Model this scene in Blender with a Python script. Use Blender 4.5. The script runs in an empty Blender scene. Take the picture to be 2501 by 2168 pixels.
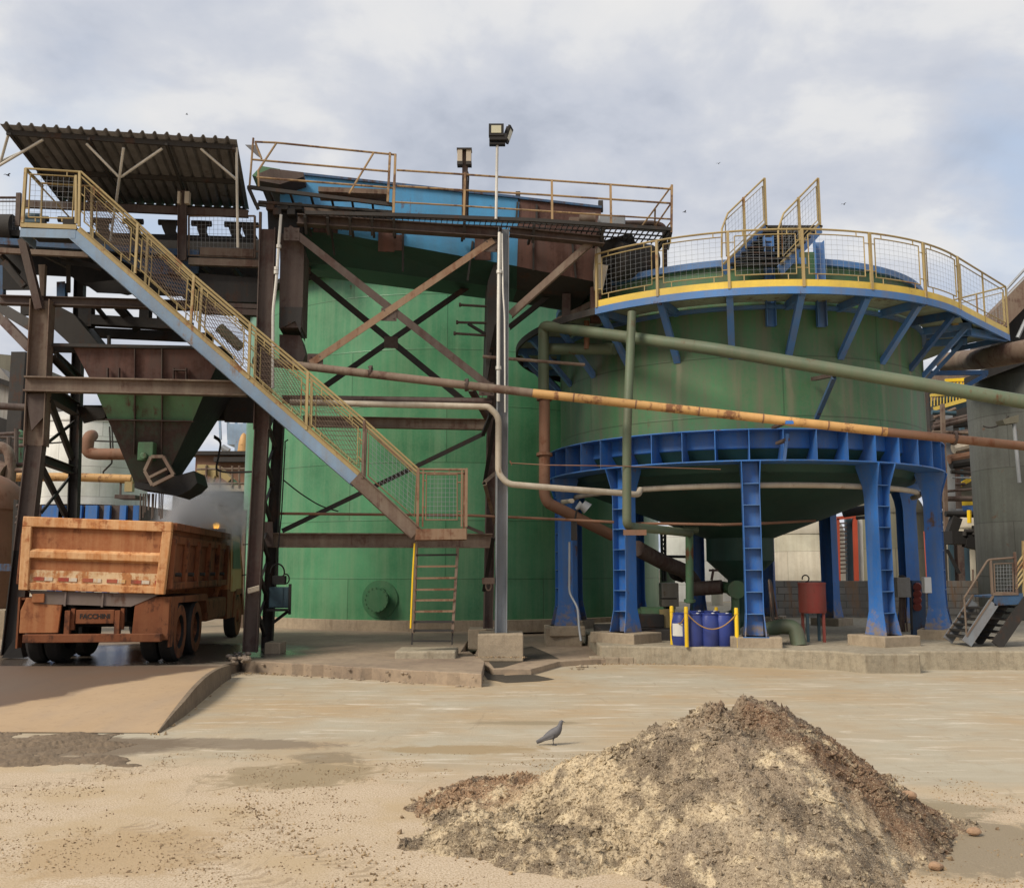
import bpy, math, random
from mathutils import Vector, Matrix, noise
random.seed(7)
R = math.radians
scene = bpy.context.scene
COL = scene.collection
V = Vector

# ------------------------------------------------------------------ camera
FOC = 2350.0
PITCH = math.atan(306.0 / FOC)
EYE = V((0, 0, 1.8))
cam_d = bpy.data.cameras.new('camera')
cam = bpy.data.objects.new('camera', cam_d)
COL.objects.link(cam)
cam.location = EYE
cam.rotation_euler = (R(90) + PITCH, 0, 0)
cam_d.sensor_width = 36.0
cam_d.lens = FOC / 2501.0 * 36.0
cam_d.clip_end = 6000
cam_d.clip_start = 0.1
scene.camera = cam
_c, _s = math.cos(PITCH), math.sin(PITCH)

# survey helpers: a sight line measured in the photograph is met with a known distance or plane
def ray(p):
    a, b = p[0] - 1250.5, 1084.0 - p[1]
    return V((a, FOC * _c - b * _s, FOC * _s + b * _c))
def at(p, Y):
    d = ray(p)
    return EYE + d * (Y / d.y)
def gp(p, z=0.0):
    d = ray(p)
    return EYE + d * ((z - EYE.z) / d.z)
def fr(p, off=0.0):                       # on the steel tower's front plane, moved back by off
    d = ray(p)
    return EYE + d * ((18.2 + off + 0.47) / (d.y - 0.1 * d.x))
def zone(x0, y0, k):
    return lambda x, y: (x0 + k * x, y0 + k * y)
k1, k2 = 640 / 2067., 801 / 2067.
A = zone(0, 280, k1); B = zone(560, 280, k1); C = zone(1100, 280, k1)
D = zone(0, 750, k1); E = zone(560, 750, k1); G = zone(1100, 750, k1)
H = zone(0, 1200, k1); I = zone(560, 1150, k1); J = zone(1100, 1150, k1)
K = zone(1700, 420, k2); L = zone(1700, 850, k2); M = zone(1700, 1150, k2)
N0 = zone(0, 640, 420 / 2067.); N1 = zone(0, 960, 320 / 1687.); N2 = zone(400, 1030, 320 / 1911.)
N3 = zone(2200, 640, 301 / 1498.); N4 = zone(2240, 1000, 261 / 1169.); N5 = zone(1560, 1280, 340 / 1904.)
N6 = zone(1280, 680, 320 / 1792.); N7 = zone(600, 480, 400 / 2067.)

# ------------------------------------------------------------------ objects
def tag(o, label=None, cat=None, group=None, kind=None):
    if label: o['label'] = label
    if cat: o['category'] = cat
    if group: o['group'] = group
    if kind: o['kind'] = kind
    return o
def thing(name, label, cat, loc=(0, 0, 0), rz=0.0, group=None):
    o = bpy.data.objects.new(name, None)
    COL.objects.link(o)
    o.location = loc
    o.rotation_euler = (0, 0, rz)
    o.empty_display_size = 0.2
    return tag(o, label, cat, group)

class MB:
    def __init__(s):
        s.v = []; s.f = []; s.uv = {}
    def poly(s, pts):
        i = len(s.v)
        s.v += [tuple(p) for p in pts]
        s.f.append(tuple(range(i, i + len(pts))))
        return s
    def box(s, c, size, ax=None):
        c = V(c); hx, hy, hz = size[0] / 2, size[1] / 2, size[2] / 2
        if ax is None: ax = (V((1, 0, 0)), V((0, 1, 0)), V((0, 0, 1)))
        i = len(s.v)
        for sz in (-1, 1):
            for sy in (-1, 1):
                for sx in (-1, 1):
                    s.v.append(tuple(c + ax[0] * (sx * hx) + ax[1] * (sy * hy) + ax[2] * (sz * hz)))
        for q in ((0, 2, 3, 1), (4, 5, 7, 6), (0, 1, 5, 4), (2, 6, 7, 3), (0, 4, 6, 2), (1, 3, 7, 5)):
            s.f.append(tuple(i + k for k in q))
        return s
    def bb(s, x0, x1, y0, y1, z0, z1):
        return s.box(((x0 + x1) / 2, (y0 + y1) / 2, (z0 + z1) / 2), (x1 - x0, y1 - y0, z1 - z0))
    def frame(s, p, q, up):
        d = (V(q) - V(p)); l = d.length; d = d / l
        up = V(up)
        if abs(d.dot(up)) > 0.98: up = V((0, 1, 0)) if abs(d.y) < 0.9 else V((1, 0, 0))
        w = d.cross(up).normalized(); h = w.cross(d).normalized()
        return d, w, h, l
    def bar(s, p, q, w, h, up=(0, 0, 1), dw=0.0, dh=0.0):
        p = V(p); q = V(q)
        d, aw, ah, l = s.frame(p, q, up)
        return s.box((p + q) / 2 + aw * dw + ah * dh, (l, w, h), (d, aw, ah))
    def ibeam(s, p, q, w, h, t=0.02, up=(0, 0, 1)):
        s.bar(p, q, w, t, up, dh=h / 2 - t / 2)
        s.bar(p, q, w, t, up, dh=-h / 2 + t / 2)
        return s.bar(p, q, t, h - 2 * t, up)
    def channel(s, p, q, w, h, t=0.02, up=(0, 0, 1), side=1):
        s.bar(p, q, w, t, up, dh=h / 2 - t / 2)
        s.bar(p, q, w, t, up, dh=-h / 2 + t / 2)
        return s.bar(p, q, t, h - 2 * t, up, dw=side * (w / 2 - t / 2))
    def angle(s, p, q, w, t=0.012, up=(0, 0, 1)):
        s.bar(p, q, t, w, up, dw=w / 2)
        return s.bar(p, q, w, t, up, dh=-w / 2)
    def tube(s, pts, r, n=10, caps=True):
        pts = [V(p) for p in pts]
        rs = r if isinstance(r, (list, tuple)) else [r] * len(pts)
        m = len(pts)
        tang = []
        for i in range(m):
            if i == 0: t = pts[1] - pts[0]
            elif i == m - 1: t = pts[-1] - pts[-2]
            else: t = (pts[i] - pts[i - 1]).normalized() + (pts[i + 1] - pts[i]).normalized()
            tang.append(t.normalized())
        up = V((0, 0, 1)) if abs(tang[0].z) < 0.9 else V((0, 1, 0))
        a = tang[0].cross(up).normalized()
        base = len(s.v)
        for i in range(m):
            a = (a - tang[i] * a.dot(tang[i])).normalized()
            b = tang[i].cross(a)
            k = 1.0
            if 0 < i < m - 1:
                cs = tang[i].dot((pts[i] - pts[i - 1]).normalized())
                k = min(1.0 / max(cs, 0.5), 1.6)
            for j in range(n):
                th = 2 * math.pi * j / n
                s.v.append(tuple(pts[i] + (a * math.cos(th) + b * math.sin(th)) * rs[i] * (1 if k < 1.02 else (1 + (k - 1) * .5))))
        for i in range(m - 1):
            for j in range(n):
                j2 = (j + 1) % n
                s.f.append((base + i * n + j, base + i * n + j2, base + (i + 1) * n + j2, base + (i + 1) * n + j))
        if caps:
            s.f.append(tuple(base + j for j in reversed(range(n))))
            s.f.append(tuple(base + (m - 1) * n + j for j in range(n)))
        return s
    def lathe(s, prof, c=(0, 0, 0), n=48, a0=0.0, a1=2 * math.pi, axis=None, uv=False):
        c = V(c); full = abs(a1 - a0 - 2 * math.pi) < 1e-6
        cols = n if full else n + 1
        base = len(s.v); m = len(prof)
        if axis is not None:
            az = V(axis).normalized(); ax = az.orthogonal().normalized(); ay = az.cross(ax)
        else:
            ax, ay, az = V((1, 0, 0)), V((0, 1, 0)), V((0, 0, 1))
        for j in range(cols):
            th = a0 + (a1 - a0) * j / n
            dr = ax * math.cos(th) + ay * math.sin(th)
            for (r, z) in prof:
                s.v.append(tuple(c + dr * r + az * z))
        for j in range(n):
            j2 = (j + 1) % cols
            for i in range(m - 1):
                f = (base + j * m + i, base + j2 * m + i, base + j2 * m + i + 1, base + j * m + i + 1)
                if uv:
                    t0 = (a0 + (a1 - a0) * j / n); t1 = (a0 + (a1 - a0) * (j + 1) / n)
                    rr = max(prof[0][0], .1)
                    s.uv[len(s.f)] = [(t0 * rr, prof[i][1]), (t1 * rr, prof[i][1]), (t1 * rr, prof[i + 1][1]), (t0 * rr, prof[i + 1][1])]
                s.f.append(f)
        return s
    def ring(s, r0, r1, z0, z1, c, n=72, a0=0.0, a1=2 * math.pi):      # flat ring with thickness
        s.lathe([(r0, z0), (r1, z0), (r1, z1), (r0, z1), (r0, z0)], c, n, a0, a1)
        if abs(a1 - a0 - 2 * math.pi) > 1e-6:
            for a in (a0, a1):
                d = V((math.cos(a), math.sin(a), 0)); cc = V(c)
                s.poly([cc + d * r0 + V((0, 0, z0)), cc + d * r1 + V((0, 0, z0)), cc + d * r1 + V((0, 0, z1)), cc + d * r0 + V((0, 0, z1))])
        return s
    def prism(s, pts, ext):
        pts = [V(p) for p in pts]; e = V(ext); n = len(pts)
        i = len(s.v)
        s.v += [tuple(p) for p in pts] + [tuple(p + e) for p in pts]
        s.f.append(tuple(i + k for k in range(n)))
        s.f.append(tuple(i + n + k for k in reversed(range(n))))
        for k in range(n):
            k2 = (k + 1) % n
            s.f.append((i + k, i + n + k, i + n + k2, i + k2))
        return s
    def slab(s, top, z0):                  # a polygon seen from above brought down to z0
        return s.prism(top, (0, 0, z0 - top[0][2]))
    def ball(s, c, r, sc=(1, 1, 1), n=14, m=8):
        c = V(c); base = len(s.v)
        for i in range(m + 1):
            ph = math.pi * i / m
            for j in range(n):
                th = 2 * math.pi * j / n
                s.v.append((c.x + r * sc[0] * math.sin(ph) * math.cos(th), c.y + r * sc[1] * math.sin(ph) * math.sin(th), c.z + r * sc[2] * math.cos(ph)))
        for i in range(m):
            for j in range(n):
                s.f.append((base + i * n + j, base + (i + 1) * n + j, base + (i + 1) * n + (j + 1) % n, base + i * n + (j + 1) % n))
        return s
    def grid_mesh(s, p00, p10, p11, p01, nu, nv, r, n=4):   # welded wire mesh in a quad panel
        p00, p10, p11, p01 = map(V, (p00, p10, p11, p01))
        for i in range(1, nu):
            t = i / nu
            s.tube([p00.lerp(p10, t), p01.lerp(p11, t)], r, n, False)
        for i in range(1, nv):
            t = i / nv
            s.tube([p00.lerp(p01, t), p10.lerp(p11, t)], r, n, False)
        return s
    def build(s, name, mat, parent=None, smooth=True, bevel=0.0, ang=35):
        me = bpy.data.meshes.new(name)
        me.from_pydata(s.v, [], s.f)
        me.validate(verbose=False)
        if s.uv:
            ul = me.uv_layers.new(name='UVMap')
            for fi, uvs in s.uv.items():
                pl = me.polygons[fi]
                for li, w in zip(pl.loop_indices, uvs): ul.data[li].uv = w
        if smooth:
            me.polygons.foreach_set('use_smooth', [True] * len(me.polygons))
            me.set_sharp_from_angle(angle=R(ang))
        me.materials.append(mat)
        o = bpy.data.objects.new(name, me)
        COL.objects.link(o)
        if parent is not None:
            o.parent = parent
            if parent.type == 'EMPTY' or True:
                o.matrix_parent_inverse = parent_world(parent).inverted() if not getattr(s, 'local', False) else Matrix()
        if bevel:
            b = o.modifiers.new('bevel', 'BEVEL'); b.width = bevel; b.segments = 2; b.limit_method = 'ANGLE'; b.angle_limit = R(40)
        return o
def parent_world(o):
    m = Matrix.LocRotScale(o.location, o.rotation_euler, o.scale)
    if o.parent is not None:
        m = parent_world(o.parent) @ o.matrix_parent_inverse @ m
    return m
class LMB(MB):                              # built in its parent's own coordinates
    local = True
def fillet(pts, r, n=5):
    pts = [V(p) for p in pts]; out = [pts[0]]
    for i in range(1, len(pts) - 1):
        a, b, c = pts[i - 1], pts[i], pts[i + 1]
        d0 = (a - b); d1 = (c - b)
        rr = min(r, d0.length * .48, d1.length * .48)
        p0 = b + d0.normalized() * rr; p1 = b + d1.normalized() * rr
        for k in range(n + 1):
            t = k / n
            out.append(p0.lerp(b, t).lerp(b.lerp(p1, t), t))
    out.append(pts[-1])
    return out

# ------------------------------------------------------------------ materials
def nt(name):
    m = bpy.data.materials.new(name); m.use_nodes = True
    t = m.node_tree; b = t.nodes['Principled BSDF']
    return m, t, b
def node(t, kind, **kw):
    n = t.nodes.new(kind)
    for k, v in kw.items():
        if hasattr(n, k): setattr(n, k, v)
        else: n.inputs[k].default_value = v
    return n
def ramp(t, fac, stops):
    r = t.nodes.new('ShaderNodeValToRGB')
    el = r.color_ramp.elements
    while len(el) > 1: el.remove(el[-1])
    el[0].position = stops[0][0]; el[0].color = tuple(stops[0][1]) + (1,) if len(stops[0][1]) == 3 else stops[0][1]
    for p, c in stops[1:]:
        e = el.new(p); e.color = tuple(c) + (1,) if len(c) == 3 else c
    t.links.new(fac, r.inputs['Fac'])
    return r.outputs['Color']
def g(x): return (x, x, x)
def mix(t, fac, a, b, mode='MIX'):
    m = t.nodes.new('ShaderNodeMix'); m.data_type = 'RGBA'; m.blend_type = mode
    for sock, val in ((m.inputs[0], fac), (m.inputs[6], a), (m.inputs[7], b)):
        if hasattr(val, 'is_linked') or hasattr(val, 'links'): t.links.new(val, sock)
        elif isinstance(val, (int, float)): sock.default_value = val
        else: sock.default_value = tuple(val) + (1,) if len(val) == 3 else val
    return m.outputs[2]
def math_(t, op, a, b=None, clamp=False):
    m = t.nodes.new('ShaderNodeMath'); m.operation = op; m.use_clamp = clamp
    for i, val in enumerate((a, b)):
        if val is None: continue
        if hasattr(val, 'links'): t.links.new(val, m.inputs[i])
        else: m.inputs[i].default_value = val
    return m.outputs[0]
def pos(t, scale=(1, 1, 1), loc=(0, 0, 0)):
    ge = t.nodes.new('ShaderNodeNewGeometry')
    mp = t.nodes.new('ShaderNodeMapping'); mp.inputs['Scale'].default_value = scale; mp.inputs['Location'].default_value = loc
    t.links.new(ge.outputs['Position'], mp.inputs['Vector'])
    return mp.outputs['Vector']
def noi(t, vec, scale, detail=6, rough=0.6, dist=0.0):
    n = t.nodes.new('ShaderNodeTexNoise')
    n.inputs['Scale'].default_value = scale; n.inputs['Detail'].default_value = detail
    n.inputs['Roughness'].default_value = rough; n.inputs['Distortion'].default_value = dist
    t.links.new(vec, n.inputs['Vector'])
    return n.outputs['Fac']
def bump(t, b, h, strength=0.3, dist=0.02):
    n = t.nodes.new('ShaderNodeBump'); n.inputs['Strength'].default_value = strength; n.inputs['Distance'].default_value = dist
    t.links.new(h, n.inputs['Height']); t.links.new(n.outputs['Normal'], b.inputs['Normal'])
def paint(name, col, rust=0.3, rcol=(0.10, 0.045, 0.022), rough=0.5, dirt=0.35, dcol=(0.13, 0.10, 0.07), scale=1.6, seams=None, metal=0.0, fade=0.0, streak=1.0, splash=None, drips=None):
    m, t, b = nt(name)
    p = pos(t)
    big = noi(t, p, 0.55, 4)
    med = noi(t, p, scale, 9, 0.68)
    fine = noi(t, p, 14.0, 6, 0.7)
    st = noi(t, pos(t, (3.2, 3.2, 0.16)), 1.5, 7, 0.65)
    st2 = noi(t, pos(t, (9, 9, 0.25), (3, 1, 2)), 1.3, 5, 0.6)
    c = mix(t, ramp(t, big, [(.3, g(0)), (.7, g(1))]), tuple(x * .72 for x in col), tuple(min(1, x * 1.2 + fade) for x in col))
    c = mix(t, math_(t, 'MULTIPLY', ramp(t, st, [(.42, g(0)), (.72, g(1))]), dirt * streak), c, dcol)
    c = mix(t, math_(t, 'MULTIPLY', ramp(t, fine, [(.4, g(0)), (.75, g(1))]), dirt * .5), c, dcol)
    rm = math_(t, 'ADD', math_(t, 'MULTIPLY', med, .72), math_(t, 'MULTIPLY', st2, .28))
    lo = .655 - .30 * rust
    rf = ramp(t, rm, [(lo, g(0)), (lo + .07, g(1))])
    rc = mix(t, fine, tuple(x * .5 for x in rcol), tuple(min(1, x * 1.7) for x in rcol))
    c = mix(t, rf, c, rc)
    h = math_(t, 'ADD', math_(t, 'MULTIPLY', med, .6), math_(t, 'MULTIPLY', fine, .4))
    if seams:
        uvn = t.nodes.new('ShaderNodeUVMap'); uvn.uv_map = 'UVMap'
        br = t.nodes.new('ShaderNodeTexBrick')
        br.inputs['Scale'].default_value = 1.0; br.inputs['Mortar Size'].default_value = 0.02; br.inputs['Mortar Smooth'].default_value = .6
        br.inputs['Brick Width'].default_value = seams[0]; br.inputs['Row Height'].default_value = seams[1]
        br.inputs['Color1'].default_value = (1, 1, 1, 1); br.inputs['Color2'].default_value = (.84, .88, .84, 1); br.inputs['Mortar'].default_value = (.6, .6, .58, 1)
        t.links.new(uvn.outputs['UV'], br.inputs['Vector'])
        c = mix(t, .9, c, br.outputs['Color'], 'MULTIPLY')
        wob = noi(t, pos(t), 0.9, 2)
        h = math_(t, 'ADD', math_(t, 'MULTIPLY', h, .25), math_(t, 'MULTIPLY', wob, 1.4))
        h = math_(t, 'ADD', h, math_(t, 'MULTIPLY', br.outputs['Fac'], .25))
    if drips:                                  # grime run down from the brackets at a fixed spacing round the tank
        per, u0, ztop, ln = drips
        uvd = t.nodes.new('ShaderNodeUVMap'); uvd.uv_map = 'UVMap'; sx_ = t.nodes.new('ShaderNodeSeparateXYZ'); t.links.new(uvd.outputs['UV'], sx_.inputs[0])
        wob_ = math_(t, 'MULTIPLY', math_(t, 'SUBTRACT', noi(t, pos(t, (1, 1, 1)), 1.1, 5, .7), .5), .25)
        fr_ = math_(t, 'FRACT', math_(t, 'ADD', math_(t, 'DIVIDE', math_(t, 'SUBTRACT', math_(t, 'ADD', sx_.outputs['X'], wob_), u0), per), 50.5))
        d_ = math_(t, 'ABSOLUTE', math_(t, 'SUBTRACT', fr_, .5))
        m1 = t.nodes.new('ShaderNodeMapRange'); t.links.new(d_, m1.inputs['Value']); m1.inputs['From Min'].default_value = .02; m1.inputs['From Max'].default_value = .075; m1.inputs['To Min'].default_value = 1; m1.inputs['To Max'].default_value = 0
        m2 = t.nodes.new('ShaderNodeMapRange'); t.links.new(sx_.outputs['Y'], m2.inputs['Value']); m2.inputs['From Min'].default_value = ztop - ln; m2.inputs['From Max'].default_value = ztop; m2.inputs['To Min'].default_value = .15; m2.inputs['To Max'].default_value = 1
        m3 = t.nodes.new('ShaderNodeMapRange'); t.links.new(sx_.outputs['Y'], m3.inputs['Value']); m3.inputs['From Min'].default_value = ztop; m3.inputs['From Max'].default_value = ztop + .06; m3.inputs['To Min'].default_value = 1; m3.inputs['To Max'].default_value = 0
        vr_ = ramp(t, noi(t, pos(t, (2.6, 2.6, .2)), 1.0, 4, .6), [(.38, g(.1)), (.6, g(1))])
        f_ = math_(t, 'MULTIPLY', math_(t, 'MULTIPLY', m1.outputs[0], m2.outputs[0]), math_(t, 'MULTIPLY', m3.outputs[0], vr_))
        c = mix(t, math_(t, 'MULTIPLY', f_, .8), c, mix(t, noi(t, pos(t), .6, 3), (.17, .13, .085), (.20, .22, .15)))
    if splash:                                 # dried mud thrown up round the feet
        sp_ = t.nodes.new('ShaderNodeSeparateXYZ'); t.links.new(p, sp_.inputs[0])
        m4 = t.nodes.new('ShaderNodeMapRange'); t.links.new(sp_.outputs['Z'], m4.inputs['Value']); m4.inputs['From Min'].default_value = splash[0]; m4.inputs['From Max'].default_value = splash[1]; m4.inputs['To Min'].default_value = .22; m4.inputs['To Max'].default_value = -.12
        f_ = ramp(t, math_(t, 'ADD', noi(t, p, 5.5, 8, .75), m4.outputs[0]), [(.56, g(0)), (.74, g(.9))])
        c = mix(t, f_, c, (.25, .19, .125))
    t.links.new(c, b.inputs['Base Color'])
    rr = t.nodes.new('ShaderNodeMapRange')
    t.links.new(rf, rr.inputs['Value']); rr.inputs['To Min'].default_value = rough; rr.inputs['To Max'].default_value = .9
    t.links.new(rr.outputs[0], b.inputs['Roughness'])
    b.inputs['Metallic'].default_value = metal; b.inputs['Specular IOR Level'].default_value = .35
    bump(t, b, h, .4 if not seams else .26, .02 if not seams else .05)
    return m
P = {}
P['green1'] = paint('pale_green_paint', (0.058, 0.225, 0.105), .05, rough=.32, dirt=.5, dcol=(.19, .29, .17), seams=(5.4, 1.55), fade=.02)
P['green2'] = paint('dark_green_paint', (0.052, 0.158, 0.070), .12, rcol=(.10, .08, .05), rough=.5, dirt=1.0, dcol=(.125, .12, .08), seams=(4.4, 1.2), drips=(R(15) * 4.21, (math.atan2(-22.9, -5.39) - R(.5)) * 4.21, 5.98, 1.5))
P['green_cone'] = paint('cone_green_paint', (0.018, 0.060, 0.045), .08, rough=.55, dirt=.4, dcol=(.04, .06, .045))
P['green_pipe'] = paint('green_pipe_paint', (0.095, 0.13, 0.080), .25, rough=.55, dirt=.45, dcol=(.15, .12, .08))
P['green_hopper'] = paint('hopper_green_paint', (0.075, 0.175, 0.085), .40, rcol=(.065, .04, .028), rough=.6, dirt=.5, dcol=(.07, .06, .045))
P['green_pale_pump'] = paint('pump_green_paint', (0.07, 0.16, 0.08), .25, rough=.55, dirt=.5)
P['blue'] = paint('bright_blue_paint', (0.028, 0.145, 0.46), .2, rcol=(.12, .075, .05), rough=.42, dirt=.6, dcol=(.13, .16, .20), splash=(.45, 1.35))
P['blue_pale'] = paint('weathered_blue_paint', (0.060, 0.175, 0.42), .2, rough=.5, dirt=.45, dcol=(.16, .15, .14))
P['blue_trough'] = paint('trough_blue_paint', (0.06, 0.25, 0.46), .2, rough=.5, dirt=.3, dcol=(.10, .13, .16))
P['blue_dull'] = paint('grimy_blue_paint', (0.04, 0.10, 0.2), .45, rcol=(.06, .035, .025), rough=.65, dirt=.6, dcol=(.06, .05, .045))
P['stringer'] = paint('grey_blue_stringer_paint', (0.20, 0.29, 0.40), .25, rcol=(.17, .11, .07), rough=.5, dirt=.35, dcol=(.2, .16, .12))
P['yellow'] = paint('faded_yellow_paint', (0.36, 0.275, 0.125), .34, rcol=(.2, .10, .05), rough=.55, dirt=.35, dcol=(.26, .18, .09))
P['yellow_rust'] = paint('rusty_yellow_rail_paint', (0.34, 0.225, 0.11), .55, rcol=(.12, .07, .045), rough=.65, dirt=.5)
P['yellow_new'] = paint('bright_yellow_paint', (0.66, 0.47, 0.075), .1, rough=.45, dirt=.3, dcol=(.35, .25, .1))
P['yellow_post'] = paint('post_yellow_paint', (0.8, 0.52, 0.015), .04, rough=.4, dirt=.2, dcol=(.4, .25, .05))
P['orange_pipe'] = paint('ochre_pipe_paint', (0.52, 0.305, 0.115), .42, rcol=(.17, .08, .04), rough=.55, dirt=.4, dcol=(.3, .15, .05), scale=2.6)
P['rust_pipe'] = paint('rusty_pipe_steel', (0.20, 0.10, 0.06), .35, rcol=(.13, .055, .03), rough=.75, dirt=.4)
P['rust'] = paint('rust_brown_steel', (0.070, 0.047, 0.040), .5, rcol=(.06, .036, .03), rough=.75, dirt=.7, dcol=(.105, .085, .07))
P['rust_red'] = paint('red_rust_steel', (0.115, 0.055, 0.042), .55, rcol=(.07, .035, .027), rough=.75, dirt=.7, dcol=(.06, .048, .042))
P['rust_light'] = paint('dusty_lit_rust_steel', (0.145, 0.098, 0.073), .45, rcol=(.10, .06, .045), rough=.78, dirt=.7, dcol=(.22, .18, .135))  # paler rust, also painted on beams to show the light they face
P['rust_tan'] = paint('tan_rusty_steel', (0.215, 0.125, 0.075), .5, rcol=(.13, .062, .035), rough=.75, dirt=.6, dcol=(.24, .18, .12))
P['dark'] = paint('dark_steel_and_shade', (0.032, 0.029, 0.027), .4, rcol=(.05, .03, .022), rough=.8, dirt=.4, dcol=(.05, .045, .04))  # dark steel, near black so that it also carries shade under the conveyor
P['black'] = paint('black_rubber_soot_and_shade', (0.016, 0.015, 0.015), .1, rough=.8, dirt=.3, dcol=(.04, .035, .03))  # also painted on the mill bay and hopper side as their shade
P['grey_steel'] = paint('galvanised_grey_steel', (0.27, 0.29, 0.31), .12, rcol=(.2, .13, .09), rough=.5, dirt=.4, dcol=(.2, .18, .16), metal=.15)
P['col_grey'] = paint('weathered_grey_column_paint', (0.22, 0.245, 0.27), .2, rcol=(.17, .12, .09), rough=.55, dirt=.5, dcol=(.16, .12, .10))
P['conduit'] = paint('pale_conduit_metal', (0.58, 0.56, 0.51), .1, rough=.45, dirt=.3, dcol=(.3, .27, .22), metal=.3)
P['cream_pipe'] = paint('cream_lagged_pipe', (0.46, 0.41, 0.33), .2, rcol=(.22, .15, .09), rough=.7, dirt=.5, dcol=(.28, .21, .14), scale=3)
P['white'] = paint('white_tank_paint', (0.80, 0.79, 0.76), .04, rough=.55, dirt=.32, dcol=(.45, .42, .36), seams=(3.0, 1.1))
P['cream'] = paint('cream_tank_paint', (0.66, 0.60, 0.50), .1, rough=.6, dirt=.4, dcol=(.36, .28, .18), seams=(3.0, 1.3))
P['olive'] = paint('olive_grey_tank_paint', (0.19, 0.18, 0.135), .12, rough=.65, dirt=.45, dcol=(.12, .10, .07), seams=(3.0, 1.3))
P['silo'] = paint('soot_grey_silo_paint', (0.10, 0.105, 0.095), .2, rough=.7, dirt=.6, dcol=(.045, .04, .035), seams=(3.5, 1.6))
P['grey_wall'] = paint('grey_sheet_cladding', (0.28, 0.27, 0.25), .2, rough=.7, dirt=.5)
P['roof'] = paint('dark_corrugated_sheet', (0.165, 0.162, 0.168), .25, rcol=(.085, .075, .07), rough=.7, dirt=.5, dcol=(.06, .055, .05))
P['truck'] = paint('dusty_orange_truck_paint', (0.28, 0.090, 0.030), .38, rcol=(.17, .06, .025), rough=.75, dirt=.7, dcol=(.42, .21, .09), scale=3.2)
P['truck_dirty'] = paint('mud_caked_truck_paint', (0.155, 0.048, 0.018), .45, rcol=(.065, .023, .011), rough=.85, dirt=.7, dcol=(.20, .08, .033), scale=3)
P['truck_edge'] = paint('worn_orange_edge_paint', (0.47, 0.185, 0.055), .42, rcol=(.30, .11, .04), rough=.65, dirt=.9, dcol=(.70, .46, .24), scale=3.6)
P['truck_pale'] = paint('dust_whitened_strip', (0.62, 0.45, 0.27), .62, rcol=(.36, .15, .055), rough=.8, dirt=.5, dcol=(.52, .33, .15), scale=4)
P['truck_grey'] = paint('grimy_grey_valance', (0.15, 0.115, 0.10), .3, rcol=(.09, .05, .035), rough=.75, dirt=.5)
P['cab_green'] = paint('dusty_cab_paint', (0.40, 0.19, 0.075), .35, rcol=(.4, .2, .08), rough=.5, dirt=.4, dcol=(.45, .3, .14))
P['red_mark'] = paint('red_reflective_tape', (0.30, 0.045, 0.03), .35, rough=.4, dirt=.5, dcol=(.45, .22, .10))
P['white_mark'] = paint('white_reflective_tape', (0.55, 0.5, 0.42), .4, rcol=(.5, .28, .1), rough=.4, dirt=.5, dcol=(.55, .36, .18))
P['barrel'] = paint('blue_drum_plastic', (0.028, 0.05, 0.235), .0, rough=.32, dirt=.2, dcol=(.1, .1, .14))
P['red_tank'] = paint('faded_red_paint', (0.28, 0.05, 0.04), .2, rcol=(.13, .04, .025), rough=.6, dirt=.4)
P['red_ladder'] = paint('orange_red_paint', (0.5, 0.075, 0.035), .1, rough=.5, dirt=.3)
P['paper'] = paint('white_label_and_box', (0.72, 0.72, 0.68), .0, rough=.5, dirt=.2, dcol=(.5, .46, .4))
P['rope'] = paint('ochre_rope_fibre', (0.42, 0.24, 0.07), .1, rough=.9, dirt=.4)
P['panel_blue'] = paint('grey_blue_cabinet_paint', (0.035, 0.075, 0.10), .1, rough=.5, dirt=.3, dcol=(.06, .06, .06))
def glass(name, col):
    m, t, b = nt(name)
    b.inputs['Base Color'].default_value = (*col, 1); b.inputs['Roughness'].default_value = .12
    return m
P['lens'] = glass('lamp_glass', (0.42, 0.40, 0.28))
P['window'] = paint('dusty_dark_glass', (0.03, 0.03, 0.028), .1, rough=.5, dirt=.5)
def emit(name, col, s):
    m, t, b = nt(name)
    b.inputs['Base Color'].default_value = (*col, 1)
    b.inputs['Emission Color'].default_value = (*col, 1); b.inputs['Emission Strength'].default_value = s
    return m
P['beacon'] = emit('lit_amber_beacon', (1.0, 0.50, 0.06), 3.0)

def concrete(name, col, wet=False, stain=.5, sc=1.0):
    m, t, b = nt(name)
    p = pos(t)
    a = noi(t, p, .5 * sc, 8, .65); f = noi(t, p, 9 * sc, 8, .72); f2 = noi(t, p, 55, 3, .6)
    c = mix(t, ramp(t, a, [(.3, g(0)), (.7, g(1))]), tuple(x * .68 for x in col), tuple(min(1, x * 1.2) for x in col))
    c = mix(t, math_(t, 'MULTIPLY', ramp(t, f, [(.45, g(0)), (.75, g(1))]), stain), c, tuple(x * .36 for x in col))
    c = mix(t, math_(t, 'MULTIPLY', ramp(t, f2, [(.5, g(0)), (.8, g(1))]), .4), c, tuple(min(1, x * 1.3) for x in col))
    st = noi(t, pos(t, (5, 5, .7)), 1.4, 5, .7)
    c = mix(t, math_(t, 'MULTIPLY', ramp(t, st, [(.5, g(0)), (.68, g(1))]), stain * .8), c, (col[0] * .42, col[1] * .36, col[2] * .3))
    t.links.new(c, b.inputs['Base Color'])
    b.inputs['Roughness'].default_value = .9
    bump(t, b, math_(t, 'ADD', f, f2), .45, .02)
    return m
P['conc'] = concrete('weathered_concrete', (0.36, 0.29, 0.205))
P['conc_curb'] = concrete('mossy_kerb_concrete', (0.36, 0.31, 0.225), stain=.7)
P['block'] = concrete('grey_block_masonry', (0.24, 0.225, 0.20), stain=.7)
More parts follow.
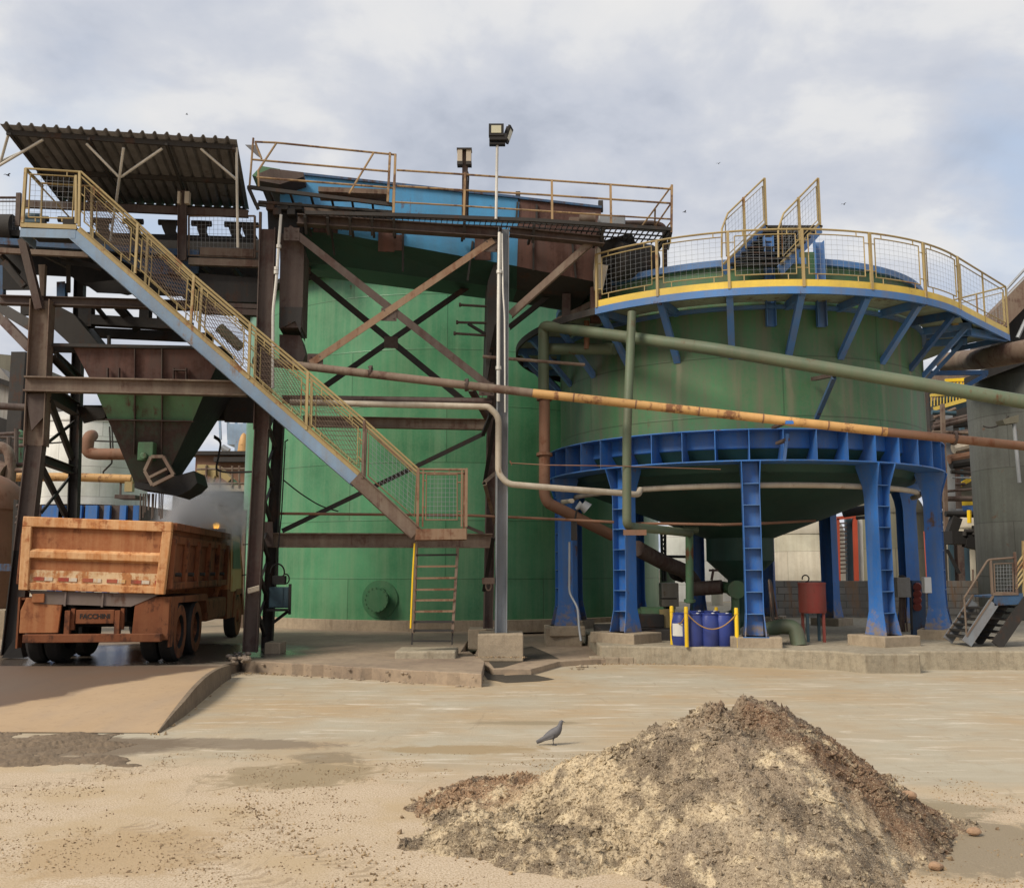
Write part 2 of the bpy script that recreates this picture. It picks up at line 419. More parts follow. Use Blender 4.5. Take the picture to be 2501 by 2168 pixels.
# ------------------------------------------------------------------ light and sky
SUN_EL, SUN_AZ = R(42), R(230)              # azimuth measured clockwise from +Y
sd = V((math.sin(SUN_AZ) * math.cos(SUN_EL), math.cos(SUN_AZ) * math.cos(SUN_EL), math.sin(SUN_EL)))
ld = bpy.data.lights.new('sun', 'SUN'); ld.energy = 3.0; ld.angle = R(22); ld.color = (1.0, 0.90, 0.76)
lo = bpy.data.objects.new('sun', ld); COL.objects.link(lo)
lo.rotation_euler = sd.to_track_quat('Z', 'Y').to_euler(); lo.location = (0, 0, 60)
world = bpy.data.worlds.new('World'); scene.world = world; world.use_nodes = True
wt = world.node_tree
bg = wt.nodes['Background']
sky = wt.nodes.new('ShaderNodeTexSky'); sky.sky_type = 'NISHITA'; sky.sun_disc = False
sky.sun_elevation = SUN_EL; sky.sun_rotation = SUN_AZ; sky.air_density = 1.2; sky.dust_density = 1.5
tc = wt.nodes.new('ShaderNodeTexCoord')
sx = wt.nodes.new('ShaderNodeSeparateXYZ'); wt.links.new(tc.outputs['Generated'], sx.inputs[0])
zz = math_(wt, 'ADD', math_(wt, 'MAXIMUM', sx.outputs['Z'], 0.0), 0.30)
cx = wt.nodes.new('ShaderNodeCombineXYZ')
wt.links.new(math_(wt, 'DIVIDE', sx.outputs['X'], zz), cx.inputs[0]); wt.links.new(math_(wt, 'DIVIDE', sx.outputs['Y'], zz), cx.inputs[1])
def wn(scale, loc, sc, detail=8, rough=.55, dist=.4):
    mp = wt.nodes.new('ShaderNodeMapping'); mp.inputs['Scale'].default_value = sc; mp.inputs['Location'].default_value = loc
    wt.links.new(cx.outputs[0], mp.inputs['Vector'])
    return noi(wt, mp.outputs['Vector'], scale, detail, rough, dist)
n_big = wn(1.35, (3.1, 0.4, 0), (1, 1.0, 1), 10, .54, .25)
n_med = wn(3.6, (7.3, 2.2, 0), (1, 1.0, 1), 10, .54, .2)
n_hole = wn(1.3, (1.7, 9.6, 0), (1, 1.3, 1), 7, .5, .3)
cl = ramp(wt, math_(wt, 'ADD', math_(wt, 'MULTIPLY', n_big, .42), math_(wt, 'MULTIPLY', n_med, .58)),
          [(.37, (3.8, 4.15, 4.9)), (.44, (4.8, 5.1, 5.8)), (.50, (5.5, 5.7, 6.2)), (.545, (6.5, 6.55, 6.7)), (.62, (7.0, 6.95, 6.9))])
skyc = mix(wt, 1.0, sky.outputs[0], (1.5, 1.5, 1.55), 'MULTIPLY')
skyb = mix(wt, .85, skyc, (4.3, 5.15, 6.5))
cov = ramp(wt, n_hole, [(.31, g(.15)), (.44, g(1))])
wt.links.new(mix(wt, cov, skyb, cl), bg.inputs['Color'])
bg.inputs['Strength'].default_value = 0.092
scene.view_settings.view_transform = 'Standard'; scene.view_settings.look = 'None'
scene.view_settings.exposure = 0.36; scene.view_settings.gamma = 1.0
scene.cycles.max_bounces = 5; scene.cycles.diffuse_bounces = 3; scene.cycles.glossy_bounces = 2
scene.cycles.transparent_max_bounces = 4; scene.cycles.volume_bounces = 1
scene.cycles.use_denoising = True
scene.cycles.caustics_reflective = False; scene.cycles.caustics_refractive = False

# ------------------------------------------------------------------ ground
def blob(t, p, c, r, kk=.75, sc=3.0, rot=0.0, soft=.22):
    """an irregular stain with an outline of its own, centred at c"""
    mp = t.nodes.new('ShaderNodeMapping'); mp.vector_type = 'TEXTURE'
    mp.inputs['Location'].default_value = (c[0], c[1], 0); mp.inputs['Scale'].default_value = (r[0], r[1], 1e6); mp.inputs['Rotation'].default_value = (0, 0, rot)
    t.links.new(p, mp.inputs['Vector'])
    ln = t.nodes.new('ShaderNodeVectorMath'); ln.operation = 'LENGTH'; t.links.new(mp.outputs[0], ln.inputs[0])
    n = noi(t, p, sc, 9, .72, 1.2)
    d = math_(t, 'ADD', ln.outputs['Value'], math_(t, 'MULTIPLY', math_(t, 'SUBTRACT', n, .5), kk * 2.4))
    mr = t.nodes.new('ShaderNodeMapRange'); t.links.new(d, mr.inputs['Value'])
    mr.inputs['From Min'].default_value = 1.0 - soft; mr.inputs['From Max'].default_value = 1.0 + soft * .4
    mr.inputs['To Min'].default_value = 1.0; mr.inputs['To Max'].default_value = 0.0
    return mr.outputs[0]
def ground_mat():
    m, t, b = nt('yard_concrete_and_husk_dust')
    p = pos(t)
    a = noi(t, p, .35, 6, .6); md = noi(t, p, 2.2, 8, .68); fi = noi(t, p, 26, 6, .7); gr = noi(t, p, 70, 4, .7)
    smear = noi(t, pos(t, (.55, 1.9, 1)), 1.3, 8, .66, 1.2)
    smear2 = noi(t, pos(t, (.5, 2.6, 1), (4, 7, 0)), 1.4, 7, .7, 1.0)
    c = mix(t, ramp(t, a, [(.40, g(0)), (.60, g(1))]), (0.40, 0.295, 0.175), (0.405, 0.36, 0.27))
    c = mix(t, ramp(t, smear, [(.42, g(0)), (.68, g(.62))]), c, (0.33, 0.28, 0.20))
    c = mix(t, ramp(t, smear2, [(.55, g(0)), (.66, g(.65))]), c, (0.64, 0.57, 0.46))
    c = mix(t, ramp(t, md, [(.54, g(0)), (.74, g(.45))]), c, (0.30, 0.21, 0.115))
    # dry husk dust lying over the near yard
    sand = mix(t, md, (0.48, 0.375, 0.255), (0.64, 0.525, 0.385))
    sand = mix(t, ramp(t, gr, [(.47, g(0)), (.62, g(.9))]), sand, (0.30, 0.205, 0.115))
    sand = mix(t, ramp(t, fi, [(.55, g(0)), (.72, g(.6))]), sand, (0.40, 0.29, 0.17))
    tan = noi(t, p, .9, 5, .6)
    sand = mix(t, ramp(t, tan, [(.47, g(0)), (.62, g(.75))]), sand, (0.45, 0.335, 0.195))
    sp = t.nodes.new('ShaderNodeSeparateXYZ'); t.links.new(p, sp.inputs[0])
    edge = math_(t, 'ADD', sp.outputs['Y'], math_(t, 'MULTIPLY', math_(t, 'SUBTRACT', noi(t, p, .8, 7, .65), .5), 3.4))
    edge = math_(t, 'ADD', edge, math_(t, 'MULTIPLY', sp.outputs['X'], .18))
    mr = t.nodes.new('ShaderNodeMapRange'); t.links.new(edge, mr.inputs['Value'])
    mr.inputs['From Min'].default_value = 8.4; mr.inputs['From Max'].default_value = 9.2; mr.inputs['To Min'].default_value = 1; mr.inputs['To Max'].default_value = 0
    c = mix(t, mr.outputs[0], c, sand)
    rough = .92
    def stain(c, ce, r, col, amt, **kw):
        f = blob(t, p, ce, r, **kw)
        return mix(t, math_(t, 'MULTIPLY', f, amt), c, col)
    g1 = gp((800, 1850)); g2 = gp((720, 1890)); g3 = gp((560, 1815)); g4 = gp((150, 1822)); g5 = gp((2330, 2060)); g6 = gp((1290, 1765)); g7 = gp((1130, 1830)); g8 = gp((300, 2080)); g9 = gp((2420, 1960))
    c = stain(c, g2, (.75, .55), (0.28, 0.215, 0.125), .85, kk=1.0, rot=.3)
    c = stain(c, g1, (.42, .28), (0.20, 0.155, 0.095), .75, kk=1.0, rot=-.3)
    c = stain(c, g3, (1.25, .32), (0.20, 0.155, 0.105), .85, rot=-.12)
    c = stain(c, g4, (1.5, .62), (0.155, 0.115, 0.075), .92, kk=.4)
    c = stain(c, (3.05, 6.6), (.95, .75), (0.235, 0.19, 0.125), .85, kk=.8)
    c = stain(c, (2.75, 7.55), (.9, .42), (0.22, 0.18, 0.11), .75)
    c = stain(c, g6, (.7, .16), (0.25, 0.20, 0.12), .8, kk=.4)
    c = stain(c, g7, (.9, .25), (0.30, 0.215, 0.11), .8, kk=.7)
    c = stain(c, g8, (.7, .6), (0.40, 0.28, 0.15), .7, kk=.8)
    for (ta, tb, wd) in (((560, 1990), (1010, 2180), .13), ((330, 2010), (720, 2190), .13), ((-40, 1935), (420, 1868), .16)):      # tread prints
        pa_, pb_ = gp(ta), gp(tb); md_ = (pa_ + pb_) / 2; dv = pb_ - pa_
        mp = t.nodes.new('ShaderNodeMapping'); mp.vector_type = 'TEXTURE'; mp.inputs['Location'].default_value = (md_.x, md_.y, 0); mp.inputs['Rotation'].default_value = (0, 0, math.atan2(dv.y, dv.x)); mp.inputs['Scale'].default_value = (1, 1, 1)
        t.links.new(p, mp.inputs['Vector']); s3 = t.nodes.new('ShaderNodeSeparateXYZ'); t.links.new(mp.outputs[0], s3.inputs[0])
        ya = math_(t, 'ABSOLUTE', math_(t, 'ADD', s3.outputs['Y'], math_(t, 'MULTIPLY', math_(t, 'SUBTRACT', noi(t, p, 1.2, 4), .5), .25)))
        inside = math_(t, 'LESS_THAN', ya, wd); along = math_(t, 'LESS_THAN', math_(t, 'ABSOLUTE', s3.outputs['X']), dv.length / 2)
        tre = math_(t, 'SINE', math_(t, 'ADD', math_(t, 'MULTIPLY', s3.outputs['X'], 62.0), math_(t, 'MULTIPLY', ya, 34.0)))
        tf = math_(t, 'MULTIPLY', math_(t, 'MULTIPLY', inside, along), math_(t, 'MULTIPLY', math_(t, 'GREATER_THAN', tre, .1), ramp(t, noi(t, p, 6, 7, .7), [(.42, g(0)), (.58, g(.55))])))
        c = mix(t, tf, c, (.27, .195, .12))
    gr1 = noi(t, pos(t, (2.0, .5, 1)), 1.6, 8, .7, 1.5)
    c = mix(t, ramp(t, gr1, [(.60, g(0)), (.66, g(.35)), (.72, g(0))]), c, (.22, .17, .11))
    t.links.new(c, b.inputs['Base Color'])
    b.inputs['Roughness'].default_value = rough
    hh = math_(t, 'ADD', math_(t, 'MULTIPLY', fi, .7), math_(t, 'MULTIPLY', md, .8))
    hh = math_(t, 'ADD', hh, math_(t, 'MULTIPLY', math_(t, 'MULTIPLY', gr, mr.outputs[0]), .9))
    bump(t, b, hh, .55, .02)
    return m
P['ground'] = ground_mat()
mb = MB()
xs = [-2500, -400, -80, -30, -16, -12, -9, -6, -4, -2, 0, 2, 4, 6, 9, 14, 30, 80, 400, 2500]
ys = [-200, -20, 0, 3, 5, 7, 9, 11, 13, 16, 20, 30, 60, 150, 600, 3500]
for j in range(len(ys) - 1):
    for i in range(len(xs) - 1):
        mb.poly([(xs[i], ys[j], 0), (xs[i + 1], ys[j], 0), (xs[i + 1], ys[j + 1], 0), (xs[i], ys[j + 1], 0)])
tag(mb.build('ground', P['ground'], smooth=False), kind='structure')

# raised concrete the tower stands on, with its broken front edge
def slab_mat():
    m, t, b = nt('wet_shaded_slab')
    p = pos(t)
    a = noi(t, p, .45, 7, .62); f = noi(t, p, 8, 8, .7)
    c = mix(t, ramp(t, a, [(.32, g(0)), (.66, g(1))]), (0.21, 0.155, 0.11), (0.36, 0.275, 0.19))
    c = mix(t, ramp(t, f, [(.45, g(0)), (.75, g(.55))]), c, (0.10, 0.08, 0.062))
    w = blob(t, p, (-7.2, 18.8), (3.4, 2.9), .35, .8)  # wet floor at the truck, its shadow painted into the same dark tone
    w2 = blob(t, p, (-8.6, 16.5), (2.6, 1.6), .4, .8)
    w = math_(t, 'MAXIMUM', w, w2)
    c = mix(t, math_(t, 'MULTIPLY', w, .82), c, (0.038, 0.034, 0.033))
    t.links.new(c, b.inputs['Base Color'])
    mr = t.nodes.new('ShaderNodeMapRange'); t.links.new(w, mr.inputs['Value']); mr.inputs['To Min'].default_value = .88; mr.inputs['To Max'].default_value = .22
    t.links.new(mr.outputs[0], b.inputs['Roughness'])
    bump(t, b, f, .3, .015)
    return m
P['slab'] = slab_mat()
CREST_Y, SZ = 16.4, 0.2
e0 = gp(I(85, 1490), SZ); e1 = gp(I(1990, 1600), SZ)
front = [e0]
for k in range(1, 24):
    p = e0.lerp(e1, k / 24); front.append(p + V((random.uniform(-.03, .03), random.uniform(-.07, .09), 0)))
front.append(e1)
top = [V((-45, CREST_Y, SZ)), V((e0.x - .02, CREST_Y, SZ))] + front + [gp(J(270, 1500), SZ), gp(J(150, 1420), SZ), V((-1.0, 19.2, SZ)), V((-1.0, 60, SZ)), V((-45, 60, SZ))]
mb = MB(); mb.slab(top, -.05)
tag(mb.build('pavement', P['slab'], smooth=False, bevel=.012), kind='structure')
# lower apron beyond the drain, right up to the kerb
mb = MB()
top = [gp(J(335, 1560), .1), gp(J(640, 1560), .1), gp(J(860, 1500), .1), gp(J(1190, 1480), .1), V((2.3, 19.0, .1)), V((40, 19.6, .1)), V((40, 60, .1)), V((-.75, 60, .1)), V((-.75, 19.0, .1))]
mb.slab(top, -.05)
tag(mb.build('apron', P['slab'], smooth=False, bevel=.01), kind='structure')
# drain channel mud between the two
mb = MB()
drain = [J(150, 1420), J(270, 1500), J(330, 1560), J(430, 1610), J(640, 1600), J(820, 1640), J(700, 1655), J(440, 1668), J(290, 1640), J(240, 1560), J(180, 1480)]
mb.poly([gp(q, .006) for q in drain]); mb.poly([gp(q, .1045) for q in (J(300, 1500), J(420, 1430), J(640, 1380), J(760, 1430), J(860, 1480), J(640, 1480), J(420, 1545), J(345, 1552))])
P['drain'] = concrete('wet_drain_mud', (0.065, 0.052, 0.036), stain=.5)
tag(mb.build('gutter', P['drain'], smooth=False), kind='structure')
mb = MB()
for k in range(60):
    q = J(random.uniform(240, 1150), random.uniform(1470, 1560)); p = gp(q, .02)
    r = random.uniform(.015, .055)
    mb.ball(p, r, (random.uniform(.8, 1.6), random.uniform(.8, 1.3), random.uniform(.4, .8)), 6, 4)
tag(mb.build('rubble', P['conc'], smooth=False), label='broken concrete crumbs along the chipped edge of the apron', cat='rubble', kind='stuff')

# ramp up to the truck bay
def ramp_mat():
    m, t, b = nt('worn_ramp_concrete')
    p = pos(t)
    a = noi(t, p, .6, 7, .6); f = noi(t, p, 9, 8, .7); sm = noi(t, pos(t, (1.6, .35, 1)), 1.2, 6, .6, .5)
    c = mix(t, a, (0.34, 0.235, 0.14), (0.47, 0.345, 0.22))
    c = mix(t, ramp(t, sm, [(.45, g(0)), (.7, g(.6))]), c, (0.33, 0.25, 0.18))
    c = mix(t, ramp(t, f, [(.55, g(0)), (.78, g(.5))]), c, (0.2, 0.14, 0.09))
    w = blob(t, p, (-7.3, 16.1), (2.3, 1.15), .35, 1.2)
    w2 = blob(t, p, (-7.9, 14.2), (1.75, 1.9), .35, 1.2)
    s4 = t.nodes.new('ShaderNodeSeparateXYZ'); t.links.new(p, s4.inputs[0])
    dd = math_(t, 'ADD', math_(t, 'MULTIPLY', math_(t, 'ADD', s4.outputs['X'], 5.26), -.918), math_(t, 'MULTIPLY', math_(t, 'SUBTRACT', s4.outputs['Y'], 15.0), .395))
    dd = math_(t, 'ADD', dd, math_(t, 'MULTIPLY', math_(t, 'SUBTRACT', noi(t, p, 1.1, 8, .65, .5), .5), .9))
    mw = t.nodes.new('ShaderNodeMapRange'); t.links.new(dd, mw.inputs['Value']); mw.inputs['From Min'].default_value = -.06; mw.inputs['From Max'].default_value = .12
    w = math_(t, 'MAXIMUM', mw.outputs[0], math_(t, 'MULTIPLY', w, .4))
    c = mix(t, math_(t, 'MULTIPLY', w, .86), c, mix(t, a, (0.105, 0.06, 0.04), (.07, .06, .054)))
    t.links.new(c, b.inputs['Base Color'])
    mr = t.nodes.new('ShaderNodeMapRange'); t.links.new(w, mr.inputs['Value']); mr.inputs['To Min'].default_value = .9; mr.inputs['To Max'].default_value = .6
    b.inputs['Specular IOR Level'].default_value = .2
    t.links.new(mr.outputs[0], b.inputs['Roughness'])
    bump(t, b, f, .35, .015)
    return m
P['ramp'] = ramp_mat()
foot = gp((385, 1790), 0.0)
mb = MB()
NR, NC = 24, 10
def rp(i, j):
    t = i / NR                                  # 0 at the foot, 1 at the crest
    y = foot.y + (CREST_Y - foot.y) * t
    xe = foot.x + (e0.x + .05 - foot.x) * t
    if t > .88: xe += (t - .88) * .3
    x = -30 + (xe + 30) * (j / NC) ** .6
    z = SZ * (1 - (1 - t) ** 2.1) + .004
    return V((x, y, z + .012 * noise.noise(V((x * .6, y * .6, 0)))))
for i in range(NR):
    for j in range(NC):
        mb.poly([rp(i, j), rp(i, j + 1), rp(i + 1, j + 1), rp(i + 1, j)])
rt = mb.build('ramp', P['ramp'], smooth=True); tag(rt, kind='structure')
mb = MB()
side = [rp(i, NC) for i in range(NR + 1)]
for i in range(NR):
    a_, b_ = side[i], side[i + 1]
    w0 = .03 + .05 * min(1, i / 6); w1 = .03 + .05 * min(1, (i + 1) / 6)
    lift0 = .015 + .10 * math.sin(math.pi * min(1, i / NR)) ; lift1 = .015 + .10 * math.sin(math.pi * min(1, (i + 1) / NR))
    aa, bb2 = a_ + V((0, 0, lift0)), b_ + V((0, 0, lift1))
    A0, B0 = V((a_.x + w0, a_.y, -.02)), V((b_.x + w1, b_.y, -.02))
    mb.poly([A0, B0, bb2 + V((w1 - .02, 0, 0)), aa + V((w0 - .02, 0, 0))])
    mb.poly([aa + V((w0 - .02, 0, 0)), bb2 + V((w1 - .02, 0, 0)), bb2, aa])
    mb.poly([aa, bb2, V((bb2.x, bb2.y, -.02)), V((aa.x, aa.y, -.02))])
P['ramp_side'] = concrete('earthy_ramp_edge', (0.20, 0.15, 0.10), stain=.7)
tag(mb.build('kerb', P['ramp_side'], smooth=False), kind='structure')
# crumbled lip at the crest corner
mb = MB()
for k in range(46):
    p = gp(H(random.uniform(1790, 1960), random.uniform(1290, 1340)), SZ + .06)
    mb.ball(p + V((0, .1, random.uniform(-.05, .04))), random.uniform(.02, .05), (1.3, 1, .8), 7, 5)
for k in range(60):
    p = e0.lerp(e1, random.random()); mb.ball(p + V((0, -.05 - .12 * random.random(), -random.choice((.19, .19, .05)))), random.uniform(.008, .026), (1.5, 1, .8), 6, 4)
tag(mb.build('rubble', P['slab'], smooth=False), label='crumbled concrete lumps heaped at the corner of the ramp crest', cat='rubble', kind='stuff')

# kerbed platform of the conical tank
KZ = 0.338
c0 = gp(J(1180, 1375), KZ)
def front_pt(q): return gp(q, KZ)
kp = [V((c0.x, 22.0, KZ)), c0, front_pt(J(2060, 1388)), front_pt(M(280, 1118)), front_pt(M(870, 1133))]
y4 = kp[-1].y
kp += [front_pt(M(1060, 1150)), front_pt(M(1415, 1150)), V((front_pt(M(1415, 1150)).x + .02, front_pt(M(1425, 1132)).y, KZ)), front_pt(M(2060, 1134)), V((40, front_pt(M(2060, 1134)).y + .4, KZ)), V((40, 45, KZ)), V((c0.x, 45, KZ))]
mb = MB(); mb.slab(kp, -.05)
tag(mb.build('kerb', P['conc_curb'], smooth=False, bevel=.03), kind='structure')
mb = MB()
a_, b_ = gp(J(1100, 1520), .0), gp(M(900, 1212), 0.0)
n = 17
for k in range(n):
    p = a_.lerp(b_, k / n); q = a_.lerp(b_, (k + .985) / n)
    h = .13 + random.uniform(-.02, .015)
    mb.bb(p.x, q.x, p.y - .03, p.y + .25, -.02, h)
tag(mb.build('kerb', P['conc'], smooth=False, bevel=.02), kind='structure')

# ------------------------------------------------------------------ husk pile
def rprof(x):
    pts = [(-.75, -.35), (-.40, -.12), (.0, .20), (.30, .42), (.92, .63), (1.3, .82), (1.46, .875), (1.58, .835), (1.68, .885), (1.85, .90), (1.98, .84), (2.5, .48), (2.95, .15), (3.25, .0), (3.5, -.12)]
    if x <= pts[0][0] or x >= pts[-1][0]: return -.35
    for a, b in zip(pts, pts[1:]):
        if a[0] <= x <= b[0]:
            t = (x - a[0]) / (b[0] - a[0]); return a[1] + (b[1] - a[1]) * t
def pile_h(x, y, fine=True):
    wx = x + .16 * noise.noise(V((x * 1.6, y * 1.6, 5.1))) + .05 * noise.noise(V((x * 6, y * 6, 8.1))); wy = y + .16 * noise.noise(V((x * 1.3, y * 1.3, 9.7))) + .06 * noise.noise(V((x * 5, y * 5, 3.7)))
    yc = 7.05 + .25 * max(0, min(1, (1.0 - x) / 1.4))
    rr = (rprof(wx - .06) + 2 * rprof(wx) + rprof(wx + .06)) / 4
    sl = .56 if wy < yc else .62
    h = rr - sl * (math.sqrt((wy - yc) ** 2 + .12 ** 2) - .12)
    h -= .085 * math.exp(-((wx - 1.60 - .12 * (wy - 7)) / .06) ** 2) * max(0, 1 - abs(wy - 7.0) / .5)
    for (lx, ly, ax, ay, hh) in ((.02, 7.55, .70, .78, .20), (-.08, 6.72, .60, .45, .13), (.35, 6.45, .55, .40, .15)):   # the spread skirt on the left
        q = ((wx - lx) / ax) ** 2 + ((wy - ly) / ay) ** 2
        h = max(h, hh * (1 - q))
    h += .04 * noise.noise(V((x * 2.6, y * 2.6, 1.3))) + .03 * noise.noise(V((x * 6, y * 6, 2.3)))
    h = h * .955 if h > .2 else h - .009 * max(0, h) / .2
    if fine:
        env = min(1, max(0, (h + .03) * 12))
        h += env * (.032 * noise.noise(V((x * 9, y * 9, 6.3))) + .028 * noise.noise(V((x * 19, y * 19, 3.3))) + .018 * noise.noise(V((x * 37, y * 37, 4.3))))
    return h
def pile_mat(name, k=1.0):
    m, t, b = nt(name)
    p = pos(t)
    n1 = noi(t, p, 1.7, 6, .6); n2 = noi(t, p, 5.0, 8, .72); n3 = noi(t, p, 60, 3, .6); n4 = noi(t, p, 2.6, 7, .66)
    c = mix(t, ramp(t, n1, [(.38, g(0)), (.62, g(1))]), (0.22, 0.17, 0.118), (0.40, 0.32, 0.215))
    c = mix(t, blob(t, p, (.35, 6.7), (1.15, .8), .5, 2.0), c, mix(t, n2, (.34, .26, .165), (.64, .52, .335)))
    c = mix(t, math_(t, 'MULTIPLY', blob(t, p, (1.55, 6.85), (.70, .75), .35, 2.0), .85), c, (0.235, 0.18, 0.125))
    c = mix(t, blob(t, p, (2.45, 6.72), (1.0, .48), .5, 2.6, rot=-.25), c, mix(t, n2, (0.075, 0.043, 0.026), (0.21, 0.118, 0.064)))
    c = mix(t, blob(t, p, (-.30, 7.75), (.85, .62), .5, 2.6), c, mix(t, n2, (0.15, 0.085, 0.05), (0.36, 0.22, 0.12)))
    c = mix(t, math_(t, 'MULTIPLY', blob(t, p, (2.0, 7.1), (.28, .3), .6, 3), .7), c, (.12, .09, .07))
    dk = math_(t, 'MULTIPLY', blob(t, p, (-.05, 6.5), (1.25, .5), .75, 2.4), ramp(t, n2, [(.44, g(0)), (.56, g(1))]))
    c = mix(t, math_(t, 'MULTIPLY', dk, .85), c, (0.115, 0.08, 0.048))
    c = mix(t, ramp(t, n4, [(.52, g(0)), (.59, g(.85))]), c, (0.105, 0.078, 0.054))
    n5 = noi(t, pos(t, (1, 1, 1), (4, 2, 7)), 3.4, 8, .7)
    c = mix(t, ramp(t, n5, [(.54, g(0)), (.62, g(.7))]), c, (0.66, 0.54, 0.35))
    c = mix(t, ramp(t, n3, [(.45, g(0)), (.7, g(.75))]), c, (0.16, 0.115, 0.072))
    c = mix(t, ramp(t, noi(t, p, 130, 2, .5), [(.55, g(0)), (.75, g(.6))]), c, (0.74, 0.62, 0.42))
    t.links.new(c, b.inputs['Base Color']); b.inputs['Roughness'].default_value = .95
    bump(t, b, math_(t, 'ADD', n3, n2), .7, .015)
    return m
P['pile'] = pile_mat('husk_and_bagasse')
pl = thing('husk_pile', 'tall heap of pale husk and dark brown mill waste on the yard floor', 'pile', (1.5, 7.0, 0))
X0, X1, Y0, Y1, NX, NY = -1.15, 3.65, 4.9, 8.9, 330, 250
mb = MB()
idx = {}
for j in range(NY + 1):
    for i in range(NX + 1):
        x = X0 + (X1 - X0) * i / NX; y = Y0 + (Y1 - Y0) * j / NY
        h = pile_h(x, y)
        idx[i, j] = (len(mb.v), h); mb.v.append((x, y, max(h, -.03)))
for j in range(NY):
    for i in range(NX):
        q = [idx[i, j], idx[i + 1, j], idx[i + 1, j + 1], idx[i, j + 1]]
        if max(w[1] for w in q) > -.02: mb.f.append(tuple(w[0] for w in q))
mb.build('heap', P['pile'], pl, smooth=True, ang=180)
def chunk(mb, c, r):
    b0 = len(mb.v)
    ax = [V((random.gauss(0, 1), random.gauss(0, 1), random.gauss(0, 1))).normalized() for _ in range(2)]
    u = ax[0]; w = u.cross(ax[1]).normalized(); v2 = w.cross(u)
    l = r * random.uniform(.9, 2.0)
    for d in (u * l, -u * l, v2 * r, -v2 * r, w * r * .8, -w * r * .8):
        mb.v.append(tuple(c + d * random.uniform(.7, 1.2)))
    for f in ((0, 2, 4), (2, 1, 4), (1, 3, 4), (3, 0, 4), (2, 0, 5), (1, 2, 5), (3, 1, 5), (0, 3, 5)):
        mb.f.append(tuple(b0 + k for k in f))
mb = MB(); cnt = 0
while cnt < 42000:
    x = random.uniform(-1.1, 3.5); y = random.uniform(5.0, 8.0)
    h = pile_h(x, y)
    if h < -.005: continue
    if h < .01 and random.random() < .5: continue
    r = random.choice((.003, .004, .004, .005, .007)) if random.random() < .965 else random.uniform(.009, .024)
    dark = noise.noise(V((x * 2.2, y * 2.2, 7.7)))
    if dark > .25 and random.random() < .22: r = random.uniform(.010, .026)
    chunk(mb, V((x, y, h + r * .3)), r); cnt += 1
tag(mb.build('loose_husk', P['pile'], pl, smooth=False), kind='stuff')
# scattered crumbs over the near yard
def crumb_mat():
    m, t, b = nt('brown_crumbs')
    p = pos(t); n = noi(t, p, 9, 3, .6)
    t.links.new(mix(t, ramp(t, n, [(.35, g(0)), (.65, g(1))]), (0.14, 0.09, 0.05), (0.42, 0.31, 0.18)), b.inputs['Base Color'])
    b.inputs['Roughness'].default_value = .95
    return m
P['crumb'] = crumb_mat()
mb = MB(); cnt = 0
while cnt < 7500:
    x = random.uniform(-4.2, 4.0); y = 5.2 + 4.6 * random.random() ** 1.4
    if noise.noise(V((x * .8, y * .8, 3.1))) + .8 * noise.noise(V((x * 3.5, y * 3.5, 8))) < .12 + random.uniform(-.12, .22): continue
    if pile_h(x, y, False) > 0: continue
    r = random.choice((.003, .004, .004, .005, .007)) if random.random() < .96 else random.uniform(.007, .012)
    chunk(mb, V((x, y, r * .4)), r); cnt += 1
for k in range(260):                            # a fringe of clods round the foot of the pile
    x = random.uniform(-1.2, 3.7); y = random.uniform(5.4, 8.2); h = pile_h(x, y, False)
    if -.09 < h < 0: chunk(mb, V((x, y, .006)), random.uniform(.006, .024))
for tr in ((880, 2168, 1030, 2030), (1010, 2168, 1180, 2060), (700, 2030, 900, 1950)):   # tread crumbs
    p0 = gp((tr[0], tr[1])); p1 = gp((tr[2] - 330, tr[3]))
    for k in range(70):
        p = p0.lerp(p1, random.random()); chunk(mb, p + V((random.gauss(0, .09), random.gauss(0, .03), .004)), random.uniform(.005, .012))
for (pa_, pb_, n_, zz_) in ((gp(I(90, 1590)), gp(I(1990, 1650)), 420, 0), (gp(J(1100, 1522)), gp(M(900, 1216)), 420, 0), (gp(M(1000, 1244)), gp(M(1415, 1244)), 120, 0), (gp(M(1420, 1188)), gp(M(2060, 1186)), 240, 0), (gp((385, 1795)), gp((560, 1650)), 160, 0), (gp(J(215, 1465), SZ), gp(J(575, 1465), SZ), 90, SZ), (gp(J(335, 1565)), gp(J(860, 1505)), 160, 0)):
    for k in range(n_):                         # dirt gathered along the foot of every edge
        q = pa_.lerp(pb_, random.random()); chunk(mb, V((q.x + random.gauss(0, .05), q.y - abs(random.gauss(0, .09)) - .02, zz_ + .004)), random.choice((.006, .008, .010, .014, .02)))
tag(mb.build('loose_crumbs', P['crumb'], smooth=False), label='small brown crumbs of husk strewn over the dusty yard', cat='crumbs', kind='stuff')
# mud pressed up by tyres
mb = MB()
P['mud'] = concrete('drying_tyre_mud', (0.19, 0.138, 0.088), stain=.5)
NU, NV = 190, 70
for j in range(NV + 1):
    for i in range(NU + 1):
        p = gp((-60 + 420 * i / NU, 1778 + 102 * j / NV))
        e = min(i / 12, (NU - i) / 50, j / 14, (NV - j) / 14, 1) - .55 + .9 * noise.noise(V((p.x * 2.2, p.y * 2.2, 4))) + .4 * noise.noise(V((p.x * 7, p.y * 7, 1)))
        st = .5 + .5 * math.sin(p.x * 16 - p.y * 21 + 2.5 * noise.noise(V((p.x * 2, p.y * 2, 9))))
        z = .004 + .065 * max(0, st - .25) * (.6 + .8 * noise.noise(V((p.x * 11, p.y * 11, 2)))) + .014 * noise.noise(V((p.x * 24, p.y * 24, 6)))
        mb.v.append((p.x, p.y, min(z, e * .05) if e > 0 else -.03))
